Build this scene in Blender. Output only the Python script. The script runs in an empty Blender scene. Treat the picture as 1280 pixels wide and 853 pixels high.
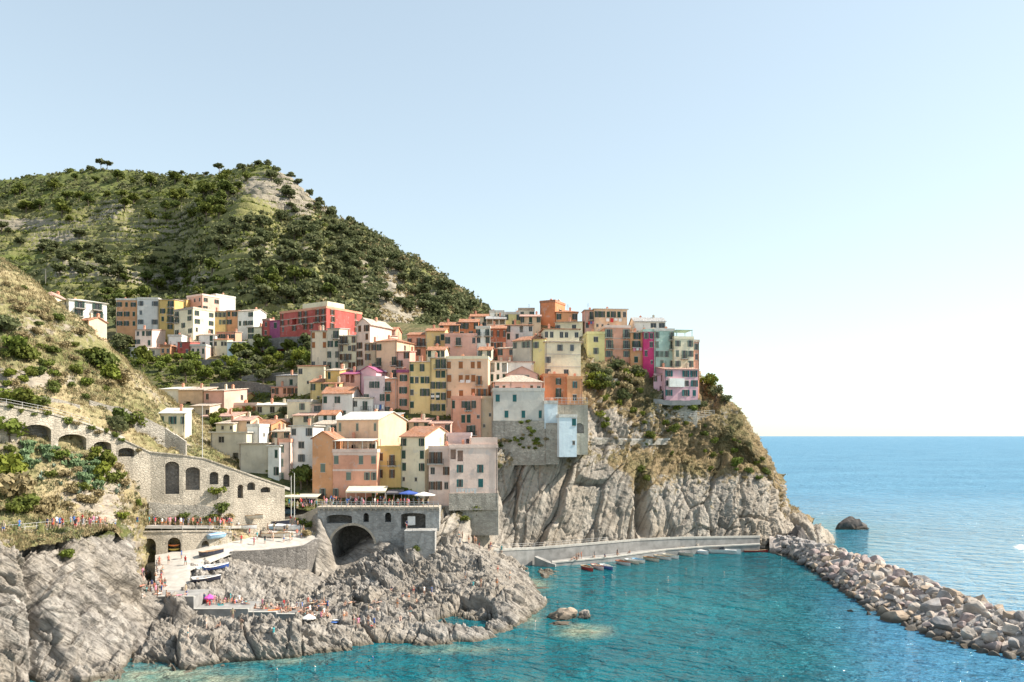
import bpy, math, random
import numpy as np
from mathutils import Vector, Matrix, Euler
from mathutils.bvhtree import BVHTree
from mathutils.geometry import tessellate_polygon

random.seed(7)
RNG = np.random.default_rng(11)
SC = bpy.context.scene
COL = SC.collection
F, CX, HY, CAMZ = 1000.0, 640.0, 545.0, 30.0      # photograph: focal length in pixels, centre column, horizon row, eye height


def P(px, py, D):
    return np.array([(px - CX) * D / F, D, CAMZ - (py - HY) * D / F])


def PZ(px, z, D):
    return np.array([(px - CX) * D / F, D, z])


# ---------------------------------------------------------------- camera
cam_d = bpy.data.cameras.new('camera')
cam = bpy.data.objects.new('camera', cam_d)
COL.objects.link(cam)
cam.location = (0, 0, CAMZ)
cam.rotation_euler = (math.radians(90), 0, 0)
cam_d.sensor_width = 36
cam_d.lens = 36 * F / 1280
cam_d.shift_y = (HY - 426.5) / 1280
cam_d.clip_start = 0.5
cam_d.clip_end = 90000
SC.camera = cam

# ---------------------------------------------------------------- light
SUN_AZ, SUN_EL = math.radians(89), math.radians(43)   # azimuth from +Y towards +X
SKY_GAIN = 1.06
wd = bpy.data.worlds.new('World')
SC.world = wd
wd.use_nodes = True
nt = wd.node_tree
nt.nodes.clear()
sk = nt.nodes.new('ShaderNodeTexSky')
sk.sky_type = 'NISHITA'
sk.sun_disc = False
sk.sun_elevation = SUN_EL
sk.sun_rotation = SUN_AZ
sk.altitude = 0
sk.air_density = 1.0
sk.dust_density = 0.45
sk.ozone_density = 1.0
bg = nt.nodes.new('ShaderNodeBackground')
bg.inputs[1].default_value = 0.15
wo = nt.nodes.new('ShaderNodeOutputWorld')
hs = nt.nodes.new('ShaderNodeHueSaturation')
hs.inputs['Saturation'].default_value = 0.84
hs.inputs['Value'].default_value = 1.0
gm = nt.nodes.new('ShaderNodeGamma')
gm.inputs[1].default_value = 0.56
tn = nt.nodes.new('ShaderNodeMix')
tn.data_type = 'RGBA'
tn.blend_type = 'MULTIPLY'
tn.inputs[0].default_value = 1.0
tn.inputs[7].default_value = (SKY_GAIN * .945, SKY_GAIN, SKY_GAIN * .965, 1)
nt.links.new(sk.outputs[0], hs.inputs['Color'])
nt.links.new(hs.outputs[0], gm.inputs[0])
nt.links.new(gm.outputs[0], tn.inputs[6])
nt.links.new(tn.outputs[2], bg.inputs[0])
nt.links.new(bg.outputs[0], wo.inputs[0])
sl = bpy.data.lights.new('sun', 'SUN')
sl.energy = 3.3
sl.angle = math.radians(0.5)
sl.color = (1.0, 0.92, 0.80)
so = bpy.data.objects.new('sun', sl)
COL.objects.link(so)
sdir = Vector((math.sin(SUN_AZ) * math.cos(SUN_EL), math.cos(SUN_AZ) * math.cos(SUN_EL), math.sin(SUN_EL)))
so.rotation_euler = (-sdir).to_track_quat('-Z', 'Y').to_euler()
so.location = (300, 0, 300)
SC.view_settings.view_transform = 'Standard'
SC.view_settings.look = 'None'
SC.view_settings.exposure = 1.5
SC.view_settings.gamma = 1
SC.render.engine = 'CYCLES'
SC.cycles.max_bounces = 5
SC.cycles.diffuse_bounces = 3
SC.cycles.glossy_bounces = 3
SC.cycles.transmission_bounces = 3
SC.cycles.transparent_max_bounces = 6
SC.cycles.use_denoising = True


# ---------------------------------------------------------------- numpy noise
def _hash(ix, iy, iz, seed):
    h = (ix.astype(np.int64) * 374761393 + iy.astype(np.int64) * 668265263 + iz.astype(np.int64) * 2147483647 + seed * 144665) & 0xffffffff
    h = ((h ^ (h >> 13)) * 1274126177) & 0xffffffff
    h = (h ^ (h >> 16))
    h = (h * 2246822519) & 0xffffffff
    return ((h ^ (h >> 15)) & 0xffffff) / float(0xffffff)


def vn(p, seed=0):
    i = np.floor(p).astype(np.int64)
    f = p - i
    f = f * f * f * (f * (f * 6 - 15) + 10)
    r = 0
    for dx in (0, 1):
        wx = f[..., 0] if dx else 1 - f[..., 0]
        for dy in (0, 1):
            wy = f[..., 1] if dy else 1 - f[..., 1]
            for dz in (0, 1):
                wz = f[..., 2] if dz else 1 - f[..., 2]
                r = r + wx * wy * wz * _hash(i[..., 0] + dx, i[..., 1] + dy, i[..., 2] + dz, seed)
    return r * 2 - 1


def fbm(p, octv=4, seed=0, gain=0.5):
    a, s, r = 1.0, 1.0, 0
    for k in range(octv):
        r = r + a * vn(p * s + 17.3 * k, seed + k)
        a *= gain
        s *= 2.07
    return r


def ridged(p, octv=3, seed=0):
    a, s, r = 1.0, 1.0, 0
    for k in range(octv):
        r = r + a * (1 - 2 * np.abs(vn(p * s + 9.1 * k, seed + k)))
        a *= 0.5
        s *= 2.1
    return r


def cell(p, seed=0):
    """nearest Voronoi site: distances f1, f2, random id, and a randomly tilted plane through the site (broken rock faces)"""
    i = np.floor(p).astype(np.int64)
    f1 = np.full(p.shape[:-1], 9.0)
    f2 = np.full(p.shape[:-1], 9.0)
    cid = np.zeros(p.shape[:-1])
    tilt = np.zeros(p.shape[:-1])
    for dx in (-1, 0, 1):
        for dy in (-1, 0, 1):
            for dz in (-1, 0, 1):
                a, b, c = i[..., 0] + dx, i[..., 1] + dy, i[..., 2] + dz
                q = np.stack([a + _hash(a, b, c, seed), b + _hash(a, b, c, seed + 1), c + _hash(a, b, c, seed + 2)], -1)
                e = p - q
                d = np.sqrt((e ** 2).sum(-1))
                h = _hash(a, b, c, seed + 3)
                t = e[..., 0] * (_hash(a, b, c, seed + 4) - .5) + e[..., 1] * (_hash(a, b, c, seed + 5) - .5) + e[..., 2] * (_hash(a, b, c, seed + 6) - .5)
                near = d < f1
                f2 = np.where(near, f1, np.minimum(f2, d))
                cid = np.where(near, h, cid)
                tilt = np.where(near, t, tilt)
                f1 = np.where(near, d, f1)
    return f1, f2, cid, tilt


def sstep(a, b, x):
    t = np.clip((x - a) / (b - a), 0, 1)
    return t * t * (3 - 2 * t)


# ---------------------------------------------------------------- mesh helpers
def mesh_np(name, V, Fq, mats, smooth=False, attrs=None, midx=None):
    """mesh from numpy verts (n,3) and a list / array of faces"""
    me = bpy.data.meshes.new(name)
    V = np.asarray(V, dtype=np.float32)
    if isinstance(Fq, np.ndarray) and Fq.ndim == 2:
        nf, k = Fq.shape
        me.vertices.add(len(V))
        me.vertices.foreach_set('co', V.ravel())
        me.loops.add(nf * k)
        me.loops.foreach_set('vertex_index', Fq.astype(np.int32).ravel())
        me.polygons.add(nf)
        me.polygons.foreach_set('loop_start', np.arange(0, nf * k, k, dtype=np.int32))
        me.polygons.foreach_set('loop_total', np.full(nf, k, dtype=np.int32))
        me.update(calc_edges=True)
    else:
        me.from_pydata([tuple(map(float, v)) for v in V], [], [tuple(int(i) for i in f) for f in Fq])
        me.update()
    for m in (mats if isinstance(mats, (list, tuple)) else [mats]):
        me.materials.append(m)
    if midx is not None:
        me.polygons.foreach_set('material_index', np.asarray(midx, dtype=np.int32))
    if smooth:
        me.polygons.foreach_set('use_smooth', np.ones(len(me.polygons), dtype=bool))
    for k2, v in (attrs or {}).items():
        a = me.attributes.new(k2, 'FLOAT', 'POINT')
        a.data.foreach_set('value', np.asarray(v, dtype=np.float32).ravel())
    return me


def link(name, me, parent=None, loc=None, rotz=None):
    o = bpy.data.objects.new(name, me)
    COL.objects.link(o)
    if parent is not None:
        o.parent = parent
    if loc is not None:
        o.location = [float(c) for c in loc]
    if rotz is not None:
        o.rotation_euler = (0, 0, rotz)
    return o


def tag(o, label=None, cat=None, group=None, kind=None):
    if label:
        o['label'] = label
    if cat:
        o['category'] = cat
    if group:
        o['group'] = group
    if kind:
        o['kind'] = kind
    return o


class MB:
    """collects boxes, tubes and polygons of one part"""
    def __init__(s):
        s.v, s.f, s.m = [], [], []

    def poly(s, pts, mi=0):
        b = len(s.v)
        s.v += [tuple(map(float, p)) for p in pts]
        s.f.append(tuple(range(b, b + len(pts))))
        s.m.append(mi)

    def box(s, x0, x1, y0, y1, z0, z1, mi=0):
        b = len(s.v)
        s.v += [(x0, y0, z0), (x1, y0, z0), (x1, y1, z0), (x0, y1, z0), (x0, y0, z1), (x1, y0, z1), (x1, y1, z1), (x0, y1, z1)]
        for q in ((0, 3, 2, 1), (4, 5, 6, 7), (0, 1, 5, 4), (1, 2, 6, 5), (2, 3, 7, 6), (3, 0, 4, 7)):
            s.f.append(tuple(b + i for i in q))
            s.m.append(mi)

    def tube(s, pts, r, n=6, mi=0, cap=True):
        pts = [Vector(p) for p in pts]
        rs = r if isinstance(r, (list, tuple)) else [r] * len(pts)
        b = len(s.v)
        for i, p in enumerate(pts):
            d = (pts[min(i + 1, len(pts) - 1)] - pts[max(i - 1, 0)]).normalized()
            a = d.cross(Vector((0.3, 0.2, 1)) if abs(d.z) < .9 else Vector((1, 0.1, 0))).normalized()
            c = d.cross(a)
            for k in range(n):
                t = 2 * math.pi * k / n
                s.v.append(tuple(p + (a * math.cos(t) + c * math.sin(t)) * rs[i]))
        for i in range(len(pts) - 1):
            for k in range(n):
                k2 = (k + 1) % n
                s.f.append((b + i * n + k, b + i * n + k2, b + (i + 1) * n + k2, b + (i + 1) * n + k))
                s.m.append(mi)
        if cap:
            s.f.append(tuple(b + k for k in range(n))[::-1])
            s.f.append(tuple(b + (len(pts) - 1) * n + k for k in range(n)))
            s.m += [mi, mi]

    def prism(s, outline, holes, y0, y1, mi=0, back=True):
        """polygon with holes in the XZ plane, given a thickness y0 (front) .. y1 (back)"""
        loops = [[Vector((x, z, 0)) for x, z in outline]] + [[Vector((x, z, 0)) for x, z in h] for h in holes]
        flat = [p for l in loops for p in l]
        for tri in tessellate_polygon(loops):
            t = [flat[i] for i in tri]
            ar = (t[1] - t[0]).cross(t[2] - t[0]).z
            if ar < 0:
                t = t[::-1]
            s.poly([(p.x, y0, p.y) for p in t], mi)
            if back:
                s.poly([(p.x, y1, p.y) for p in t[::-1]], mi)
        for l in loops:
            for i in range(len(l)):
                a, c = l[i], l[(i + 1) % len(l)]
                s.poly([(a.x, y0, a.y), (c.x, y0, c.y), (c.x, y1, c.y), (a.x, y1, a.y)], mi)

    def mesh(s, name, mats, smooth=False):
        me = bpy.data.meshes.new(name)
        me.from_pydata(s.v, [], s.f)
        for m in (mats if isinstance(mats, (list, tuple)) else [mats]):
            me.materials.append(m)
        me.polygons.foreach_set('material_index', s.m)
        if smooth:
            me.polygons.foreach_set('use_smooth', [True] * len(s.f))
        me.update()
        return me

    def build(s, name, mats, parent=None, loc=None, rotz=None, smooth=False):
        return link(name, s.mesh(name, mats, smooth), parent, loc, rotz)


def empty(name, loc=(0, 0, 0), rotz=0):
    o = bpy.data.objects.new(name, None)
    COL.objects.link(o)
    o.location = [float(c) for c in loc]
    o.rotation_euler = (0, 0, rotz)
    return o


def copy_tree(o, parent=None):
    c = o.copy()
    COL.objects.link(c)
    c.parent = parent
    for ch in list(o.children):
        copy_tree(ch, c)
    return c


# ---------------------------------------------------------------- materials
MAT = {}


class Nodes:
    def __init__(s, name):
        s.m = bpy.data.materials.new(name)
        s.m.use_nodes = True
        s.t = s.m.node_tree
        s.b = s.t.nodes['Principled BSDF']
        s.b.inputs['Specular IOR Level'].default_value = 0.25
        s.geo = None

    def n(s, typ, **kw):
        nd = s.t.nodes.new(typ)
        for k, v in kw.items():
            if k.startswith('i_'):
                key = k[2:]
                sock = nd.inputs[int(key)] if key.isdigit() else nd.inputs[key]
                if isinstance(v, bpy.types.NodeSocket):
                    s.t.links.new(v, sock)
                else:
                    sock.default_value = v
            else:
                setattr(nd, k, v)
        return nd

    def pos(s, scale=(1, 1, 1), rot=(0, 0, 0), obj=False):
        if obj:
            src = s.n('ShaderNodeTexCoord').outputs['Object']
        else:
            src = s.n('ShaderNodeNewGeometry').outputs['Position']
        if any(rot):                                  # turn first, then stretch along the turned axes
            mr = s.n('ShaderNodeMapping')
            s.t.links.new(src, mr.inputs[0])
            mr.inputs['Rotation'].default_value = rot
            src = mr.outputs[0]
        mp = s.n('ShaderNodeMapping')
        s.t.links.new(src, mp.inputs[0])
        mp.inputs['Scale'].default_value = scale
        return mp.outputs[0]

    def noise(s, vec, scale=1, detail=4, rough=.55, dist=0):
        nd = s.n('ShaderNodeTexNoise')
        s.t.links.new(vec, nd.inputs['Vector'])
        nd.inputs['Scale'].default_value = scale
        nd.inputs['Detail'].default_value = detail
        nd.inputs['Roughness'].default_value = rough
        nd.inputs['Distortion'].default_value = dist
        return nd.outputs[0]

    def ramp(s, fac, stops, interp='LINEAR'):
        nd = s.n('ShaderNodeValToRGB')
        nd.color_ramp.interpolation = interp
        el = nd.color_ramp.elements
        while len(el) < len(stops):
            el.new(0.5)
        for e, (p, c) in zip(el, stops):
            e.position = p
            e.color = (c, c, c, 1) if isinstance(c, (int, float)) else (*c, 1)
        s.t.links.new(fac, nd.inputs[0])
        return nd.outputs[0]

    def mix(s, fac, a, b, typ='MIX'):
        nd = s.n('ShaderNodeMix', data_type='RGBA', blend_type=typ)
        for sock, v in ((nd.inputs[0], fac), (nd.inputs[6], a), (nd.inputs[7], b)):
            if isinstance(v, bpy.types.NodeSocket):
                s.t.links.new(v, sock)
            elif isinstance(v, (int, float)):
                sock.default_value = v
            else:
                sock.default_value = (*v, 1)
        return nd.outputs[2]

    def math(s, op, a, b=0.0):
        nd = s.n('ShaderNodeMath', operation=op)
        for sock, v in ((nd.inputs[0], a), (nd.inputs[1], b)):
            if isinstance(v, bpy.types.NodeSocket):
                s.t.links.new(v, sock)
            else:
                sock.default_value = v
        return nd.outputs[0]

    def attr(s, name):
        nd = s.n('ShaderNodeAttribute')
        nd.attribute_name = name
        return nd.outputs['Fac']

    def color(s, c):
        if isinstance(c, bpy.types.NodeSocket):
            s.t.links.new(c, s.b.inputs['Base Color'])
        else:
            s.b.inputs['Base Color'].default_value = (*c, 1)

    def rough(s, r):
        if isinstance(r, bpy.types.NodeSocket):
            s.t.links.new(r, s.b.inputs['Roughness'])
        else:
            s.b.inputs['Roughness'].default_value = r

    def bump(s, h, dist=.1, strength=1.0):
        nd = s.n('ShaderNodeBump')
        nd.inputs['Distance'].default_value = dist
        nd.inputs['Strength'].default_value = strength
        s.t.links.new(h, nd.inputs['Height'])
        s.t.links.new(nd.outputs[0], s.b.inputs['Normal'])
        return nd


def simple(name, c, rough=.8, spec=.25, var=0.12, scale=1.5, metal=0):
    if name in MAT:
        return MAT[name]
    N = Nodes(name)
    nz = N.noise(N.pos(), scale, 3)
    lo = tuple(x * (1 - var) for x in c)
    hi = tuple(min(1, x * (1 + var)) for x in c)
    N.color(N.ramp(nz, [(.3, lo), (.7, hi)]))
    N.rough(rough)
    N.b.inputs['Specular IOR Level'].default_value = spec
    N.b.inputs['Metallic'].default_value = metal
    MAT[name] = N.m
    return N.m


def plaster(name, c):
    if name in MAT:
        return MAT[name]
    N = Nodes(name)
    p = N.pos()
    big = N.noise(p, .22, 5, .62)
    mid = N.noise(N.pos((.7, .7, .5)), 1.0, 5, .65, .5)
    fine = N.noise(p, 2.2, 4, .6)
    streak = N.noise(N.pos((.8, .8, .12)), 1.0, 6, .7)
    c0 = N.ramp(big, [(.28, tuple(x * .74 for x in c)), (.5, c), (.72, tuple(min(.85, x * 1.1 + .03) for x in c))])
    c1 = N.mix(N.ramp(streak, [(.52, 0.0), (.75, .38)]), c0, tuple(x * .5 + .03 for x in c))
    c1 = N.mix(N.ramp(mid, [(.60, 0.0), (.64, .55)]), c1, tuple(x * .45 + .25 for x in c))     # faded or bare patches
    c1 = N.mix(N.ramp(mid, [(.30, .5), (.36, 0.0)]), c1, tuple(x * .62 for x in c))            # damp patches
    c2 = N.mix(N.ramp(fine, [(.6, 0.0), (.8, .3)]), c1, tuple(x * .6 + .2 for x in c))
    N.color(c2)
    N.rough(.92)
    N.b.inputs['Specular IOR Level'].default_value = .12
    N.bump(N.math('ADD', fine, mid), .04)
    MAT[name] = N.m
    return N.m


def tiles(name, c):
    if name in MAT:
        return MAT[name]
    N = Nodes(name)
    po = N.pos(obj=True)
    cellv = N.n('ShaderNodeTexVoronoi', i_Scale=3.0, i_Vector=po)
    big = N.noise(po, .5, 4)
    c0 = N.ramp(cellv.outputs['Color'], [(.0, tuple(x * .65 for x in c)), (.5, c), (1, tuple(min(.85, x * 1.25 + .04) for x in c))])
    c1 = N.mix(N.ramp(big, [(.45, 0.0), (.7, .5)]), c0, tuple(x * .5 + .22 for x in c))
    N.color(c1)
    N.rough(.85)
    wv = N.n('ShaderNodeTexWave', i_Scale=2.2, i_Vector=po)
    N.bump(wv.outputs['Fac'], .08)
    MAT[name] = N.m
    return N.m


def stonework(name, c, sc=1.5, var=.35, mortar=.5):
    if name in MAT:
        return MAT[name]
    N = Nodes(name)
    p = N.pos((1, 1, 1.6))
    v = N.n('ShaderNodeTexVoronoi', i_Scale=sc, i_Vector=p)
    e = N.n('ShaderNodeTexVoronoi', feature='DISTANCE_TO_EDGE', i_Scale=sc, i_Vector=p)
    big = N.noise(p, .18, 5, .6)
    c0 = N.ramp(v.outputs['Color'], [(0, tuple(x * (1 - var) for x in c)), (1, tuple(min(.8, x * (1 + var)) for x in c))])
    c1 = N.mix(N.ramp(e.outputs[0], [(.0, mortar), (.09, 0.0)]), c0, tuple(x * .6 for x in c))
    drip = N.noise(N.pos((.8, .8, .09)), 1.0, 5, .65)
    c2 = N.mix(N.ramp(big, [(.40, 0.0), (.66, .65)]), c1, tuple(x * .58 for x in c))
    c2 = N.mix(N.ramp(drip, [(.5, 0.0), (.7, .6)]), c2, tuple(x * .45 for x in c))
    rep = N.noise(N.pos((.35, .35, .35)), 1.0, 5, .7, .6)
    c2 = N.mix(N.ramp(rep, [(.55, 0.0), (.62, .7)]), c2, tuple(min(.75, x * 1.12 + .03) for x in c))
    N.color(c2)
    N.rough(.92)
    N.bump(N.ramp(e.outputs[0], [(0, 0.0), (.12, 1.0)]), .06)
    MAT[name] = N.m
    return N.m


def rockmat(name, light, dark, warm, strata_rot=(0, 0, 0), strata_scale=(.25, .25, 1.4), veg=None, bump=.5):
    """weathered rock; the attribute 'veg' covers it with the vegetation colours, 'dry' makes those dry"""
    N = Nodes(name)
    p = N.pos()
    st = N.noise(N.pos(strata_scale, strata_rot), 1.0, 6, .65, .6)
    big = N.noise(p, .07, 4, .6)
    mid = N.noise(p, .6, 6, .65)
    e = N.n('ShaderNodeTexVoronoi', feature='DISTANCE_TO_EDGE', i_Scale=.35, i_Vector=N.pos(strata_scale, strata_rot))
    c0 = N.ramp(st, [(.32, dark), (.48, tuple((a + b) / 2 for a, b in zip(light, dark))), (.62, light)])
    c1 = N.mix(N.ramp(big, [(.4, 0.0), (.66, .6)]), c0, warm)
    c2 = N.mix(N.ramp(mid, [(.3, .5), (.5, 0.0)]), c1, tuple(x * .45 for x in dark))
    c2 = N.mix(N.ramp(e.outputs[0], [(.0, .55), (.035, 0.0)]), c2, tuple(x * .35 for x in dark))
    h = N.math('ADD', N.math('MULTIPLY', st, 1.2), mid)
    if veg:
        g, d = veg
        nz = N.noise(p, .45, 5, .65)
        nf = N.noise(p, 1.8, 4, .6)
        gc = N.ramp(nz, [(.3, tuple(x * .6 for x in g)), (.6, g), (.75, tuple(x * 1.5 for x in g))])
        dc = N.ramp(nf, [(.3, tuple(x * .6 for x in d)), (.6, d), (.75, tuple(min(.7, x * 1.35) for x in d))])
        vc = N.mix(N.math('ADD', N.attr('dry'), N.math('MULTIPLY', N.math('SUBTRACT', nz, .5), 1.6)), gc, dc)
        f = N.math('ADD', N.attr('veg'), N.math('MULTIPLY', N.math('SUBTRACT', mid, .5), 1.3))
        c2 = N.mix(N.ramp(f, [(.42, 0.0), (.58, 1.0)]), c2, vc)
    # tide line: dark algae right at the water
    sep = N.n('ShaderNodeSeparateXYZ', i_0=p)
    tide = N.math('ADD', sep.outputs[2], N.math('MULTIPLY', mid, -1.2))
    c2 = N.mix(N.ramp(N.math('MULTIPLY', N.math('ADD', tide, 1.0), .5), [(.28, .75), (.6, 0.0)]), c2, (.09, .075, .05))
    N.color(c2)
    N.rough(.93)
    N.b.inputs['Specular IOR Level'].default_value = .12
    N.bump(h, bump)
    MAT[name] = N.m
    return N.m


def leafmat(name, c, var=.5, trans=.25, dry=None):
    """foliage: each leaf clump and each plant has its own green"""
    N = Nodes(name)
    p = N.pos()
    nz = N.noise(p, 1.1, 4, .7)
    oi = N.n('ShaderNodeObjectInfo').outputs['Random']
    hi = tuple(min(.6, x * (1 + var)) for x in c)
    lo = tuple(x * (1 - var) for x in c)
    c0 = N.ramp(nz, [(.3, lo), (.5, c), (.72, hi)])
    c1 = N.mix(N.ramp(oi, [(0, 0.0), (1, .55)]), c0, dry or tuple(x * y for x, y in zip(c, (1.7, 1.35, .8))))
    N.color(c1)
    N.rough(.75)
    N.b.inputs['Specular IOR Level'].default_value = .15
    tr = N.n('ShaderNodeBsdfTranslucent')
    N.t.links.new(c1, tr.inputs[0])
    mx = N.n('ShaderNodeMixShader')
    mx.inputs[0].default_value = trans
    N.t.links.new(N.b.outputs[0], mx.inputs[1])
    N.t.links.new(tr.outputs[0], mx.inputs[2])
    out = [n for n in N.t.nodes if n.type == 'OUTPUT_MATERIAL'][0]
    N.t.links.new(mx.outputs[0], out.inputs[0])
    MAT[name] = N.m
    return N.m
# ---------------------------------------------------------------- terrain sheets from control nets
def herm(T, Y, t):
    T = np.asarray(T, float)
    Y = np.asarray(Y, float)
    d = (Y[1:] - Y[:-1]) / (T[1:] - T[:-1]).reshape((-1,) + (1,) * (Y.ndim - 1))
    m = np.empty_like(Y)
    m[0], m[-1] = d[0], d[-1]
    m[1:-1] = (d[1:] + d[:-1]) / 2 * .8
    k = np.clip(np.searchsorted(T, t, side='right') - 1, 0, len(T) - 2)
    h = (T[k + 1] - T[k])
    u = (t - T[k]) / h
    sh = (-1,) + (1,) * (Y.ndim - 1)
    u, h = u.reshape(sh), h.reshape(sh)
    return ((2 * u**3 - 3 * u**2 + 1) * Y[k] + (u**3 - 2 * u**2 + u) * h * m[k] + (-2 * u**3 + 3 * u**2) * Y[k + 1] + (u**3 - u**2) * h * m[k + 1])


SHEETS = {}


class Sheet:
    pass


def sheet(name, cols, nu, nv, mat, disp=None, veg=None, dry=None, smooth=True, label_kind='structure', post=None):
    px = [c[0] for c in cols]
    C = []
    for x, rows in cols:
        r = []
        for row in rows:
            if len(row) == 2:
                r.append(P(x, row[0], row[1]))
            else:
                r.append(PZ(x, row[1], row[2]))
        C.append(r)
    C = np.array(C)                                   # nc, nr, 3
    seg = np.sqrt(((C[:, 1:] - C[:, :-1]) ** 2).sum(-1)).mean(0)
    T = np.concatenate([[0], np.cumsum(np.maximum(seg, .3))])
    tv = np.linspace(0, T[-1], nv)
    G = herm(T, C.transpose(1, 0, 2), tv)             # nv, nc, 3
    tu = np.linspace(px[0], px[-1], nu)
    G = herm(px, G.transpose(1, 0, 2), tu)            # nu, nv, 3

    def normals(G):
        du = np.gradient(G, axis=0)
        dv = np.gradient(G, axis=1)
        n = np.cross(du, dv)
        n /= np.linalg.norm(n, axis=-1, keepdims=True) + 1e-9
        n[n[..., 2] < -0.2] *= -1
        return n
    if post:
        G = post(G, tv, T)
    N_ = normals(G)
    if disp:
        G = G + N_ * disp(G, N_)[..., None]
        N_ = normals(G)
    S = Sheet()
    S.G, S.N = G, N_
    S.px = CX + G[..., 0] / G[..., 1] * F
    S.py = HY - (G[..., 2] - CAMZ) / G[..., 1] * F
    idx = np.arange(nu * nv).reshape(nu, nv)
    q = np.stack([idx[:-1, :-1], idx[1:, :-1], idx[1:, 1:], idx[:-1, 1:]], -1).reshape(-1, 4)
    at = {}
    at['veg'] = veg(S) if veg else np.zeros((nu, nv))
    at['dry'] = dry(S) if dry else np.zeros((nu, nv))
    S.veg = at['veg']
    me = mesh_np(name, G.reshape(-1, 3), q, mat, smooth, at)
    S.o = tag(link(name, me), kind=label_kind)
    S.bvh = BVHTree.FromPolygons([Vector(v) for v in G.reshape(-1, 3)], [tuple(f) for f in q.tolist()])
    SHEETS[name] = S
    return S


EYE = Vector((0, 0, CAMZ))


def hit(px, py, names=None):
    d = Vector(P(px, py, 1.0)) - EYE
    best = None
    for k, S in SHEETS.items():
        if names and k not in names:
            continue
        r = S.bvh.ray_cast(EYE, d)
        if r[0] is not None and (best is None or r[3] < best[0]):
            best = (r[3], r[0], r[1])
    return best


def drop(x, y, names=None, top=400):
    best = None
    for k, S in SHEETS.items():
        if names and k not in names:
            continue
        r = S.bvh.ray_cast(Vector((x, y, top)), Vector((0, 0, -1)))
        if r[0] is not None and (best is None or r[0].z > best):
            best = r[0].z
    return best


def rotm(ax, ay):
    return np.array(Euler((ax, ay, 0)).to_matrix())


def blob(S, x, y, rx, ry):
    return np.exp(-((S.px - x) / rx) ** 2 - ((S.py - y) / ry) ** 2)


def rockdisp(rot, amp=1.0, size=1.0, seed=0, strata=1.0, thin=2.2):
    R = rotm(*rot)
    th = np.array([1, 1, thin])

    def f(G, N_):
        w = np.stack([fbm(G * .22, 2, seed + 60), fbm(G * .22, 2, seed + 63), fbm(G * .22, 2, seed + 66)], -1)
        q = (G + .35 * w) @ R.T
        f1, f2, c1, t1 = cell(q * .10 * th / size, seed)
        g1, g2, c2, t2 = cell(q * .27 * th / size, seed + 11)
        h1, h2, c3, t3 = cell(q * .8 * th / size, seed + 23)
        k1, k2, c4, t4 = cell(q * 1.7 * th / size, seed + 27)
        d = 3.0 * (c1 - .5) + 4.5 * t1 - 1.5 * (1 - sstep(0, .05, f2 - f1))
        d = d + 1.2 * (c2 - .5) + 2.2 * t2 - .8 * (1 - sstep(0, .07, g2 - g1))
        d = d + .8 * (c3 - .5) + 1.4 * t3 - .25 * (1 - sstep(0, .09, h2 - h1))
        d = d + .32 * (c4 - .5) + .6 * t4
        # layered ledges: each bed juts out and is undercut
        lay = q[..., 2] / (1.15 * size) + .5 * fbm(G * .12, 3, seed + 40)
        fr = lay - np.floor(lay)
        d = d + strata * .75 * (fr - .5) * (.5 + vn(G * .2, seed + 41))
        lay = q[..., 2] / .42 + .8 * fbm(G * .3, 2, seed + 43)
        fr = lay - np.floor(lay)
        d = d + strata * .24 * (fr - .5)
        d = d + 1.6 * fbm(G * .06, 3, seed + 9) + .07 * fbm(G * 1.6, 2, seed + 30)
        return amp * d
    return f


def slabdisp(amp, seed, tilt=.36):
    c, sn = math.cos(tilt), math.sin(tilt)

    def f(G, N_):
        x, y, z = G[..., 0], G[..., 1], G[..., 2]
        w = fbm(G * .07, 2, seed + 3)
        u = x * c - z * sn + 1.8 * w                    # across the slabs
        v = x * sn + z * c                              # along them, down to the left
        q = np.stack([u / 7.5, y / 22, v / 34], -1)
        f1, f2, c1, t1 = cell(q, seed)
        q2 = np.stack([u / 2.4, y / 9, v / 12], -1)
        g1, g2, c2, t2 = cell(q2, seed + 11)
        h1, h2, c3, t3 = cell(G / 1.5, seed + 21)
        d = 2.2 * (c1 - .5) + 2.6 * t1 - 1.5 * (1 - sstep(0, .06, f2 - f1))
        d = d + .75 * (c2 - .5) + .9 * t2 - .45 * (1 - sstep(0, .08, g2 - g1))
        d = d + .22 * (c3 - .5) + .35 * t3 + 1.1 * fbm(G * .06, 3, seed + 30) + .09 * fbm(G * 1.2, 2, seed + 33)
        return amp * d
    return f


M_CLIFF = rockmat('cliff rock', (.40, .36, .31), (.205, .182, .158), (.36, .30, .23), (0, math.radians(-111), 0), (.035, .10, .62), veg=((.095, .105, .04), (.27, .20, .115)))
M_SHORE = rockmat('shore rock', (.37, .34, .305), (.155, .14, .125), (.31, .265, .21), (math.radians(25), math.radians(-30), 0), (.22, .22, 1.1), veg=((.13, .14, .05), (.36, .27, .14)))
M_SLOPE = rockmat('slope earth', (.38, .335, .28), (.22, .185, .145), (.35, .29, .21), veg=((.125, .145, .045), (.37, .30, .175)), bump=.3)
M_HILL = rockmat('hill earth', (.36, .32, .26), (.20, .175, .14), (.30, .26, .19), veg=((.14, .16, .05), (.235, .225, .095)), bump=.4)


# --- the mountain behind the village
def hillcol(px, ridge, D, foot=(470, 290)):
    fy, fd = foot
    r = []
    for t, b in ((0, 0), (.2, .05), (.4, -.02), (.6, .0), (.8, .02), (.93, .02), (1, 0)):
        py = fy + (ridge - fy) * (t + b * .5)
        r.append((py, fd + (D - fd) * t ** 1.12))
    zr = CAMZ - (ridge - HY) * D / F
    r.append((0, zr - 6, D + 40))
    r.append((0, zr - 60, D + 160))
    return (px, r)


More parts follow.
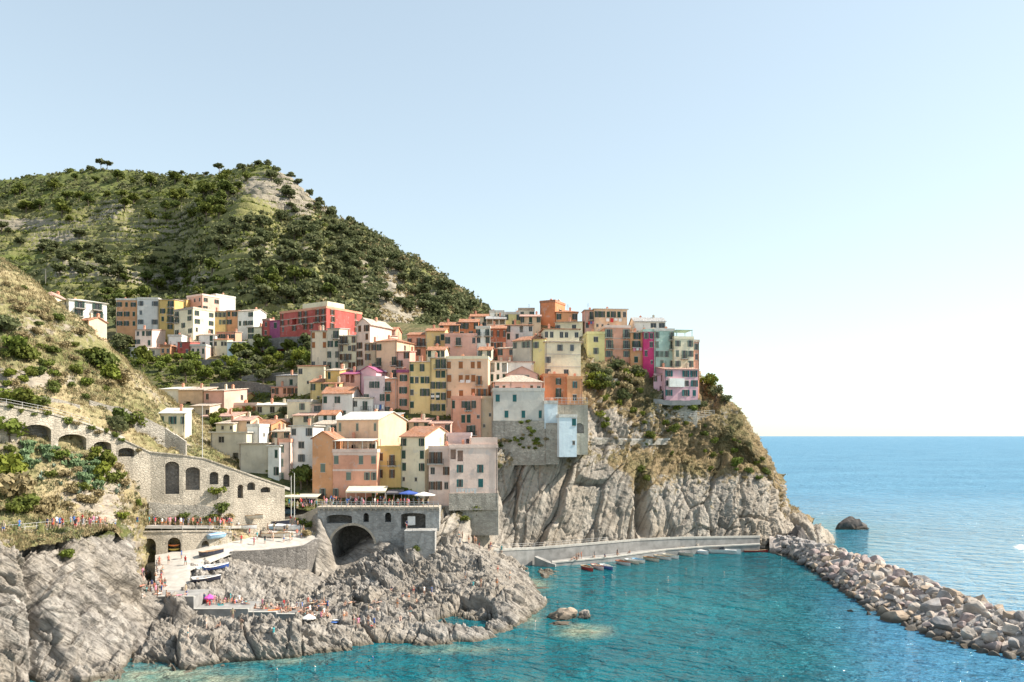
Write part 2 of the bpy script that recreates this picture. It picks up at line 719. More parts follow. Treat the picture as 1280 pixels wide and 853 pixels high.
def hill_post(G, tv, T):
    x, y, z = G[..., 0], G[..., 1], G[..., 2]
    px = CX + x / y * F
    g = G.copy()
    # gullies running down the slope, and a deep valley left of the spur
    q = np.stack([px / 95.0, z / 130.0, y / 300.0], -1)
    low = sstep(0, 60, z - 50)
    top = 1 - .88 * sstep(T[6] * .75, T[6] * .93, tv)[None, :]
    g[..., 2] += low * top * (5 * ridged(q + .5 * fbm(G * .008, 2, 6)[..., None], 2, 3) + 12 * fbm(G * .011, 3, 4))
    spur = 34 * np.exp(-((px - (300 - (z - 120) * .2)) / 70.0) ** 2) * sstep(70, 130, z) * (1 - sstep(185, 225, z))
    val = -20 * np.exp(-((px - (205 - (z - 120) * -.55)) / 38.0) ** 2) * sstep(70, 120, z) * (1 - sstep(170, 215, z))
    g[..., 1] -= spur + val
    # terraces
    n = fbm(G * .006, 2, 8)
    mask = sstep(500, 400, px) * sstep(0, .25, .6 + n) * (1 - sstep(200, 226, z))
    st = 4.8
    zz = g[..., 2] / st + 1.0 * vn(G * .010, 12)
    fr = zz - np.floor(zz)
    mask = np.clip(mask * 1.2, 0, 1)
    g[..., 2] += mask * st * (sstep(.70, .97, fr) - fr) * .98
    hill_post.fr, hill_post.mask = fr, mask
    hill_post.riser = mask * sstep(.66, .78, fr) * (1 - sstep(.94, 1.0, fr))
    return g


def hill_disp(G, N_):
    return 1.6 * fbm(G * .05, 4, 31) + .6 * fbm(G * .3, 3, 33)


def hill_veg(S):
    v = np.full(S.px.shape, .95)
    for x, y, rx, ry, a in ((352, 232, 26, 16, 1.4), (375, 250, 26, 18, .9), (322, 232, 10, 9, 1.0), (490, 360, 14, 45, .95), (455, 345, 9, 30, .6), (540, 372, 24, 20, .5), (500, 390, 30, 22, .8), (15, 280, 60, 6, .8),
                            (90, 298, 40, 6, .5), (230, 350, 60, 5, .5)):
        v -= a * blob(S, x, y, rx, ry)
    return v - .42 * hill_post.riser * (.8 + .8 * vn(S.G * .03, 44))


def hill_dry(S):
    return .12 + .55 * hill_post.riser + .5 * hill_post.mask + .4 * sstep(430, 560, S.px) + .35 * fbm(S.G * .02, 3, 51) + .35 * np.clip(1 - S.N[..., 2] * 1.1, 0, 1)


sheet('hill', [
    hillcol(-260, 240, 820, (480, 300)), hillcol(-120, 230, 770, (480, 295)), hillcol(0, 226, 730, (475, 290)), hillcol(70, 219, 700), hillcol(130, 215, 680),
    hillcol(200, 219, 650), hillcol(270, 217, 620), hillcol(330, 208, 585), hillcol(370, 231, 560), hillcol(400, 260, 540), hillcol(440, 285, 515, (470, 292)),
    hillcol(480, 302, 500, (470, 295)), hillcol(520, 332, 485, (470, 300)), hillcol(560, 357, 470, (470, 305)), hillcol(610, 392, 460, (470, 310)), hillcol(650, 430, 450, (480, 315)),
    hillcol(700, 480, 440, (520, 320))], 620, 700, M_HILL, hill_disp, hill_veg, hill_dry, post=hill_post)

# --- the promontory and valley under the village
VR = {
    110: [(560, 190), (545, 196), (520, 206), (495, 222), (475, 245), (458, 268), (440, 290), (418, 308), (398, 335)],
    200: [(590, 172), (560, 188), (530, 200), (505, 216), (480, 242), (462, 264), (445, 284), (425, 302), (405, 325)],
    240: [(590, 172), (560, 188), (530, 200), (505, 216), (480, 242), (462, 264), (445, 284), (425, 302), (405, 325)],
    300: [(612, 168), (590, 178), (560, 190), (528, 206), (498, 232), (468, 256), (445, 284), (425, 302), (400, 325)],
    350: [(632, 166), (610, 173), (585, 182), (550, 194), (515, 212), (488, 234), (460, 260), (428, 292), (400, 325)],
    400: [(640, 167), (612, 175), (585, 183), (550, 194), (515, 207), (485, 224), (458, 244), (425, 278), (395, 320)],
    450: [(640, 167), (614, 174), (585, 182), (550, 194), (520, 205), (490, 216), (465, 232), (435, 258), (400, 320)],
    510: [(640, 167), (612, 174), (580, 183), (548, 192), (520, 201), (490, 212), (455, 229), (430, 250), (405, 310)],
    570: [(606, 184), (592, 187), (578, 189.5), (560, 193), (535, 198), (500, 206), (455, 222), (425, 242), (408, 300)],
    620: [(592, 194), (582, 195), (570, 196.5), (556, 198), (535, 200.5), (505, 204), (465, 216), (432, 232), (405, 262)],
    680: [(575, 190.5), (566, 191.5), (558, 193), (548, 195), (530, 198), (505, 203), (475, 213), (440, 228), (405, 250)],
    730: [(572, 195), (562, 196), (556, 198), (549, 200), (528, 204), (503, 208), (478, 214), (445, 225), (408, 245)],
    780: [(572, 200), (562, 201.5), (555, 204), (548, 206), (528, 209), (505, 213), (478, 218), (450, 226), (412, 244)],
    830: [(580, 206), (568, 208), (557, 210), (545, 212), (528, 214), (510, 216), (492, 219), (462, 227), (425, 242)],
    870: [(585, 211), (570, 213), (558, 214), (546, 216), (534, 218), (522, 220), (508, 222), (490, 226), (462, 236)],
    900: [(588, 214), (575, 216), (565, 217), (554, 218.5), (543, 220), (532, 221.5), (521, 223), (508, 226), (496, 232)],
    930: [(600, 217), (588, 218.5), (578, 219.5), (568, 220.5), (560, 221.5), (552, 222.5), (544, 224), (535, 227), (528, 232)],
    960: [(630, 219), (622, 220.5), (614, 221.5), (606, 222.5), (600, 223.5), (593, 224.5), (587, 226), (580, 229), (574, 234)],
    985: [(660, 221), (655, 222), (651, 223), (647, 224), (643, 225), (640, 226), (637, 227.5), (634, 230), (632, 235)],
    1015: [(672, 222), (669, 223), (666, 224), (664, 225), (661, 226), (659, 227), (657, 228.5), (655, 231), (653, 236)],
}


def vcol(x):
    r = [tuple(a) for a in VR[x]]
    if 650 < x < 970:                                 # the rim tucks in behind the cliff face
        for i, (dp, dd) in enumerate(((14, 5), (9, 5), (4, 4.5), (0, 3), (0, 1.2))):
            r[i] = (r[i][0] + dp, r[i][1] + dd)
    py, D = r[-1]
    z = CAMZ - (py - HY) * D / F
    back = 18 if x >= 600 else 40
    r.append((0, z - (2 if x >= 600 else 0), D + back))
    r.append((0, max(-6, z - 60), D + back + (55 if x >= 700 else 120)))
    return (x, r)


def vill_disp(G, N_):
    px = CX + G[..., 0] / G[..., 1] * F
    a = sstep(690, 760, px)
    rd = rockdisp((0, math.radians(-110)), .55, 1.0, 41)(G, N_)
    return a * rd + (1 - a) * .35 * fbm(G * .2, 3, 44)


def vill_veg(S):
    v = .62 + .35 * S.N[..., 2] - .2
    v = v - .8 * blob(S, 630, 585, 45, 45) + .45 * blob(S, 760, 480, 60, 30) + .35 * blob(S, 900, 560, 70, 45) - .45 * blob(S, 760, 540, 30, 25)
    m = sstep(560, 400, S.px)
    v = v * (1 - m) + .95 * m
    return v + .25 * fbm(S.G * .12, 3, 61)


sheet('hillside', [vcol(x) for x in sorted(VR)], 560, 330, M_CLIFF, vill_disp, vill_veg,
      lambda S: .12 + .66 * sstep(500, 640, S.px) + .45 * fbm(S.G * .1, 3, 62))

# --- the sea cliff under the grey house and its right-hand end
W = -2.5
sheet('cliff', [
    (545, [(0, W, 157), (692, 160), (678, 161.5), (664, 163), (652, 165), (644, 167), (637, 170), (612, 186)]),
    (566, [(0, W, 159), (690, 162), (674, 164), (658, 166), (646, 167.5), (638, 169), (630, 172), (596, 188)]),
    (588, [(0, W, 164), (690, 167), (668, 169), (650, 170.5), (632, 174), (602, 184.5), (586, 188), (574, 196)]),
    (620, [(0, W, 182), (688, 184), (664, 185.5), (632, 187.5), (602, 189), (576, 190.5), (562, 192), (556, 198)]),
    (680, [(0, W, 187), (692, 189), (668, 190), (632, 191.5), (602, 193), (578, 194.5), (563, 196), (556, 203)]),
    (740, [(0, W, 192), (692, 194), (665, 195.5), (632, 197.5), (605, 199), (582, 200.5), (566, 202), (557, 209)]),
    (800, [(0, W, 198), (690, 200), (665, 201), (635, 202.5), (610, 204), (590, 206), (572, 208), (560, 215)]),
    (860, [(0, W, 202), (688, 204), (664, 205.5), (638, 207), (614, 209), (594, 211), (576, 213), (560, 219)]),
    (920, [(0, W, 206), (686, 208), (664, 209.5), (642, 211), (620, 213), (600, 215.5), (582, 218), (565, 224)]),
    (955, [(0, W, 208), (686, 210), (668, 211.5), (652, 213), (636, 215), (620, 217.5), (606, 220), (592, 226)]),
    (985, [(0, W, 208), (688, 210), (678, 212), (668, 214), (660, 216), (652, 218.5), (646, 221), (640, 228)]),
    (1015, [(0, W, 208), (690, 210), (683, 212), (676, 214), (669, 216.5), (663, 219), (658, 222), (655, 229)]),
    (1036, [(0, W, 210), (689, 211), (686, 213), (682, 215), (678, 217.5), (675, 220), (673, 223), (672, 230)]),
    (1046, [(0, W, 211), (0, -1, 212), (0, -1, 214), (0, -1, 216), (0, -1, 218), (0, -1, 221), (0, -1, 224), (0, W, 231)]),
], 520, 260, M_CLIFF, lambda G, N_: (lambda m: (m * rockdisp((0, math.radians(-110)), .72, 2.5, 75, .8)(G, N_) + (1 - m) * slabdisp(1.0, 71)(G, N_)) * sstep(-2, 2.5, G[..., 2] + .5) - 5.5 * np.exp(-((CX + G[..., 0] / G[..., 1] * F - (804 - (G[..., 2] - 10) * .3)) / 6.5) ** 2) * sstep(3, 8, G[..., 2]) * (1 - sstep(17, 23, G[..., 2])))(sstep(800, 900, CX + G[..., 0] / G[..., 1] * F)),
    lambda S: .15 + .5 * sstep(600, 572, S.py) + .42 * blob(S, 880, 590, 90, 28) + .55 * blob(S, 800, 600, 14, 22) + .5 * blob(S, 575, 640, 30, 30) + .35 * blob(S, 600, 600, 20, 40) + .2 * fbm(S.G * .1, 3, 75) - .25 * (S.px < 760) * (S.px > 610),
    lambda S: .75 + .3 * fbm(S.G * .1, 3, 76))

# --- the near slope on the left with the old road
sheet('slope', [
    (-200, [(720, 98), (690, 101), (668, 106), (652, 112), (600, 124), (530, 134), (470, 142), (400, 152), (320, 166), (260, 182), (255, 215)]),
    (-60, [(705, 101), (684, 104), (668, 108), (655, 114), (600, 126), (515, 139), (465, 146), (400, 156), (345, 168), (306, 182), (312, 215)]),
    (0, [(690, 104), (678, 106), (667, 110), (655, 116), (600, 127), (515, 140), (470, 147), (415, 157), (370, 167), (329, 181), (335, 215)]),
    (60, [(680, 110), (668, 114), (661, 119), (648, 125), (605, 133), (528, 144), (486, 151), (440, 161), (405, 170), (372, 183), (380, 215)]),
    (110, [(672, 118), (665, 122), (659, 127), (645, 132), (612, 138), (548, 148), (505, 155), (470, 163), (445, 172), (414, 186), (420, 218)]),
    (150, [(667, 130), (662, 133), (657, 137), (646, 141), (618, 146), (562, 153), (522, 160), (495, 168), (475, 177), (450, 190), (456, 220)]),
    (190, [(0, -1, 150.2), (0, 9, 150.5), (657, 151.2), (646, 153), (622, 155), (578, 159), (542, 165), (520, 172), (505, 181), (482, 195), (490, 225)]),
    (230, [(0, -1, 152), (0, 9, 152.3), (657, 153), (648, 155), (628, 158), (592, 161), (572, 166), (555, 174), (540, 184), (512, 200), (520, 225)]),
    (270, [(0, -1, 154), (0, 8, 154.3), (657, 155), (648, 157), (632, 160), (608, 162), (590, 167), (572, 176), (560, 186), (540, 200), (545, 225)]),
    (310, [(0, -1, 156), (0, 6, 157), (668, 160), (652, 166), (640, 168), (622, 170), (606, 174), (590, 179), (578, 188), (560, 200), (565, 225)]),
    (352, [(0, -1, 158), (0, 6, 159), (668, 162), (652, 168), (641, 170.5), (636, 172), (622, 174), (606, 178), (590, 189), (575, 202), (580, 225)]),
    (396, [(0, -1, 160), (0, 6, 161), (668, 163.5), (655, 167), (642, 170), (636, 172), (628, 174), (612, 179), (600, 190), (590, 202), (590, 225)]),
], 420, 420, M_SLOPE, lambda G, N_: .5 * fbm(G * .1, 4, 81) + .25 * fbm(G * .7, 3, 83) + .55 * (sstep(.2, .8, (G[..., 2] / 3.1 + 1.0 * vn(G * .04, 85)) % 1.0) - .5),
    lambda S: .72 + .3 * fbm(S.G * .08, 3, 87) - .35 * blob(S, 100, 630, 60, 20) - .5 * blob(S, 60, 475, 60, 14),
    lambda S: .72 - .55 * blob(S, 20, 590, 40, 60) - .6 * blob(S, 115, 450, 40, 25) - .3 * blob(S, 40, 440, 40, 22) + .4 * fbm(S.G * .09, 3, 88))

# --- shore rocks, left foreground
sheet('shore_rocks', [
    (-190, [(0, W, 62), (880, 78), (800, 86), (735, 92), (700, 95), (684, 99), (670, 108)]),
    (-60, [(0, W, 74), (880, 84), (800, 90), (735, 95), (695, 98), (680, 102), (668, 111)]),
    (0, [(0, W, 82), (868, 90), (800, 95), (738, 99), (694, 102), (678, 106), (666, 114)]),
    (60, [(0, W, 85), (856, 93), (800, 99), (742, 104), (695, 108), (672, 113), (660, 122)]),
    (110, [(0, W, 88), (848, 97), (806, 103), (752, 109), (704, 115), (676, 121), (660, 129)]),
    (150, [(0, W, 91), (844, 99), (812, 106), (770, 113), (724, 122), (690, 130), (664, 139)]),
    (180, [(0, W, 93), (842, 101), (814, 108), (784, 115), (755, 122), (738, 130), (712, 142)]),
    (220, [(0, W, 96), (0, .8, 101), (0, 1.7, 107), (0, 1.6, 113), (0, 2.4, 120), (0, 3.2, 126), (0, 2.8, 131)]),
    (260, [(0, W, 101), (0, .7, 105), (0, 1.4, 110), (0, 1.1, 115), (0, .5, 120), (0, .2, 125), (0, 0, 131)]),
    (300, [(0, W, 104), (0, .7, 108), (0, 1.3, 113), (0, 1.1, 118), (0, .5, 122), (0, .2, 126), (0, 0, 132)]),
    (350, [(0, W, 107), (0, .7, 110), (0, 1.4, 114), (0, 1.2, 119), (0, .7, 123), (0, .4, 127), (0, .3, 134)]),
    (400, [(0, W, 109), (0, .6, 112), (0, 1.6, 117), (0, 2.0, 123), (0, 2.3, 130), (0, 2.2, 138), (0, 1.8, 146)]),
    (440, [(0, W, 110), (0, .4, 113), (0, 1.2, 118), (0, 1.5, 125), (0, 2.0, 133), (0, 2.2, 142), (0, 1.8, 152)]),
], 560, 400, M_SHORE, lambda G, N_: rockdisp((math.radians(28), math.radians(-35)), .78, 1.35, 91, .9, 1.9)(G, N_) * sstep(-2.2, 1.2, G[..., 2]) - 2.4 * np.exp(-((CX + G[..., 0] / G[..., 1] * F - (46 - (G[..., 2] - 8) * 1.5)) / 9) ** 2) * sstep(0, 3, G[..., 2]),
    lambda S: -.1 + .75 * sstep(690, 664, S.py) * (S.px < 170) + .5 * blob(S, 85, 697, 12, 7))

# --- rocks in the middle, between the gorge and the cove
sheet('middle_rocks', [
    (372, [(0, W, 108), (0, W, 115), (0, -1, 124), (775, 136), (750, 148), (738, 156), (0, 0, 163), (0, W, 168)]),
    (400, [(0, W, 110), (805, 115), (792, 122), (765, 135), (742, 148), (727, 157), (720, 164), (0, W, 170)]),
    (440, [(0, W, 111), (803, 116), (786, 124), (756, 137), (730, 150), (708, 160), (712, 166), (0, W, 172)]),
    (480, [(0, W, 112), (801, 117), (782, 126), (745, 140), (715, 153), (692, 162), (697, 168), (0, W, 176)]),
    (520, [(0, W, 112), (803, 116), (782, 126), (750, 139), (715, 153), (684, 164), (686, 172), (0, W, 182)]),
    (560, [(0, W, 112), (801, 117), (770, 129), (734, 143), (704, 156), (674, 167), (678, 176), (0, W, 184)]),
    (600, [(0, W, 113), (797, 119), (764, 131), (727, 146), (700, 158), (684, 169), (688, 178), (0, W, 186)]),
    (640, [(0, W, 118), (776, 127), (757, 134), (737, 146), (716, 159), (706, 171), (704, 180), (0, W, 188)]),
    (668, [(0, W, 128), (0, -1, 134), (0, .6, 141), (742, 150), (734, 160), (720, 171), (712, 180), (0, W, 188)]),
    (700, [(0, W, 130), (0, W, 136), (0, W, 144), (0, W, 152), (0, W, 162), (0, -.6, 172), (0, -.4, 180), (0, W, 188)]),
], 500, 380, M_SHORE, lambda G, N_: rockdisp((math.radians(30), math.radians(-28)), .66, 1.35, 111, .8, 1.9)(G, N_) * sstep(-2.2, 1.2, G[..., 2]),
    lambda S: -.2 + .3 * blob(S, 500, 690, 30, 12))


# --- rocks and paving around the little harbour
sheet('gorge_rocks', [
    (383, [(0, W, 161), (0, -1, 162), (0, 1, 163), (0, 3, 164), (0, 5, 165), (0, 6, 167)]),
    (392, [(0, W, 155), (714, 158), (694, 160), (676, 161.5), (662, 163), (648, 165)]),
    (406, [(0, W, 157), (712, 160), (694, 161), (678, 162), (664, 163), (652, 165.5)]),
    (420, [(0, W, 158), (716, 161), (708, 163), (700, 166), (694, 170), (690, 174)]),
    (432, [(0, W, 158), (714, 161), (706, 164), (696, 168), (690, 172), (686, 177)]),
    (450, [(0, W, 157), (712, 160), (700, 163), (690, 166), (682, 170), (676, 177)]),
    (475, [(0, W, 156), (711, 159), (697, 161), (684, 162.5), (676, 164), (672, 168)]),
    (500, [(0, W, 156), (712, 159), (700, 160.5), (690, 162), (682, 163.5), (678, 168)]),
    (522, [(0, W, 156), (712, 159), (704, 160), (696, 161), (690, 162), (686, 166)]),
], 110, 110, M_SHORE, lambda G, N_: .7 * fbm(G * .16, 3, 131) + .12 * ridged(G * .5, 2, 133))
sheet('harbour_rocks', [
    (222, [(0, W, 128), (0, 1.5, 130), (0, 1.9, 133), (0, 2.2, 138), (0, 2.6, 144), (0, 3, 150)]),
    (238, [(0, W, 128.5), (0, 1.6, 131.4), (750, 134), (724, 140), (706, 146), (694, 151.5)]),
    (262, [(0, W, 128.5), (0, 1.6, 131.4), (750, 134), (724, 140.5), (704, 146.5), (690, 151.5)]),
    (290, [(0, W, 129), (0, 1.7, 131.6), (748, 136), (724, 142), (704, 147.5), (694, 152.4)]),
    (330, [(0, W, 129), (0, 1.5, 131.6), (752, 138), (726, 145), (708, 150), (700, 156)]),
    (380, [(0, W, 129), (0, 1.3, 132), (754, 138), (735, 146), (722, 152), (712, 159)]),
    (400, [(0, W, 129), (0, 1.0, 134), (752, 140), (740, 147), (728, 153), (722, 160)]),
], 150, 110, M_SHORE, lambda G, N_: rockdisp((math.radians(20), math.radians(-50)), .4, .8, 141, .8)(G, N_) * sstep(131, 135, G[..., 1]))
M_PAVE = simple('pale paving', (.42, .39, .35), .9, var=.18, scale=.8)
M_CONC = simple('weathered concrete', (.27, .262, .25), .92, var=.25, scale=.6)
sheet('slipway', [
    (194, [(739, 134), (722, 139.5), (706, 145), (694, 149.3)]),
    (215, [(739, 134), (716, 141), (700, 147), (690, 150.5)]),
    (234, [(740, 134), (714, 141.5), (698, 147.5), (686, 152)]),
    (238, [(742, 133.5), (716, 141), (700, 147), (680, 154)]),
], 30, 40, M_PAVE)
sheet('ramp', [
    (232, [(716, 141), (706, 145), (698, 148), (688, 151.5)]),
    (260, [(705, 147), (696, 149), (688, 151.5), (680, 154)]),
    (292, [(692, 151.8), (686, 153), (680, 155), (668, 159)]),
], 30, 30, M_PAVE)
sheet('piazza', [
    (284, [(689, 152), (674, 156.5), (662, 161), (652, 165.5), (644, 169)]),
    (320, [(688, 153.6), (674, 158.5), (661, 163), (648, 167.6), (639, 171)]),
    (352, [(685, 155.6), (673, 160), (660, 164.5), (646, 168.7), (637, 172)]),
    (384, [(682, 158), (672, 161.5), (660, 165.3), (647, 169), (637, 172.2)]),
    (397, [(676, 160), (668, 163), (657, 166.3), (645, 169.6), (637, 172.2)]),
], 50, 50, M_PAVE)


# --- the sea
def make_sea():
    N = Nodes('sea water')
    p = N.pos()
    sea = N.attr('open')
    big = N.noise(N.pos((.012, .02, .01)), 1, 3)
    teal = N.ramp(big, [(.35, (.002, .09, .118)), (.65, (.004, .145, .168))])
    blue = N.ramp(big, [(.35, (.045, .18, .30)), (.65, (.075, .235, .365))])
    c = N.mix(sea, teal, blue)
    pat = N.noise(N.pos((.25, .25, .25)), 1, 5, .65)
    sh = N.math('ADD', N.attr('shallow'), N.math('MULTIPLY', N.math('SUBTRACT', pat, .5), .7))
    c = N.mix(N.ramp(sh, [(.25, 0.0), (.8, .92)]), c, N.ramp(pat, [(.35, (.10, .20, .16)), (.65, (.30, .31, .22))]))
    foam = N.noise(N.pos((.9, .9, .9)), 1, 5, .7)
    fm = N.math('ADD', N.attr('foam'), N.math('MULTIPLY', N.math('SUBTRACT', foam, .5), 1.2))
    c = N.mix(N.ramp(fm, [(.55, 0.0), (.7, .9)]), c, (.8, .82, .82))
    N.color(c)
    N.rough(N.ramp(N.attr('far'), [(0, .05), (1, .3)]))
    N.t.links.new(N.ramp(N.attr('far'), [(0, .5), (1, .16)]), N.b.inputs['Specular IOR Level'])
    N.b.inputs['IOR'].default_value = 1.33
    w1 = N.noise(N.pos((.42, .75, 1), (0, 0, .45)), 1, 3, .55, .4)
    w2 = N.noise(N.pos((.1, .2, 1), (0, 0, .45)), 1, 2, .5)
    w3 = N.noise(N.pos((1.6, 2.6, 1), (0, 0, .3)), 1, 2, .5)
    h = N.math('ADD', N.math('ADD', w1, N.math('MULTIPLY', w2, 2.2)), N.math('MULTIPLY', w3, .22))
    N.bump(h, 1.35, 1.0)
    # polar grid: fine near the shore, out to the horizon
    nu = 360
    pxs = np.linspace(-700, 2600, nu)
    Ds = np.concatenate([np.linspace(40, 320, 300), 320 * (60000 / 320) ** np.linspace(.02, 1, 60)])
    X = (pxs[:, None] - CX) * Ds[None, :] / F
    Y = np.broadcast_to(Ds[None, :], X.shape)
    V = np.stack([X, Y, np.zeros_like(X)], -1)
    PX = np.broadcast_to(pxs[:, None], X.shape)
    PY = HY + CAMZ / Y * F
    op = sstep(990, 1160, PX + (PY - 700) * -.2 + 40 * fbm(np.stack([X, Y, X * 0], -1) * .02, 2, 5))
    op = np.maximum(op, sstep(235, 330, Y))
    shal = np.zeros_like(X)
    for x, y, rx, ry, a in ((728, 790, 46, 12, .85), (655, 732, 34, 12, 1.0), (200, 850, 160, 22, .85), (330, 822, 120, 14, .55), (560, 812, 110, 8, .6), (430, 860, 300, 26, .35), (660, 770, 25, 20, .6), (1060, 760, 60, 8, .3),
                            (1010, 720, 25, 10, .35), (420, 716, 30, 10, .5), (690, 850, 200, 30, .12)):
        shal = np.maximum(shal, a * np.exp(-((PX - x) / rx) ** 2 - ((PY - y) / ry) ** 2))
    fo = np.zeros_like(X)
    for x, y, rx, ry, a in ((1276, 684, 12, 5, 1.0), (1290, 690, 20, 4, .9), (1026, 642, 6, 2.0, .7), (1180, 718, 60, 2, .3), (1000, 640, 8, 1.5, .6), (600, 803, 60, 3, .3)):
        fo = np.maximum(fo, a * np.exp(-((PX - x) / rx) ** 2 - ((PY - y) / ry) ** 2))
    nv = len(Ds)
    idx = np.arange(nu * nv).reshape(nu, nv)
    q = np.stack([idx[:-1, :-1], idx[1:, :-1], idx[1:, 1:], idx[:-1, 1:]], -1).reshape(-1, 4)
    me = mesh_np('sea', V.reshape(-1, 3), q, N.m, True, {'open': op, 'shallow': shal, 'foam': fo, 'far': sstep(140, 480, Y)})
    tag(link('sea', me), kind='structure')


make_sea()
# ---------------------------------------------------------------- walls, viaduct, bridge, quay
M_STONE = stonework('rubble stone', (.43, .39, .33), 1.7, .3, .3)
M_STONEP = stonework('pale masonry', (.52, .455, .365), 1.7, .12, .15)
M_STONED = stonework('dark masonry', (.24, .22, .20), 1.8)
M_RAIL = simple('galvanised rail', (.50, .49, .47), .5)


def register(name, o):
    """lets people and plants stand on a built mesh"""
    bpy.context.view_layer.update()
    mw = o.matrix_world
    S = Sheet()
    S.bvh = BVHTree.FromPolygons([mw @ v.co for v in o.data.vertices], [tuple(p.vertices) for p in o.data.polygons])
    SHEETS[name] = S


def arch(x0, x1, zb, zs, rise, n=9):
    """arched opening: jambs to the springing zs, then a segmental top"""
    r = [(x0, zb), (x1, zb)]
    c, h = (x0 + x1) / 2, (x1 - x0) / 2
    for i in range(n + 1):
        t = math.pi * i / n
        r.append((c + h * math.cos(t), zs + rise * math.sin(t)))
    return r


def arched_wall(name, label, pts, arches, mat, thick=1.6, coping=True, cat='wall', group=None, backmat=None):
    """pts: (px, py_top, D, z_bottom); arches: (px0, px1, py_top, py_bottom, py_spring)"""
    o = empty(name, (0, 0, 0))
    tag(o, label, cat, group)
    org = PZ(pts[0][0], 0, pts[0][2])
    o.location = org
    for i in range(len(pts) - 1):
        (pa, ta, Da, za), (pb, tb, Db, zb) = pts[i], pts[i + 1]
        A, B = P(pa, ta, Da), P(pb, tb, Db)
        d = B[:2] - A[:2]
        L = float(np.linalg.norm(d))
        ang = math.atan2(d[1], d[0])
        holes = []
        for a0, a1, at, ab, asp in arches:
            if not (pa <= (a0 + a1) / 2 < pb):
                continue

            def loc(px):
                k = (px - CX) / F
                # along-wall distance where the ray meets the wall
                c, s = math.cos(ang), math.sin(ang)
                t = (k * A[1] - A[0]) / (c - k * s)
                return t, A[1] + t * s
            (x0, D0), (x1, D1) = loc(a0), loc(a1)
            Dm = (D0 + D1) / 2
            z = lambda py: CAMZ - (py - HY) * Dm / F
            holes.append(arch(max(.1, x0), min(L - .1, x1), max(z(ab), za + .2, zb + .2), max(z(asp), za + .3, zb + .3), z(at) - z(asp)))
        b = MB()
        b.prism([(0, za), (L, zb), (L, B[2]), (0, A[2])], holes, 0, thick)
        for h in holes:
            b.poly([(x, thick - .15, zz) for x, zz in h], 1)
        if coping:
            for sgn in (0,):
                p = [(0, A[2]), (L, B[2]), (L, B[2] + .22), (0, A[2] + .22)]
                b.prism(p, [], -.14, .5, 2)
        for h in holes:                                # a ring of voussoirs round the opening
            inner = h[2:]
            c = ((h[0][0] + h[1][0]) / 2, inner[0][1])
            outer = [(c[0] + (x - c[0]) * 1.17, c[1] + (zz - c[1]) * 1.2 + .05) for x, zz in inner]
            for q in range(len(inner) - 1):
                b.poly([(inner[q][0], -.04, inner[q][1]), (outer[q][0], -.04, outer[q][1]), (outer[q + 1][0], -.04, outer[q + 1][1]), (inner[q + 1][0], -.04, inner[q + 1][1])], 2)
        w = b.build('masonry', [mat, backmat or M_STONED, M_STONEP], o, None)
        w.location = Vector((A[0], A[1], 0)) - Vector(org)
        w.rotation_euler = (0, 0, ang)
        bpy.context.view_layer.update()
        bv = Sheet()
        bv.bvh = BVHTree.FromPolygons([Matrix.Translation((A[0], A[1], 0)) @ Matrix.Rotation(ang, 4, 'Z') @ v.co for v in w.data.vertices], [tuple(p.vertices) for p in w.data.polygons])
        SHEETS[name + str(i) + label[:6]] = bv
    return o


def snapped(pts, off):
    """the same line laid against the ground really there, refined every 8 pixels"""
    out = []
    for (xa, ya, Da), (xb, yb, Db) in zip(pts[:-1], pts[1:]):
        n = max(1, int(abs(xb - xa) / 8))
        for k in range(n + (1 if (xb, yb, Db) == pts[-1] else 0)):
            t = k / n
            x, y = xa + (xb - xa) * t, ya + (yb - ya) * t
            h = hit(x, y, ['hillside', 'cliff'])
            out.append((x, y, h[1].y + off if h else Da + (Db - Da) * t))
    sm = [sum(q[2] for q in out[max(0, i - 1):i + 2]) / len(out[max(0, i - 1):i + 2]) for i in range(len(out))]
    return [(q[0], q[1], d) for q, d in zip(out, sm)]


def ret_wall(label, pts, h, mat, thick=.8, name='stone_wall', group=None, cat='wall', jag=.0, snap=None):
    """retaining wall following (px, py_top, D) points"""
    b = MB()
    if snap:
        pts = snapped(pts, snap)
    Q = [P(*p) for p in pts]
    o3 = Q[0].copy()
    for i in range(len(Q) - 1):
        A, B = Q[i] - o3, Q[i + 1] - o3
        d = (B - A)[:2]
        L = np.linalg.norm(d)
        n = np.array([-d[1], d[0]]) / L * thick
        m = max(1, int(L / 2.0)) if jag else 1
        for k in range(m):
            a, c = A + (B - A) * k / m, A + (B - A) * (k + 1) / m
            j = jag * random.uniform(-1, 1)
            a0, c0 = (a[0], a[1]), (c[0], c[1])
            a1, c1 = (a[0] + n[0], a[1] + n[1]), (c[0] + n[0], c[1] + n[1])
            za, zc = a[2] + j, c[2] + j
            b.poly([(*a0, za - h), (*c0, zc - h), (*c0, zc), (*a0, za)])
            b.poly([(*a0, za), (*c0, zc), (*c1, zc), (*a1, za)])
            b.poly([(*c1, zc - h), (*a1, za - h), (*a1, za), (*c1, zc)])
            b.poly([(*a0, za - h), (*a0, za), (*a1, za), (*a1, za - h)])
            b.poly([(*c0, zc - h), (*c1, zc - h), (*c1, zc), (*c0, zc)])
    return tag(b.build(name, mat, None, o3), label, cat, group)


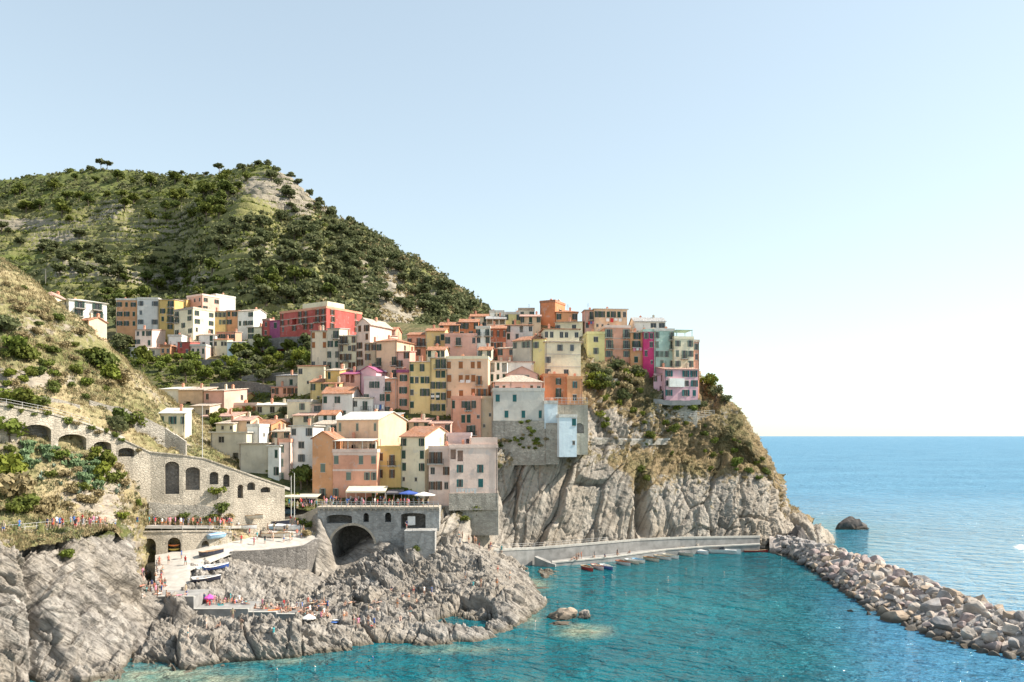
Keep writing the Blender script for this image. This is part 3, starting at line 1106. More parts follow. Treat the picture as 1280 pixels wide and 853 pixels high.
def railing(label, Q, h=1.05, step=1.6, mat=None, r=.028, group=None, rails=(1.0, .55, .1), name='railing'):
    Q = [np.asarray(q, float) for q in Q]
    o3 = Q[0].copy()
    b = MB()
    for i in range(len(Q) - 1):
        A, B = Q[i] - o3, Q[i + 1] - o3
        L = np.linalg.norm(B - A)
        n = max(1, int(L / step))
        for k in range(n + (1 if i == len(Q) - 2 else 0)):
            p = A + (B - A) * k / n
            b.tube([p, p + np.array([0, 0, h])], r * 1.25, 5)
        for f in rails:
            b.tube([A + np.array([0, 0, h * f]), B + np.array([0, 0, h * f])], r, 5)
    return tag(b.build(name, mat or M_RAIL, None, o3), label, 'railing', group)


def ribbon(name, pts, width, mat, thick=.3, lift=.06, reg=True):
    """path along (px, py, D) points"""
    Q = [P(*p) for p in pts]
    V, Fc = [], []
    n = len(Q)
    for i, q in enumerate(Q):
        d = (Q[min(i + 1, n - 1)] - Q[max(i - 1, 0)])[:2]
        d /= np.linalg.norm(d)
        s = np.array([-d[1], d[0]]) * width / 2
        for k in (-1, 1):
            V.append((q[0] + s[0] * k, q[1] + s[1] * k, q[2] + lift))
            V.append((q[0] + s[0] * k, q[1] + s[1] * k, q[2] + lift - thick))
    for i in range(n - 1):
        a, b = 4 * i, 4 * i + 4
        Fc += [(a, b, b + 2, a + 2), (a, a + 1, b + 1, b), (a + 2, b + 2, b + 3, a + 3)]
    Fc += [(0, 2, 3, 1), (4 * n - 4, 4 * n - 3, 4 * n - 1, 4 * n - 2)]
    o = tag(link(name, mesh_np(name, V, Fc, mat)), kind='structure')
    if reg:
        register(name + str(len(SHEETS)), o)
    return o


# the old road on arches across the left slope
arched_wall('arched_wall', 'long pale stone viaduct wall with four shallow arches across the upper left slope',
            [(-60, 500, 131, 22), (8, 508, 135, 23), (66, 519, 140.5, 22), (112, 532, 145.5, 21), (145, 546, 149.5, 20), (188, 566, 152.8, 14)],
            [(27, 64, 531, 559, 539), (73, 108, 543, 565, 550), (117, 139, 552, 570, 557), (148, 168, 560, 571, 564)], M_STONEP, 2.2, group='arched stone viaducts')
arched_wall('arched_wall', 'lower stone viaduct wall with tall narrow arches stepping down to the harbour',
            [(188, 566, 152.8, 9), (229, 570, 154.6, 9), (256, 574, 156.4, 9), (292, 587, 158.8, 9), (322, 598, 161.5, 9), (356, 609, 165, 9)],
            [(206, 224, 577, 618, 583), (232, 250, 584, 613, 589), (262, 273, 590, 606, 594), (279, 287, 593, 609, 597), (297, 304, 606, 623, 609), (309, 319, 603, 613, 607), (326, 338, 609, 616, 612)], M_STONEP, 1.5, group='arched stone viaducts')
# the path wall with two boat stores by the slipway
arched_wall('arched_wall', 'stone wall with two round boat arches beneath the railed path at the slipway',
            [(160, 666, 148.2, 2.5), (228, 665, 150.6, 2.5), (262, 665, 153, 3), (290, 667, 155.6, 4)],
            [(178, 195, 673, 705, 682), (209, 226, 672, 693, 680), (252, 262, 676, 688, 681)], M_STONEP, 3.0, group='arched stone viaducts')
railing('white rail along the path above the two boat arches', [P(162, 665, 149), P(228, 664, 151.2), P(262, 664, 153.6), P(288, 665, 156)], 1.05, 1.7)
ribbon('path', [(-120, 668, 105), (-40, 668, 108.6), (0, 667.5, 111), (60, 661.5, 119.5), (110, 659.5, 127.5), (145, 658, 138), (166, 657.5, 149.5), (228, 658, 152.6), (262, 658, 155), (292, 658, 159), (304, 654, 164)], 2.9, M_PAVE, .5, .12)
railing('thin rail along the cliff path above the left shore rocks', [P(-40, 668, 107.3) + [0, 0, .1], P(0, 668, 109.8) + [0, 0, .1], P(60, 662, 118) + [0, 0, .1], P(110, 660, 126) + [0, 0, .1], P(145, 659.5, 136) + [0, 0, .1]], 1.05, 2.0)
ribbon('road', [(150, 556, 155), (190, 565, 156.5), (230, 569, 158), (258, 573.5, 159), (293, 586, 161.5), (323, 597, 164.5), (358, 609, 168.5)], 3.4, M_PAVE, .6, -.05)
ribbon('road', [(-90, 498, 135), (8, 507, 138), (66, 518, 143.3), (112, 531, 148), (150, 546, 153)], 3.2, M_PAVE, .6, -.12)
railing('old road rail along the top of the upper viaduct', [P(-60, 500, 131.4) + [0, 0, .2], P(8, 508, 135.4) + [0, 0, .2], P(66, 519, 141) + [0, 0, .2], P(112, 532, 146) + [0, 0, .2]], 1.0, 2.2)

GW = 'stone retaining walls on the left slope'
for lab, pts, h in (
    ('tall pale retaining wall under the white-roofed house above the road', [(112, 500, 156), (160, 512, 161), (206, 534, 165.5), (232, 552, 166)], 6),
    ('rough terrace wall high on the left slope, longest one', [(-60, 455, 146), (0, 459, 148), (60, 470, 153.5), (105, 488, 158.5)], 3.2),
    ('low broken terrace wall near the top of the dry left slope', [(-50, 405, 155), (10, 409, 158), (50, 420, 164)], 2.4),
    ('small stone wall below the peach cottage on the left slope', [(40, 393, 171), (72, 407, 176), (90, 425, 178)], 2.6),
    ('terrace wall crossing the dry grass above the viaduct', [(0, 486, 143.5), (40, 492, 146.5), (100, 506, 152)], 2.6),
    ('low masonry wall between path and viaduct by the slipway', [(186, 628, 152.2), (230, 630, 154.4), (272, 634, 156.6)], 2.8),
):
    ret_wall(lab, pts, h, M_STONE, 1.0, group=GW, jag=.22)

# piazza retaining wall, gorge wall and bridge
ret_wall('dark stone retaining wall holding up the boat piazza', [(288, 690, 151.4), (340, 687, 154.2), (384, 682, 157.4), (398, 674, 160)], 7.5, M_STONED, 1.0, name='retaining_wall')
ret_wall('sunlit cream parapet where the piazza meets the bridge', [(352, 647, 167.2), (378, 643, 166.2), (398, 634, 164.4)], 2.6, M_STONEP, .6, name='parapet_wall')
o = empty('bridge', PZ(397, 0, 164))
tag(o, 'grey stone bridge with one big arch carrying the cafe terrace over the gorge', 'bridge')
zt = CAMZ - (636 - HY) * 164 / F


def bx(px):
    return (px - 397) * 164 / F


def bz(py):
    return CAMZ - (py - HY) * 164 / F


b = MB()
holes = [arch(bx(413), bx(468), 3.2, bz(683), bz(657) - bz(683), 16), arch(bx(408), bx(440), bz(654.5), bz(646.5), bz(643.5) - bz(646.5), 8),
         arch(bx(454), bx(461), bz(653), bz(645), bz(641.5) - bz(645), 8), arch(bx(481), bx(489), bz(653), bz(644.5), bz(641) - bz(644.5), 8),
         arch(bx(501), bx(532), bz(661), bz(644), bz(641.5) - bz(644), 8)]
b.prism([(0, -2.5), (bx(549), -2.5), (bx(549), zt), (0, zt)], holes, 0, 12)
for h in holes:
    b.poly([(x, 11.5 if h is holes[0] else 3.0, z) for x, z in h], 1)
h = holes[0][2:]
c = (bx(440.5), bz(683))
ou = [(c[0] + (x - c[0]) * 1.11, c[1] + (z - c[1]) * 1.12) for x, z in h]
for q in range(len(h) - 1):
    b.poly([(h[q][0], -.06, h[q][1]), (ou[q][0], -.06, ou[q][1]), (ou[q + 1][0], -.06, ou[q + 1][1]), (h[q + 1][0], -.06, h[q + 1][1])], 2)
M_BRIDGE = stonework('grey bridge stone', (.40, .39, .37), 1.2, .2, .3)
w = b.build('arch_wall', [M_BRIDGE, M_STONED, M_STONEP], o)
b = MB()
b.box(-.2, bx(549), -.35, 12.2, zt + .003, zt + .35)
for i in range(26):                                   # corbels under the terrace edge
    x = .4 + i * (bx(549) - .8) / 25
    b.box(x - .12, x + .12, -.32, -.003, zt - .35, zt)
t = b.build('terrace_slab', M_STONEP, o)
register('terrace', t)
b = MB()
pts = [(x, -.25, zt + .36) for x in np.linspace(0, bx(548), 26)]
for p in pts:
    b.box(p[0] - .05, p[0] + .05, -.3, -.2, zt + .352, zt + 1.45)
for f in (.35, .7, 1.05):
    b.box(-.05, bx(548), -.28, -.22, zt + .35 + f, zt + .42 + f)
b.build('railing', M_RAIL, o)
b = MB()
x0 = bx(517)
b.box(bx(509), bx(546), -4.2, -.01, 1.0, bz(662))
b.box(bx(509) - .1, bx(546) + .1, -4.3, -.012, bz(662) + .003, bz(662) + .25)
pl = b.build('landing', [M_BRIDGE], o)
register('landing', pl)

# stone substructure of the cliff-edge houses
def block(label, pl_, pr_, pt, pb_, D, depth, mat, yaw=0, name='stone_base', holes=()):
    A, B = P(pl_, pt, D), P(pr_, pt, D)
    L = (pr_ - pl_) * D / F
    H = (pb_ - pt) * D / F
    b = MB()
    b.prism([(0, -4), (L, -4), (L, H), (0, H)], [arch(*q) for q in holes], 0, depth)
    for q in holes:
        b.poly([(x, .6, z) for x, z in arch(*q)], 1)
    o = tag(b.build(name, [mat, M_STONED], None, (A[0], A[1], A[2] - H), math.radians(yaw)), label, 'stone wall')
    register('block%d' % pl_, o)
    return o


block('rough grey stone substructure under the blue-grey cliff-edge house', 615.5, 682, 526, 561, 192.9, 7, M_STONE)
block('stone buttress wall under the light blue narrow house', 682.2, 699, 529, 560, 192.6, 7, M_STONE)
block('square stone terrace block with a blind arch beside the pale blue hut', 697, 735, 506, 548, 193.6, 8, M_STONEP, holes=[(4.2, 6.4, 1.2, 2.6, 1.1)])
railing('pale terrace rail on top of the square stone block', [P(682, 505, 192.8), P(697, 505, 192.9), P(734, 505, 193.1)], 1.4, .9, M_RAIL, .04)
GC = 'garden walls on the cliff'
for lab, pts, h in (
    ('grey garden wall under the salmon and yellow houses on the cliff', [(752, 474, 211), (772, 473, 214)], 2.4),
    ('stepped garden wall below the green hedge', [(730, 482, 207.5), (755, 484, 209.5)], 3.0),
    ('long low path wall along the ledge above the big slabs', [(735, 548, 202.2), (770, 549, 205.4), (810, 550, 209.5), (835, 549, 211.8)], 1.5),
    ('curved wall of the lookout path below the perched pink house', [(818, 500, 214), (832, 514, 213.5), (846, 522, 214), (890, 519, 218)], 1.8),
    ('white parapet around the terrace of the perched pink house', [(817, 499, 214.8), (840, 501, 214.2), (876, 500, 215)], 1.3),
):
    ret_wall(lab, pts, h, M_STONE if 'white' not in lab else M_CONC, .7, group=GC, jag=.1, snap=-.1 if 'white' not in lab else None)
railing('lookout rail on the cliff path below the perched pink house', [P(846, 522, 214.2), P(868, 520, 215.8), P(893, 518, 218.3)], 1.1, 1.5)
ribbon('path', [(a, b2 - .5, d + 1.3) for a, b2, d in snapped([(735, 548, 202), (770, 549, 205), (810, 550, 209), (835, 549, 211)], -.1)], 2.2, M_PAVE, .5, .15)

# quay under the cliff
def solid(name, front, back, zb, mat, kind='structure'):
    """slab between two polylines of (px, z, D)"""
    V, Fc = [], []
    n = len(front)
    for f, k in zip(front, back):
        a, c = PZ(*f), PZ(*k)
        V += [a, c, (a[0], a[1], zb if zb > -9 else a[2] + zb + 10), (c[0], c[1], zb if zb > -9 else c[2] + zb + 10)]
    for i in range(n - 1):
        a, d = 4 * i, 4 * i + 4
        Fc += [(a, d, d + 1, a + 1), (a, a + 2, d + 2, d), (a + 1, d + 1, d + 3, a + 3)]
    Fc += [(0, 1, 3, 2), (4 * n - 4, 4 * n - 2, 4 * n - 1, 4 * n - 3)]
    o = tag(link(name, mesh_np(name, V, Fc, mat)), kind=kind)
    register(name + str(len(SHEETS)), o)
    return o


M_EDGE = simple('bleached concrete edge', (.44, .42, .38), .9, var=.15)
lowq = [(690, .9, 183.5), (720, 1.0, 186), (760, 1.1, 190), (800, 1.3, 195.5), (832, 1.5, 200), (880, 1.7, 204), (950, 1.9, 207)]
lowb = [(690, .9, 187), (720, 1.1, 190), (760, 1.3, 194), (800, 1.5, 199), (832, 1.6, 203), (880, 1.8, 207), (950, 2.0, 211)]
solid('quay', lowq, lowb, -2.5, M_CONC)
solid('quay_edge', [(p, z + .16, D - .15) for p, z, D in lowq], [(p, z + .16, D + .8) for p, z, D in lowq], -10.3, M_EDGE)
up = [(582, 6.6, 172.5), (600, 5.0, 177), (625, 4.0, 181), (668, 3.6, 186.2), (700, 3.7, 188.8), (760, 3.9, 194.5), (800, 4.0, 199), (850, 3.9, 203.3), (950, 3.4, 209.5)]
upb = [(p, z, D + 3.4) for p, z, D in up]
solid('quay_walk', up, upb, -2.5, M_CONC)
solid('quay_edge', [(p, z + .45, D - .12) for p, z, D in up], [(p, z + .45, D + .35) for p, z, D in up], -10.5, M_EDGE)
railing('thin rail along the quay walk under the slabs', [PZ(p, z + .42, D + .1) for p, z, D in up[:6]], 1.0, 2.4)
ret_wall('sloping concrete ramp wall joining the two quays', [(668, 696, 184.6), (684, 703, 183), (694, 706, 182.6)], 3, M_CONC, 1.5, name='ramp_wall')

# concrete sunbathing steps above the left shore rocks
for lab, a, c, D0, D1, z in (('grey concrete sunbathing platform at the foot of the slipway', 152, 242, 128.5, 135, 4.1), ('stepped concrete sunbathing platform, widest of the lower ones', 242.2, 310, 127.6, 134, 2.3),
                             ('concrete sunbathing step between the wide platform and its lowest neighbour', 310.2, 345, 127.8, 133, 1.75), ('lowest concrete sunbathing step, nearest the rocks at its right', 345.2, 383, 128, 133, 1.4)):
    b = MB()
    A = PZ(a, z, D0)
    wd_ = (c - a) * D0 / F
    b.box(0, wd_, 0, D1 - D0, -5, 0)
    b.box(-.05, wd_ + .02, -.1, .5, .003, .14, 1)
    o = tag(b.build('concrete_platform', [M_CONC, M_EDGE], None, A), lab, 'platform', 'sunbathing platforms')
    register('platform%d' % a, o)

# breakwater core
def mcol(px, Dn, Df):
    return (px, [(0, W, Dn), (0, -.3, Dn + 1.0), (0, 2.2, Dn + (Df - Dn) * .35), (0, 3.4, Dn + (Df - Dn) * .66), (0, 1.4, Df - 1.0), (0, W, Df)])


BW = [(962, 204, 214), (985, 199, 213), (1010, 181, 204), (1040, 162, 195), (1080, 141, 180), (1130, 126, 163), (1180, 117, 144), (1230, 111, 131), (1290, 107, 119), (1360, 102, 110)]
M_BOULD = rockmat('boulder rock', (.54, .50, .46), (.27, .245, .225), (.46, .38, .33), (0, .6, .3), (.5, .5, .9), bump=.25)
sheet('rubble_mound', [mcol(*q) for q in BW], 140, 40, M_BOULD, lambda G, N_: .35 * fbm(G * .5, 3, 151))
# ---------------------------------------------------------------- houses
PAL = dict(orange=(.57, .29, .15), salmon=(.62, .31, .21), peach=(.66, .46, .31), cream=(.68, .60, .43), white=(.72, .69, .63), yellow=(.66, .49, .23), ochre=(.56, .39, .15),
           pink=(.62, .36, .29), palepink=(.68, .51, .43), red=(.42, .10, .085), magenta=(.52, .05, .15), lilac=(.57, .45, .44), mint=(.40, .52, .44), grey=(.51, .48, .425), paleblue=(.56, .64, .68),
           beige=(.60, .51, .39), brick=(.40, .13, .07), tan=(.48, .38, .26), rust=(.54, .22, .11), sand=(.52, .47, .38), purple=(.30, .085, .17), orchid=(.60, .37, .41), lemon=(.66, .58, .28), greywhite=(.60, .57, .53))
WALLM = {k: plaster('plaster ' + k, tuple(min(.8, x * 1.13) for x in v)) for k, v in PAL.items()}
ROOFM = dict(tile=tiles('terracotta tiles', (.44, .20, .11)), pale=tiles('sun-bleached tiles', (.56, .46, .37)), slate=tiles('slate slabs', (.42, .41, .40)), white=simple('white roof coating', (.58, .55, .49), .8, var=.2),
             pinkt=tiles('pink tiles', (.55, .34, .27)))
M_GLASS = simple('window glass', (.022, .026, .03), .12, .6, .3)
M_FRAME = simple('window frame paint', (.30, .27, .235), .6)
M_SURR = simple('window surround', (.52, .47, .41), .85)
SHUT = dict(g=simple('green shutters', (.035, .075, .055), .6), b=simple('brown shutters', (.13, .065, .035), .6), t=simple('teal shutters', (.03, .13, .13), .6), o=simple('rust shutters', (.32, .13, .05), .6),
            s=simple('slate grey shutters', (.13, .15, .16), .6), y=simple('grey-green shutters', (.17, .21, .17), .6))
M_IRON = simple('dark iron', (.045, .042, .04), .5)
M_SLAB = simple('balcony concrete', (.46, .43, .38), .9)
M_RAILW = simple('white painted rail', (.66, .64, .60), .6)
M_PIPE = simple('copper drainpipe', (.22, .13, .08), .6)
M_CLOTH = simple('white laundry', (.76, .75, .73), .9)
M_AWN = simple('cream canvas', (.66, .58, .43), .9)

WSIZE = {'w': (1.0, 1.72), 'c': (1.0, 1.72), 'p': (.95, 1.5), 'd': (1.08, 2.3), 'e': (1.08, 2.3), 's': (.65, .85), 'a': (1.05, 2.0), 'g': (2.4, 2.1), 'W': (1.8, 1.5), 'D': (1.2, 2.3), 'G': (1.7, 2.4), 'k': (.72, 1.8)}
_wcache = {}


def win_mesh(kind, w, h, sh):
    key = ('win', kind, round(w, 2), round(h, 2), sh)
    if key in _wcache:
        return _wcache[key]
    b = MB()
    f = .05
    # frame of four bars, a middle bar, a pane set back, a sill
    x, z = w / 2, h / 2
    for a in ((-x, -x + f, -z, z), (x - f, x, -z, z), (-x + f, x - f, -z, -z + f), (-x + f, x - f, z - f, z), (-.03, .03, -z + f, z - f)):
        b.box(a[0], a[1], .07, .13, a[2], a[3], 0)
    b.poly([(-x + f, .11, -z + f), (x - f, .11, -z + f), (x - f, .11, z - f), (-x + f, .11, z - f)], 1)
    b.box(-x - .08, x + .08, -.09, .06, -z - .08, -z, 2)
    if kind != 'D':
        b.box(-x - .1, x + .1, -.035, .02, z + .004, z + .14, 2)
    me = b.mesh('window', [M_FRAME, M_GLASS, M_SURR])
    _wcache[key] = me
    return me


def shut_mesh(w, h, sh):
    key = ('shut', round(w, 2), round(h, 2), sh)
    if key in _wcache:
        return _wcache[key]
    b = MB()
    t = .05
    b.box(0, w, -.05, -.012, -h / 2, h / 2)
    n = max(3, int(h / .16))
    for i in range(n):
        z = -h / 2 + .06 + i * (h - .12) / n
        b.box(t, w - t, -.068, -.0515, z, z + .05)
    me = b.mesh('shutter', [SHUT[sh]])
    _wcache[key] = me
    return me


def balcony(root, x0, x1, z, rot, org, mat=M_IRON, depth=.95, white=False):
    s = MB()
    s.box(x0, x1, -depth, .02, z - .16, z)
    for x in (x0 + .25, (x0 + x1) / 2, x1 - .25):
        s.box(x - .07, x + .07, -depth * .7, .01, z - .38, z - .162)
    o = s.build('balcony', M_SLAB, root, org, rot)
    r = MB()
    y = -depth + .06
    for zz in (z + .08, z + .95):
        r.box(x0 + .04, x1 - .04, y - .02, y + .02, zz, zz + .045)
        r.box(x0 + .02, x0 + .06, y + .021, 0, zz, zz + .045)
        r.box(x1 - .06, x1 - .02, y + .021, 0, zz, zz + .045)
    n = max(4, int((x1 - x0) / .2))
    for i in range(n + 1):
        x = x0 + .05 + (x1 - x0 - .1) * i / n
        r.box(x - .013, x + .013, y - .013, y + .013, z + .002, z + .95)
    k = max(2, int(depth / .25))
    for i in range(1, k):
        for x in (x0 + .04, x1 - .04):
            r.box(x - .013, x + .013, -depth * i / k - .013, -depth * i / k + .013, z + .002, z + .95)
    r.build('railing', M_RAILW if white else mat, o)
    return o


def facade_layout(L, H, spec, rng, doors_ok=True):
    """list of (kind, xc, zc, w, h) from a row string, top storey first"""
    rows = spec.split('|') if spec else []
    out = []
    n = len(rows)
    if not n:
        return out
    st = H / n
    for r, row in enumerate(rows):
        zc = H - st * (r + .5)
        m = len(row)
        for i, k in enumerate(row):
            if k in '. ':
                continue
            if k == 'w':                              # people keep shutters differently
                u = rng.random()
                k = 'c' if u < .2 else 'p' if u < .27 else '.' if u < .31 else 'w'
                if k == '.':
                    continue
            w, h = WSIZE[k]
            w, h = w * rng.uniform(.9, 1.08), h * rng.uniform(.92, 1.05)
            w, h = round(w * 20) / 20, round(h * 20) / 20
            sx = L / m
            if k in 'wde':
                w = min(w, sx / 2.25)
            if w > sx * .8:
                w = sx * .8
            h = min(h, st * .84)
            xc = sx * (i + .5) + rng.uniform(-.06, .06) * sx
            z = zc + rng.uniform(-.05, .05)
            if k in 'deDaG':
                z = H - st * (r + 1) + .18 + h / 2
            else:
                z = H - st * (r + 1) + st * .55
            out.append((k, min(max(xc, w / 2 + .1), L - w / 2 - .1), min(max(z, h / 2 + .15), H - h / 2 - .15), w, h))
    return out


def wall_panel(b, org, dx, L, zlo, H, wins, mi=0, gable=0):
    """rectangular wall with real openings; org and dx in plan, inward normal to the left of dx"""
    ox, oy = org
    ux, uy = dx
    nx, ny = -uy, ux                                  # inward

    def pt(x, z, y=0):
        return (ox + ux * x + nx * y, oy + uy * x + ny * y, z)
    xs = sorted({0, L} | {round(v, 4) for k, xc, zc, w, h in wins for v in (xc - w / 2, xc + w / 2)})
    zs = sorted({zlo, H} | {round(v, 4) for k, xc, zc, w, h in wins for v in (zc - h / 2, zc + h / 2)})
    for i in range(len(xs) - 1):
        for j in range(len(zs) - 1):
            mx, mz = (xs[i] + xs[i + 1]) / 2, (zs[j] + zs[j + 1]) / 2
            if any(abs(mx - xc) < w / 2 and abs(mz - zc) < h / 2 for k, xc, zc, w, h in wins):
                continue
            b.poly([pt(xs[i], zs[j]), pt(xs[i + 1], zs[j]), pt(xs[i + 1], zs[j + 1]), pt(xs[i], zs[j + 1])], mi)
    for k, xc, zc, w, h in wins:
        d = 1.7 if k in 'gG' else .2
        c = [(xc - w / 2, zc - h / 2), (xc + w / 2, zc - h / 2), (xc + w / 2, zc + h / 2), (xc - w / 2, zc + h / 2)]
        for a in range(4):
            p, q = c[a], c[(a + 1) % 4]
            b.poly([pt(*p), pt(*p, d), pt(*q, d), pt(*q)], mi)
        b.poly([pt(*v, d) for v in c], mi)
    if gable:
        b.poly([pt(0, H), pt(L, H), pt(L / 2, H + gable)], mi)


def add_windows(root, wins, org, rot, sh, rng, near, bal, matrot):
    ca, sa = math.cos(rot), math.sin(rot)
    for k, xc, zc, w, h in wins:
        if k in 'gG':
            continue
        loc = (org[0] + ca * xc, org[1] + sa * xc, zc)
        o = link('window', win_mesh(k, w, h, sh), root, loc, rot)
        if k in 'wde' and near:
            ang = rng.uniform(.06, .3)
            for sgn in (-1, 1):
                sw = w * .5
                m = shut_mesh(sw, h, sh)
                s = link('shutter', m, o, (sgn * w / 2, 0, 0))
                if sgn < 0:
                    s.location = (-w / 2 - .01, -.06, 0)
                    s.scale = (-1, 1, 1)
                    s.rotation_euler = (0, 0, ang * .6)
                else:
                    s.location = (w / 2 + .01, -.06, 0)
                    s.rotation_euler = (0, 0, -ang * .6)
        elif k in 'cak' or (k in 'wde'):
            link('shutter', shut_mesh(w * .98, h * .97, sh), o, (-w * .49, .045, 0))
        if k == 'd' and bal:
            balcony(root, xc - w / 2 - .65, xc + w / 2 + .65, zc - h / 2 - .02, rot, (org[0], org[1], 0))
    # one long balcony where a row holds 'e' doors
    es = {}
    for k, xc, zc, w, h in wins:
        if k == 'e':
            es.setdefault(round(zc - h / 2, 1), []).append(xc)
    for z, xs in es.items():
        balcony(root, min(xs) - 1.0, max(xs) + 1.0, z - .02, rot, (org[0], org[1], 0))


def slope_roof(b, pts, t=.16):
    """a sloping slab given by its upper polygon"""
    n = len(pts)
    b.poly(pts, 0)
    low = [(p[0], p[1], p[2] - t) for p in pts]
    b.poly(low[::-1], 0)
    for i in range(n):
        j = (i + 1) % n
        b.poly([pts[i], low[i], low[j], pts[j]], 0)


HOUSES = []


def house(label, pl, pr, pt, pb, col, roof='flat', rm='pale', depth=9, yaw=0, front='', side='', left='', sh='g', D=None, near=True, rise=1.6, chim=0, trim=False, group=None, cat='house', name='house',
          stone=0, bal=True, found=7, seed=None, sheets=('hillside', 'slope', 'hill')):
    rng = random.Random(seed if seed is not None else int(pl * 31 + pt * 17 + pr))
    if roof == 'flat' and rm in ('pale', 'slate') and not any(w in label for w in ('flat', 'terrace', 'workshop', 'balcon', 'concrete', 'block')):
        roof, rise, rm = 'shed', 1.0, rng.choice(['tile', 'pinkt', 'tile', 'pale'])
    pm = (pl + pr) / 2
    if D is None:
        h = hit(pm, pb, sheets)
        D = h[1].y - .5 if h else 220
    yw = math.radians(yaw)
    c, s = math.cos(yw), math.sin(yw)
    Mx, My = (pm - CX) * D / F, D

    def end(px):
        k = (px - CX) / F
        t = (k * My - Mx) / (c - k * s)
        return np.array([Mx + t * c, My + t * s])
    A, B = end(pl), end(pr)
    L = float(np.linalg.norm(B - A))
    zt, zb = CAMZ - (pt - HY) * D / F, CAMZ - (pb - HY) * D / F
    H = zt - zb
    root = empty(name, (A[0], A[1], zb), yw)
    tag(root, label, cat, group)
    wf = facade_layout(L, H, front, rng)
    ws = facade_layout(depth, H, side, rng)
    wl = facade_layout(depth, H, left, rng)
    b = MB()
    zlo = -found
    wall_panel(b, (0, 0), (1, 0), L, zlo, H, wf, 0, rise if roof == 'gy' else 0)
    wall_panel(b, (L, 0), (0, 1), depth, zlo, H, ws, 0, rise if roof == 'gx' else 0)
    wall_panel(b, (L, depth), (-1, 0), L, zlo, H, [], 0, rise if roof == 'gy' else 0)
    wall_panel(b, (0, depth), (0, -1), depth, zlo, H, wl, 0, rise if roof == 'gx' else 0)
    if roof in ('shed', 'shedl'):
        lo, hi = (0, L)
        if roof == 'shed':                            # low in front, high at the back
            b.poly([(L, 0, H), (L, depth, H), (L, depth, H + rise)])
            b.poly([(0, 0, H), (0, depth, H + rise), (0, depth, H)])
            b.poly([(0, depth, H), (0, depth, H + rise), (L, depth, H + rise), (L, depth, H)])
        else:                                         # high on the left, low on the right
            b.poly([(0, 0, H), (L, 0, H), (0, 0, H + rise)])
            b.poly([(0, depth, H), (0, depth, H + rise), (L, depth, H)])
            b.poly([(0, 0, H), (0, 0, H + rise), (0, depth, H + rise), (0, depth, H)])
    b.build('wall', WALLM[col], root)
    add_windows(root, wf, (0, 0), 0, sh, rng, near, bal, 0)
    add_windows(root, ws, (L, 0), math.pi / 2, sh, rng, near, bal, 0)
    add_windows(root, wl, (0, depth), -math.pi / 2, sh, rng, near, bal, 0)
    r = MB()
    e, g = .4, .3
    top = H
    if roof == 'flat':
        r.box(-.12, L + .12, -.12, depth + .12, H + .004, H + .14)
        for a in ((-.12, L + .12, -.12, .1), (-.12, L + .12, depth - .1, depth + .12), (-.12, .1, .102, depth - .102), (L - .1, L + .12, .102, depth - .102)):
            r.box(a[0], a[1], a[2], a[3], H + .142, H + .75)
        top = H + .14
    elif roof == 'eave':                              # flat slab with a projecting edge
        r.box(-e, L + e, -e, depth + e, H + .004, H + .22)
        top = H + .22
    elif roof == 'gx':
        k = rise / (depth / 2)
        for sg in (0, 1):
            y0 = -e if sg == 0 else depth + e
            pts = [(-g, y0, H - e * k + .17), (L + g, y0, H - e * k + .17), (L + g, depth / 2, H + rise + .17), (-g, depth / 2, H + rise + .17)]
            slope_roof(r, pts if sg == 0 else pts[::-1])
        top = H + rise * .6
    elif roof == 'gy':
        k = rise / (L / 2)
        for sg in (0, 1):
            x0 = -e if sg == 0 else L + e
            pts = [(x0, -g, H - e * k + .17), (L / 2, -g, H + rise + .17), (L / 2, depth + g, H + rise + .17), (x0, depth + g, H - e * k + .17)]
            slope_roof(r, pts if sg == 0 else pts[::-1])
        top = H + rise * .6
    elif roof == 'hip':
        m = min(L, depth) / 2
        a, c2 = (m, depth / 2), (L - m, depth / 2)
        if L < depth:
            a, c2 = (L / 2, m), (L / 2, depth - m)
        zc = H + rise + .12
        q = [(-e, -e, H + .1), (L + e, -e, H + .1), (L + e, depth + e, H + .1), (-e, depth + e, H + .1)]
        ra, rb = (a[0], a[1], zc), (c2[0], c2[1], zc)
        if L >= depth:
            fs = [[q[0], q[1], rb, ra], [q[1], q[2], rb], [q[2], q[3], ra, rb], [q[3], q[0], ra]]
        else:
            fs = [[q[0], q[1], ra], [q[1], q[2], rb, ra], [q[2], q[3], rb], [q[3], q[0], ra, rb]]
        for fc in fs:
            r.poly(fc)
        r.box(-e, L + e, -e, depth + e, H + .003, H + .098)
        top = H + rise * .6
    elif roof == 'shed':
        k = rise / depth
        slope_roof(r, [(-g, -e, H - e * k + .17), (L + g, -e, H - e * k + .17), (L + g, depth + e, H + rise + e * k + .17), (-g, depth + e, H + rise + e * k + .17)])
        top = H + rise * .5
    elif roof == 'shedl':
        k = rise / L
        slope_roof(r, [(-e, -g, H + rise + e * k + .17), (L + e, -g, H - e * k + .17), (L + e, depth + g, H - e * k + .17), (-e, depth + g, H + rise + e * k + .17)])
        top = H + rise * .5
    ro = r.build('roof', ROOFM[rm] if rm in ROOFM else WALLM[rm], root)
    chim = chim or rng.choice([0, 1, 1, 2])
    for i in range(chim):
        x, y = rng.uniform(.15, .85) * L, rng.uniform(.35, .8) * depth
        cb = MB()
        cb.box(x - .28, x + .28, y - .25, y + .25, top - 1.0, top + 1.25)
        cb.box(x - .36, x + .36, y - .33, y + .33, top + 1.252, top + 1.36)
        cb.box(x - .2, x + .2, y - .2, y + .2, top + 1.362, top + 1.6)
        cb.build('chimney', WALLM['beige'] if i % 2 else WALLM['salmon'], ro)
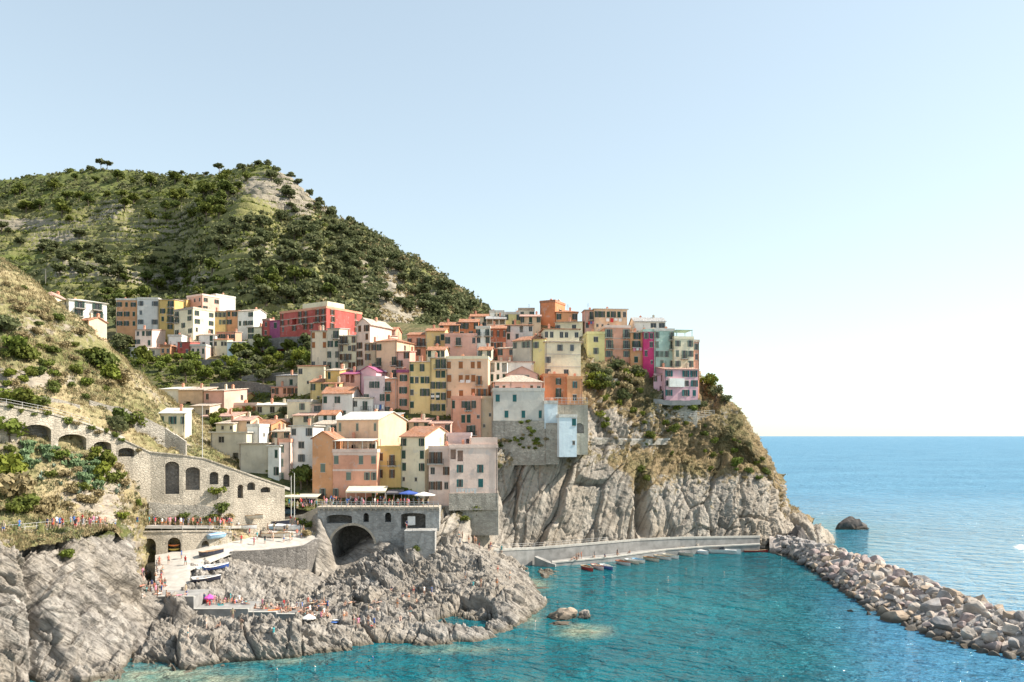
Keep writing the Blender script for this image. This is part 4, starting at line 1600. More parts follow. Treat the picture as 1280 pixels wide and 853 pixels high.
    if rng.random() < .6:                             # aerial on the roof
        ab = MB()
        x, y = rng.uniform(.2, .8) * L, rng.uniform(.4, .8) * depth
        ab.tube([(x, y, top - .4), (x, y, top + 2.4)], .025, 4)
        for q in range(4):
            ab.tube([(x - .45 + .08 * q, y, top + 1.5 + .25 * q), (x + .45 - .08 * q, y, top + 1.5 + .25 * q)], .014, 4)
        ab.build('aerial', M_IRON, ro)
    if rng.random() < .65:                            # drainpipe down a front corner
        db = MB()
        x = rng.choice([.22, L - .22])
        db.tube([(x, -.09, -found * .3), (x, -.09, H - .05)], .055, 6)
        for q in range(int(H / 3) + 1):
            db.box(x - .09, x + .09, -.05, -.004, q * 3 + .4, q * 3 + .48)
        db.build('drainpipe', rng.choice([M_IRON, M_SLAB, M_PIPE]), root)
    if trim and front:
        n = front.count('|') + 1
        t = MB()
        for i in range(1, n):
            z = H - H / n * i
            t.box(-.02, L + .02, -.045, -.003, z - .02, z + .13)
        t.build('string_course', M_SURR, root)
    if stone:
        t = MB()
        t.box(-.15, L + .15, -.12, -.004, -found, stone)
        t.box(L + .004, L + .15, -.003, depth, -found, stone)
        t.build('stone_base', M_STONE, root)
    R = dict(root=root, L=L, H=H, depth=depth, A=A, yaw=yw, zb=zb, zt=zt, D=D, rng=rng)
    HOUSES.append(R)
    return R


def part_box(R, name, mat, *boxes):
    b = MB()
    for q in boxes:
        b.box(*q)
    return b.build(name, mat, R['root'])


def pergola(R, x0, x1, y0, y1, z, h, mat, roofmat=None):
    b = MB()
    for x in (x0, x1):
        for y in (y0, y1):
            b.box(x - .08, x + .08, y - .08, y + .08, z, z + h)
    b.box(x0 - .2, x1 + .2, y0 - .2, y1 + .2, z + h + .002, z + h + .12)
    return b.build('roof_pergola', mat, R['root'])


# ------- far hamlet on the opposite slope (behind the valley)
G1 = 'houses of the far hamlet below the terraced hill'
house('tall orange far-hamlet house with white-railed roof terrace, left end of its row', 145, 171.5, 375.6, 411, 'orange', front='www|www|www', roof='flat', rm='white', yaw=4, D=300, sh='g', group=G1, depth=10)
house('tall off-white far-hamlet house between orange and ochre neighbours', 171.6, 198, 374.5, 409, 'greywhite', front='w.w|w.w|w.w', roof='flat', rm='white', yaw=4, D=300, sh='s', group=G1, depth=10)
house('narrow ochre far-hamlet house with stacked balconies beside the off-white one', 198.1, 218, 375, 414, 'ochre', front='wd|wd|wd|.w', yaw=2, D=299, rm='pale', roof='shed', rise=1, group=G1)
house('ochre attic house rising behind the balcony house in the far hamlet', 217, 233, 374.5, 392, 'ochre', front='.s.|w.w', D=310, rm='pale', roof='shed', rise=1, group=G1)
house('coral-pink house with sunlit right side at the top of the far hamlet', 233.5, 253, 371, 392, 'pink', front='ppp|w.w', side='w.w|w.w', yaw=-32, D=312, roof='flat', rm='palepink', group=G1, depth=8)
house('small white block behind the coral-pink house of the far hamlet', 264, 270, 370, 388, 'white', front='p|w', yaw=-35, D=318, roof='flat', rm='white', depth=9, group=G1)
house('cream four-storey house with balconies and bright blank side in the far hamlet', 217.5, 241.5, 388, 419, 'cream', front='d.w|d.w|.w.|w.w', side='w.w|w.w|w.w', yaw=-34, D=292, roof='flat', rm='pale', depth=9, group=G1)
house('narrow mauve house squeezed between cream and yellow fronts in the far hamlet', 254, 262, 391, 409, 'palepink', front='d.|ww', D=303, roof='shed', rm='pale', rise=.8, group=G1)
house('yellow terrace house in the upper row of the far hamlet', 262.1, 283, 389.5, 408, 'yellow', front='wwww|w.ww', D=302, roof='shed', rm='tile', rise=1.2, sh='y', group=G1)
house('orange terrace house joined to the yellow one in the far hamlet', 283.1, 297, 388.5, 408, 'orange', front='ww|w.', D=302, roof='shed', rm='tile', rise=1.2, group=G1)
house('off-white terrace house with lit gable closing the far hamlet row', 297.1, 317, 389, 410, 'white', front='w.w|www', side='.|.', yaw=-18, D=301, roof='gx', rm='pale', rise=1, group=G1, depth=8)
house('pale pink two-storey house with arched doorway low in the far hamlet', 169, 190, 412.5, 433, 'palepink', front='www|w.a', D=286, roof='flat', rm='slate', yaw=-6, group=G1)
house('grey stone shed under a broad white roof below the pale pink house', 163, 182, 435, 447, 'grey', front='..', D=280, roof='shed', rm='white', rise=.7, group=G1, depth=6, yaw=-8)
house('long low grey outbuilding right of the white-roofed shed', 182.5, 200.5, 436, 447, 'sand', front='.p.', D=282, roof='flat', rm='slate', group=G1, depth=6)
house('small square orange hut at the foot of the far hamlet', 200.6, 213, 433.5, 445, 'orange', front='pp', D=279, roof='flat', rm='tile', group=G1, depth=6)
house('white cottage with three tall openings low in the far hamlet', 210, 227, 421, 439, 'white', front='...|kkk', D=284, roof='flat', rm='white', group=G1, depth=7)
house('small bright red cottage beside the white cottage in the far hamlet', 222, 237.5, 428, 444, 'red', front='p.|.p', D=280, roof='shed', rm='pinkt', rise=.8, group=G1, depth=7, yaw=-6)
house('white and pink cottage at the right foot of the far hamlet', 238, 257, 433, 447, 'palepink', front='kkk', D=279, roof='flat', rm='white', group=G1, depth=7)
house('pale stone house with wide windows above the red cottage', 229, 249, 420, 434, 'sand', front='p.w|w.p', D=290, roof='flat', rm='pale', group=G1, depth=7)
house('white arched house in the middle of the far hamlet', 249, 269.5, 419, 435, 'white', front='.a|pa', D=288, roof='hip', rm='pale', rise=.9, group=G1, depth=7)
house('salmon house with four dark windows in the lower far hamlet', 270, 294, 415.5, 428, 'salmon', front='wwww', D=290, roof='shed', rm='pale', rise=.8, group=G1, depth=7)
house('cream house with long front at the lower right of the far hamlet', 267, 284, 425, 436, 'cream', front='p.pp', D=284, roof='flat', rm='pale', group=G1, depth=6)
house('blue-grey workshop with a pale sheet roof at the right foot of the far hamlet', 284, 304, 428, 445, 'paleblue', front='...|.g.', D=281, roof='shed', rm='white', rise=1, group=G1, depth=7)
house('cream two-storey house standing alone right of the far hamlet', 309.5, 327, 409.5, 425, 'cream', front='ww|w.', D=285, roof='flat', rm='pale', group=G1, depth=8, yaw=-8)

# ------- the villa pair on the left slope
house('cream villa with pink tiled roof on the left slope', 55, 68, 370, 388, 'cream', front='pp', side='p.p', D=206, roof='hip', rm='pinkt', rise=1.2, depth=8, yaw=8, sh='s', group='houses on the left slope', found=4)
house('long cream villa with stacked balconies facing the valley on the left slope', 64, 86, 378, 398, 'white', front='p.p|p.p', side='dd|dd', yaw=-42, D=202, roof='hip', rm='white', rise=1, depth=9, group='houses on the left slope', found=6)
house('small peach gabled cottage with tiled roof on the left slope', 97, 111, 401, 420, 'peach', front='pp|W.', side='.', yaw=-24, D=196, roof='gx', rm='tile', rise=1.0, depth=5, group='houses on the left slope', found=3)

# ------- the red palazzo
R = house('big crimson palazzo with roof terrace high above the valley', 350, 408, 389, 414, 'red', front='w.www.ww|wwgwd.dw|w.w.ww.w', side='w.w|w.w|w.w', yaw=-33, D=275, roof='flat', rm='salmon', depth=17, sh='b', trim=True, found=9)
part_box(R, 'roof_pavilion', WALLM['cream'], (R['L'] * .45, R['L'] - .6, 1, 9, R['H'] + .2, R['H'] + 2.6))
house('small crimson annex with pink wall left of the palazzo', 328, 337, 401, 422, 'red', front='p|p', D=284, roof='flat', rm='pinkt', depth=8, yaw=-10, found=8)
house('purple arched house between the crimson annex and palazzo', 337.1, 350, 401, 421, 'purple', front='a|.', D=282, roof='shedl', rm='purple', rise=-.1, depth=8, yaw=-14, found=8)

# ------- upper left of the main village
house('tall bare beige house, leftmost of the main village, with painted window frames', 388.5, 409, 414, 462, 'beige', front='c.c|c.c|...|p.p', yaw=-4, D=226, roof='shed', rm='slate', rise=1, sh='o', depth=9)
house('off-white tower house with rooftop balcony beside the bare beige house', 409.1, 424, 411, 464, 'sand', front='.d|ww|w.w|w.w', yaw=-6, D=225, roof='shed', rm='slate', rise=1, depth=9, sh='g')
house('beige stepped house with brown shutters between two taller houses', 424.1, 445, 420, 463, 'cream', front='dd.w|w.ww|cdww|c.ww', yaw=-6, D=225, roof='shed', rm='white', rise=1.2, sh='b', depth=9)
house('pale tower house with bright blank gable at the upper left of the village', 445.5, 462.5, 406, 459, 'palepink', front='ww|.w|w.|w.|w.', side='.|.', yaw=-28, D=224, roof='gy', rm='pale', rise=1.8, sh='b', depth=10)
house('tan house with brown shutters tucked under the pale tower house', 456, 471, 429, 465, 'tan', front='ww|w.|.p', yaw=-8, D=219, roof='shed', rm='pale', rise=1, sh='b', depth=8)
house('peach corner house with overhanging terracotta eaves and laundry below', 470.5, 496, 427, 474, 'peach', front='w..w|d..d|w..d', side='w|.|.', yaw=-24, D=216, roof='hip', rm='tile', rise=1.2, sh='g', depth=9, chim=1)
house('orange-pink house with long roof terrace right of the peach corner house', 509, 532, 419, 449, 'salmon', front='d.dd|w.w.', side='', yaw=-5, D=226, roof='gx', rm='tile', rise=1.2, sh='b', depth=9)
house('amber house with five dark windows under an orange roof', 532.1, 556, 414, 449, 'yellow', front='w.dw|wd.w', side='', yaw=-4, D=225, roof='gx', rm='tile', rise=1.3, sh='g', depth=9)
house('coral house with roof terrace and white awning in the upper village', 556.1, 596, 420, 446, 'pink', front='w.d..w|w..w..', yaw=2, D=222, roof='flat', rm='pink', sh='g', depth=9)
house('orange house row with tiled roof peeping over the coral house', 549, 574, 407, 424, 'orange', front='w.ww|w.w.', D=236, roof='gx', rm='tile', rise=1.4, sh='g', depth=8, yaw=-4)
house('russet house with tiled roof behind the coral terrace', 574.1, 598, 403, 424, 'rust', front='ww.w|w.w.', D=237, roof='gx', rm='tile', rise=1.4, sh='g', depth=8, chim=1)
house('narrow white house with stacked terraces right of the coral house', 595, 612.5, 411, 441, 'white', front='d.d|W.w|...', D=222.5, roof='flat', rm='white', depth=8, yaw=-3)
house('dark brick-red house among white neighbours in the upper village', 613, 632.5, 411, 440, 'brick', front='w.w.w|wwwww', D=223.5, roof='gx', rm='tile', rise=1.4, sh='b', depth=8)
house('grey-white house with dark arched openings over the brick-red house', 632.6, 666, 407, 426, 'greywhite', front='w..G.W|w.w...', D=227, roof='shed', rm='tile', rise=1.2, depth=8)
house('beige loggia house with row of dark openings on the skyline', 608, 632, 399, 413, 'beige', front='GgG|...', D=241, roof='gx', rm='slate', rise=1.2, depth=7)
house('lemon-cream house on the skyline left of the orange cube', 631, 650, 393, 409, 'lemon', front='w.ww|..w.', D=243, roof='flat', rm='white', depth=7)
house('pale gabled house with arch under the skyline', 650.5, 676, 396, 412, 'peach', front='w.a.w|..w..', D=240, roof='gx', rm='pinkt', rise=1, depth=7, chim=1)
house('plain orange cube house topping the skyline', 675, 694, 378.5, 402, 'rust', front='', side='.w.', yaw=-26, D=246, roof='flat', rm='tile', depth=8)
house('long low terracotta house with curved roofline beside the orange cube', 695, 722, 390.5, 403, 'orange', front='w..w', D=243, roof='hip', rm='tile', rise=1, depth=8)
house('cream house with dormer window under the terracotta house', 694, 728, 403, 418, 'cream', front='w..W.', side='w', D=236, roof='shed', rm='pale', rise=1, sh='s', depth=8, yaw=-14)
house('small white house with a tall chimney on the left skyline', 612, 630, 391, 402, 'white', front='.w.', D=250, roof='flat', rm='white', depth=6)
house('tawny skyline house with roof terrace plants', 648, 668, 388, 400, 'sand', front='w.w', D=250, roof='flat', rm='pale', depth=6)

# ------- right of the ridge
R = house('salmon house with six top windows and red laundry on the skyline', 743, 784, 387, 415, 'peach', front='wwwwww|sss...', side='', left='d|d', yaw=5, D=234, roof='eave', rm='white', sh='g', depth=9)
house('coral house side with small balcony left of the six-window house', 731, 743, 388, 414, 'pink', front='.d|p.', D=235, roof='shed', rm='pale', rise=.6, depth=9)
house('yellow cube house with large blind and roof terrace', 734, 756, 418, 447, 'lemon', front='.W.|.w.', side='', left='p|p', yaw=3, D=223.5, roof='flat', rm='lemon', depth=7, sh='y')
house('salmon house with two columns of grey shutters above the cliff garden', 756.1, 788, 410, 450, 'salmon', front='d.d|d.d|w.w', yaw=5, D=224, roof='flat', rm='palepink', sh='y', depth=9, trim=True)
house('orange narrow house with laundry left of the magenta house', 788.1, 804, 416, 455, 'orange', front='w|d|.|w', yaw=5, D=223.5, roof='shed', rm='pale', rise=.8, sh='g', depth=9)
house('bright magenta house with white-framed windows', 804.1, 818, 415, 459, 'magenta', front='wp|.p|p.|.s', yaw=6, D=223, roof='flat', rm='mint', depth=8, sh='y')
house('mint green house with white awning right of the magenta house', 818.1, 843, 414, 461, 'mint', front='w..d|w..d|www.|.w.w', yaw=6, D=223, roof='flat', rm='white', depth=9, sh='y')
house('grey-green gabled house above the magenta and mint houses', 793, 832, 402, 424, 'greywhite', front='..WW|w..w', D=233, roof='gx', rm='slate', rise=1.6, depth=8, yaw=2)
R = house('cream house with rooftop loggia at the right end of the village', 843.1, 867, 424, 462, 'cream', front='w.w|wdw|w.w', side='', left='', yaw=8, D=222, roof='flat', rm='cream', depth=9, sh='y')
pergola(R, R['L'] * .15, R['L'] - .3, .4, 6, R['H'] + .2, 2.3, WALLM['mint'])
house('peach house end with slim terrace, rightmost of the top row', 867.1, 874, 428, 466, 'salmon', front='w|w|.', yaw=10, D=223, roof='flat', rm='pale', depth=7, sh='y')
R = house('pink house with white enclosed balcony perched over the cliff', 831, 872.5, 462, 498, 'orchid', front='w.ww|WpWw|w.ww', side='', left='w.w|w.a', yaw=10, D=217, roof='shed', rm='pinkt', rise=1.2, depth=8, sh='t', found=1)
part_box(R, 'enclosed_balcony', WALLM['white'], (R['L'] * .1, R['L'] * .55, -1.0, -.01, 3.0, 5.3))
house('magenta-pink gabled wing left of the perched pink house', 817, 830.9, 467, 494, 'orchid', front='w.w|.G', yaw=-8, D=218.5, roof='shedl', rm='pinkt', rise=-.9, depth=7, sh='b', found=1)

# ------- middle of the village
house('cream villa-sized house with double shutters and roof terrace windows', 681.5, 726, 428, 474, 'cream', front='..w.w.|w..w..|w..W..', side='', yaw=6, D=211.5, roof='eave', rm='pale', sh='s', depth=10, trim=True)
house('shaded cream wing joined to the left of the cream double-shutter house', 666, 681.4, 424, 474, 'lemon', front='w.|.|.', yaw=-12, D=212.5, roof='shed', rm='tile', rise=.8, depth=9, sh='y')
R = house('glazed top storey with dark windows crowning the cream double-shutter house', 680, 724, 412, 427, 'cream', front='pp.pp.W', yaw=6, D=214, roof='eave', rm='tile', depth=8)
house('white house with orange tiled roof and blank sunlit gable', 641, 663, 426, 462, 'sand', front='w.ww|....|...', side='.|.', yaw=-34, D=214, roof='gx', rm='tile', rise=1.5, depth=9, sh='y')
R = house('white house with columned loggia under a flat pink roof edge', 611, 634, 452, 480, 'white', front='GkG|kkk', side='', yaw=-6, D=207.5, roof='eave', rm='pinkt', depth=10)
house('plain white upper wall with railing right of the columned loggia', 630, 667, 453, 474, 'white', front='', yaw=2, D=209, roof='eave', rm='pinkt', depth=8)
house('pink gabled house with wide teal windows', 633, 672, 468, 490, 'pink', front='.WW.|....', D=205, roof='gy', rm='pinkt', rise=1.9, depth=8, sh='t')
R = house('pink veranda house under a pale hipped roof in front of the gabled pink house', 617, 678, 478, 497, 'pink', front='pk.G.kp', side='', yaw=3, D=200, roof='hip', rm='pale', rise=2.0, depth=9, sh='b')
house('rust-orange house with small balcony right of the pink veranda house', 679, 709, 471, 498, 'rust', front='..w.|..d.', yaw=4, D=204, roof='flat', rm='rust', sh='g', depth=8)
house('orange stepped house with crenellated terrace at the edge of the cliff garden', 709.1, 728, 474, 506, 'orange', front='.w.|.W.', yaw=6, D=203.5, roof='flat', rm='orange', sh='t', depth=7)
house('tall yellow house with dense dark windows, left of a pair', 511.5, 537.5, 453, 530, 'yellow', front='w.w.|wwww|wwww|c.w.|...w', yaw=-4, D=202, roof='shed', rm='pale', rise=1, sh='g', depth=10, near=True)
house('tall yellow house with iron top balcony, right of a pair', 537.6, 557.5, 448, 531, 'yellow', front='.ee|.ww|www|www|www|s.s', yaw=-2, D=201.5, roof='shed', rm='pale', rise=1, sh='g', depth=10)
house('large peach house with rust shutters and cream parapet', 557.6, 610, 449, 499, 'peach', front='c.c.cc.|c.cccd.|a.a.cdd', side='.', yaw=-3, D=201, roof='flat', rm='cream', sh='o', depth=10)
house('salmon house below the peach one with tall green shutters', 564, 601, 499, 545, 'salmon', front='k.wdw.|..aa.s|...dd.', yaw=-2, D=194.5, roof='flat', rm='salmon', sh='g', depth=6)
house('narrow tan house closing the shaded alley beside the salmon house', 601.1, 616, 499, 540, 'tan', front='..|.s|s.', yaw=-10, D=195, roof='flat', rm='tan', sh='b', depth=6)
house('salmon tower house with one column of windows left of the yellow pair', 496, 511.3, 466, 527, 'salmon', front='w|w|w|w', yaw=-5, D=203.5, roof='flat', rm='purple', sh='g', depth=8)
house('salmon house with flowered balconies left of the one-column tower', 481, 495.9, 474, 522, 'salmon', front='d.|w.|w.', yaw=-6, D=204, roof='shed', rm='pale', rise=.8, sh='g', depth=8)
house('lilac house with laundry hanging between salmon and magenta walls', 455, 480.9, 474, 522, 'lilac', front='.ww.|w..w|p.d.', yaw=-5, D=204, roof='flat', rm='lilac', sh='g', depth=8)
house('orchid-pink blank gable above the lilac house', 450, 470, 464, 494, 'orchid', front='...|...', yaw=-20, D=211.5, roof='gy', rm='purple', rise=1.2, depth=8)
house('coral terrace house with dark red roof left of the orchid gable', 424.5, 450, 468, 492, 'pink', front='.gg.|.s.s', yaw=-4, D=212, roof='shed', rm='purple', rise=1.5, depth=8)
house('small golden house with one tall shutter below the off-white tower', 407, 424.4, 463.5, 490, 'ochre', front='k.|.s', yaw=-8, D=212, roof='shed', rm='pale', rise=1.2, depth=8)
house('cream low house at the left edge under the bare beige house', 372, 405, 458, 486, 'cream', front='W....|.s.w', side='', yaw=-8, D=222, roof='flat', rm='slate', sh='g', depth=8)
house('grey-white house with orange roof and flower balcony', 403, 440.5, 492, 545, 'greywhite', front='w.w..|w.ww.|w.d..', side='', yaw=-5, D=203, roof='gx', rm='tile', rise=1.8, sh='g', depth=8)
house('pale grey lower wing with green shutters right of the orange-roofed house', 440.6, 466, 498, 545, 'greywhite', front='p.e.|w.w.w|.w..', yaw=-3, D=203, roof='flat', rm='slate', sh='g', depth=8)
house('long low salmon house with a row of small windows', 339, 373, 484, 506, 'salmon', front='ww.wwww|.s..a..', yaw=-6, D=226, roof='shed', rm='pinkt', rise=.6, depth=7, sh='b')
house('plum-roofed low house joined to the long salmon house', 373.1, 402, 485, 506, 'purple', front='...w|....', yaw=-6, D=225, roof='shed', rm='pinkt', rise=.8, depth=7)
house('cream house with paired grey shutters and white terrace roof', 359, 389, 503, 540, 'cream', front='w.w.|....|.w..', yaw=-5, D=205, roof='flat', rm='white', sh='y', depth=9)
house('mauve narrow house with two barred windows beside the cream terrace house', 389.1, 403, 506, 540, 'palepink', front='W|W|.', yaw=-4, D=205, roof='shed', rm='pale', rise=.6, sh='b', depth=8)
house('beige flat house with wide openings and balustrade behind the blank wall', 321, 359, 507, 530, 'cream', front='W.W.W|....', yaw=-5, D=213, roof='shed', rm='white', rise=1.0, depth=8, sh='b', chim=2)
house('peach flat-roofed house with arched door left of the balustrade house', 289, 321, 507, 528, 'peach', front='..c.c|....', yaw=-6, D=216, roof='flat', rm='palepink', depth=8, sh='o', chim=1)
house('raspberry-pink house with pale roof at the valley mouth', 255, 280, 489, 520, 'pink', front='p..|..a', side='.p|..', yaw=-22, D=214, roof='shed', rm='pale', rise=1.0, depth=9, sh='s', found=9)
house('peach house with tiled shed roofs left of the raspberry house', 223, 254.9, 488, 514, 'peach', front='....|.g..', yaw=-4, D=216, roof='shed', rm='pale', rise=1.2, depth=8, found=9)
house('small white house with shallow roof at the slope edge', 199, 223, 487, 507, 'white', front='...|w.w.', yaw=-8, D=217, roof='shed', rm='white', rise=1, depth=8, found=9)
house('low sunlit white house with small tiled roof in front of the peach houses', 252, 292, 521, 548, 'cream', front='.p..|...', yaw=-6, D=205, roof='shed', rm='pinkt', rise=1.2, depth=7, found=9)

# ------- lower row above the harbour
house('orange house behind the blank wall with tiled roof', 309, 339, 531, 556, 'orange', front='..pp|....', side='..', yaw=-24, D=196, roof='gx', rm='tile', rise=1.2, depth=7)
house('shadowed terrace house with dark openings behind the white shuttered house', 339.1, 364, 527, 550, 'sand', front='.gg|..p', yaw=-5, D=201, roof='flat', rm='pale', depth=7)
house('concrete flat-roofed house with one big dark window above the road', 263.5, 308, 541, 580, 'sand', front='.W...|...G.', side='', yaw=-6, D=184, roof='eave', rm='white', depth=8, sh='s')
house('blank beige boundary house with no windows above the road', 299, 335, 555, 588, 'sand', front='', yaw=-2, D=178, roof='eave', rm='pale', depth=5)
house('white slim tower on the flat roof of the concrete house', 309, 324, 534, 556, 'white', front='', side='s', yaw=-16, D=187, roof='flat', rm='white', depth=4)
house('small white house with one shuttered window beside the blank wall', 335.1, 349, 558, 601, 'white', front='.k|.w', yaw=-6, D=176.5, roof='eave', rm='white', depth=7)
house('slender pink house with tall openings beside the small white house', 349.1, 363, 553, 606, 'palepink', front='k.|k.|k.', yaw=-4, D=177.5, roof='flat', rm='salmon', depth=7, sh='y')
R = house('white house with three storeys of grey shutters left of the orange gable', 363.1, 391, 533, 598, 'white', front='w.w|.W.|.w.|..G', side='', yaw=-3, D=179, roof='eave', rm='white', sh='s', depth=9)
house('narrow orange gabled house beside the terrace cafe house', 390.5, 416, 548, 625, 'orange', front='.w.|.w.|.e.', yaw=-3, D=172.5, roof='gy', rm='tile', rise=1.4, sh='y', depth=9, found=1.5)
R = house('salmon house with cream upper floor and covered roof terrace', 416.1, 471, 566, 627, 'salmon', front='c...c.c|w.w..ww|w.....c', yaw=-2, D=172, roof='flat', rm='palepink', sh='y', depth=8, found=1.5)
part_box(R, 'painted_band', WALLM['palepink'], (-.03, R['L'] + .03, -.05, -.004, R['H'] - .55, R['H'] - .05), (-.03, R['L'] + .03, -.05, -.004, R['H'] * .62, R['H'] * .66))
b = MB()
for x in (.4, R['L'] * .33, R['L'] * .66, R['L'] - .4):
    b.box(x - .09, x + .09, .5, .68, R['H'] + .15, R['H'] + 2.5)
    b.box(x - .09, x + .09, 6, 6.18, R['H'] + .15, R['H'] + 2.9)
slope_roof(b, [(-.2, .1, R['H'] + 2.55), (R['L'] - 1.0, .1, R['H'] + 2.55), (R['L'] - 1.0, 6.6, R['H'] + 3.0), (-.2, 6.6, R['H'] + 3.0)], .1)
b.build('terrace_canopy', ROOFM['white'], R['root'])
house('peach house with white stone roof and broad bare gable', 421, 473, 525, 566, 'peach', front='k..k..k|.......', side='.', yaw=-24, D=183, roof='gx', rm='white', rise=1.9, sh='y', depth=12)
house('golden house with brown shutters beside the beige tiled house', 471.6, 501, 562, 604, 'ochre', front='w.d.|w.w.', yaw=-3, D=175, roof='flat', rm='ochre', sh='b', depth=7, trim=True)
house('beige house with orange tiled roof and grey gable above the cafe terrace', 501.1, 531, 546, 608, 'cream', front='w..w|c..c|c..w|s.s.', side='.', yaw=-26, D=174, roof='gx', rm='tile', rise=2.2, sh='g', depth=12)
house('peach-pink house with balcony and three columns of brown shutters', 536, 562, 562, 636, 'palepink', front='ee.|www|www|...', yaw=-4, D=170.5, roof='flat', rm='palepink', sh='b', depth=8, found=1, stone=.4)
R = house('rose-pink house with teal shutters on a stone base beside the cliff', 562.1, 622, 560, 632, 'palepink', front='gG.....|.w..w..|.w..w..|...s...', side='', yaw=6, D=169.5, roof='flat', rm='palepink', sh='t', depth=9, found=1, stone=2.6)
part_box(R, 'upper_wall', WALLM['palepink'], (R['L'] * .45, R['L'], .2, 8, R['H'] + .8, R['H'] + 2.2))
house('lilac roof-terrace house behind the rose-pink house', 558, 588, 545, 566, 'lilac', front='....g', yaw=0, D=180, roof='flat', rm='lilac', depth=6)
R = house('blue-grey house with teal shutters on a high stone base at the cliff edge', 616.5, 680.5, 489, 529, 'grey', front='c.t...'.replace('t', 'c') + '|.c.c.k', side='', left='', yaw=4, D=193.5, roof='flat', rm='grey', sh='t', depth=9, found=1)
house('light blue narrow house joined to the grey cliff-edge house', 680.6, 697, 505, 531, 'paleblue', front='.w.', yaw=6, D=193, roof='flat', rm='white', sh='g', depth=8, found=1)
house('pale blue tower-like hut with one shuttered window on the cliff edge', 699, 721, 522, 561, 'paleblue', front='..c|...|..s', yaw=8, D=190.5, roof='flat', rm='white', sh='t', depth=5, found=2)
house('cream house with tiled-edge verandah below the road on the left', 200, 231, 517, 536, 'cream', front='w.ww.w', yaw=8, D=177, roof='shed', rm='white', rise=1.2, depth=6, sh='t', found=2.5)

# houses filling the lanes between the rows
house('low ochre house with tiled roof beside the concrete flat-roofed house', 292, 313, 526, 548, 'peach', front='p..p|....', side='.', yaw=-10, D=197, roof='gx', rm='pinkt', rise=1.1, depth=7, sh='b')
house('low cream house with two small windows left of the orange tiled house', 270, 291.5, 530, 552, 'cream', front='.s.s|....', yaw=-8, D=195, roof='shed', rm='pale', rise=.9, depth=7)
house('white house with green shutters tucked behind the orange gable', 391.5, 421, 531, 566, 'white', front='w..w|..w.|....', yaw=-4, D=188, roof='shed', rm='pale', rise=1, depth=8)
house('rust house over a dark arcade below the lilac house', 466.5, 497, 520, 552, 'rust', front='w.w.|G.G.', yaw=-4, D=193, roof='shed', rm='slate', rise=.8, depth=7)
house('tan stone house at the foot of the yellow pair', 511, 536, 528, 552, 'tan', front='.w.w|.s..', yaw=-4, D=192, roof='flat', rm='slate', depth=7)
house('pink two-window house at the foot of the right-hand yellow house', 537, 563, 530, 556, 'pink', front='w..w|.s..', yaw=-3, D=190.5, roof='shed', rm='pinkt', rise=.8, depth=6)
house('cream house with brown shutters right of the grey-white orange-roofed house', 441, 468, 519, 545, 'cream', front='.w.w|....', yaw=-4, D=199, roof='shed', rm='pale', rise=1, depth=7, sh='b')
house('sand-coloured low house above the long salmon house', 345, 372, 470, 488, 'sand', front='.s.w.', yaw=-8, D=234, roof='shed', rm='slate', rise=.8, depth=7)
house('yellow house with a tiled roof left of the small golden house', 388, 408, 478, 505, 'yellow', front='w.w|.s.', yaw=-6, D=214, roof='gx', rm='tile', rise=1.1, depth=7)
house('pale house with tiled roof above the tall yellow pair', 534, 556, 438, 456, 'cream', front='w.ww|....', yaw=-4, D=211, roof='gx', rm='tile', rise=1.2, depth=7)
house('terracotta-roofed house right of the large peach house', 598, 614, 438, 456, 'sand', front='w.w|...', yaw=-6, D=213, roof='gx', rm='tile', rise=1.2, depth=7)
house('small salmon house between the brick-red and white gable houses', 622, 642, 436, 456, 'salmon', front='w.w|...', yaw=-6, D=217, roof='shed', rm='pale', rise=1, depth=7)
house('coral house with tiled roof peeping over the off-white tower', 470, 494, 413, 430, 'salmon', front='w.w.|....', yaw=-8, D=238, roof='gx', rm='tile', rise=1.2, depth=7)
house('cream skyline house at the left end of the ridge row', 588, 610, 396, 410, 'cream', front='w.w|..w', D=246, roof='gx', rm='tile', rise=1.2, depth=7)
house('ochre house with arched windows near the harbour lane', 391, 404, 600, 625, 'ochre', front='a.', yaw=-4, D=174.5, roof='shed', rm='pale', rise=.8, depth=5, found=1.5)
house('dark-roofed service house under the peach white-roofed house', 421, 470, 552, 570, 'sand', front='w.w..w', yaw=-6, D=180.5, roof='flat', rm='slate', depth=5)
house('weathered beige house at the valley path below the raspberry house', 238, 262, 508, 526, 'beige', front='p..p', yaw=-10, D=208, roof='shed', rm='pale', rise=1, depth=7)
house('cream low house with dark windows between mauve and grey-white houses', 366, 392, 520, 537, 'cream', front='w.w.|....', yaw=-5, D=199, roof='shed', rm='pinkt', rise=1, depth=7)
house('white cottage with a tiled gable above the orange gabled house', 398, 420, 519, 536, 'white', front='.w.w|....', yaw=-5, D=198, roof='gx', rm='tile', rise=1.2, depth=7)
house('peach cottage with pale sheet roof left of the white shuttered house', 340, 362, 540, 556, 'peach', front='w.w|...', yaw=-6, D=190, roof='shed', rm='pale', rise=.9, depth=6)
house('ochre cottage with tiled roof behind the raspberry house', 282, 306, 496, 512, 'ochre', front='w.w|...', yaw=-8, D=226, roof='gx', rm='tile', rise=1.2, depth=7)
house('yellow two-storey house under the bare beige house', 404, 424, 480, 500, 'lemon', front='w.w|..w', yaw=-6, D=209, roof='shed', rm='tile', rise=1, depth=6)
GV = 'retaining walls of the valley gardens'
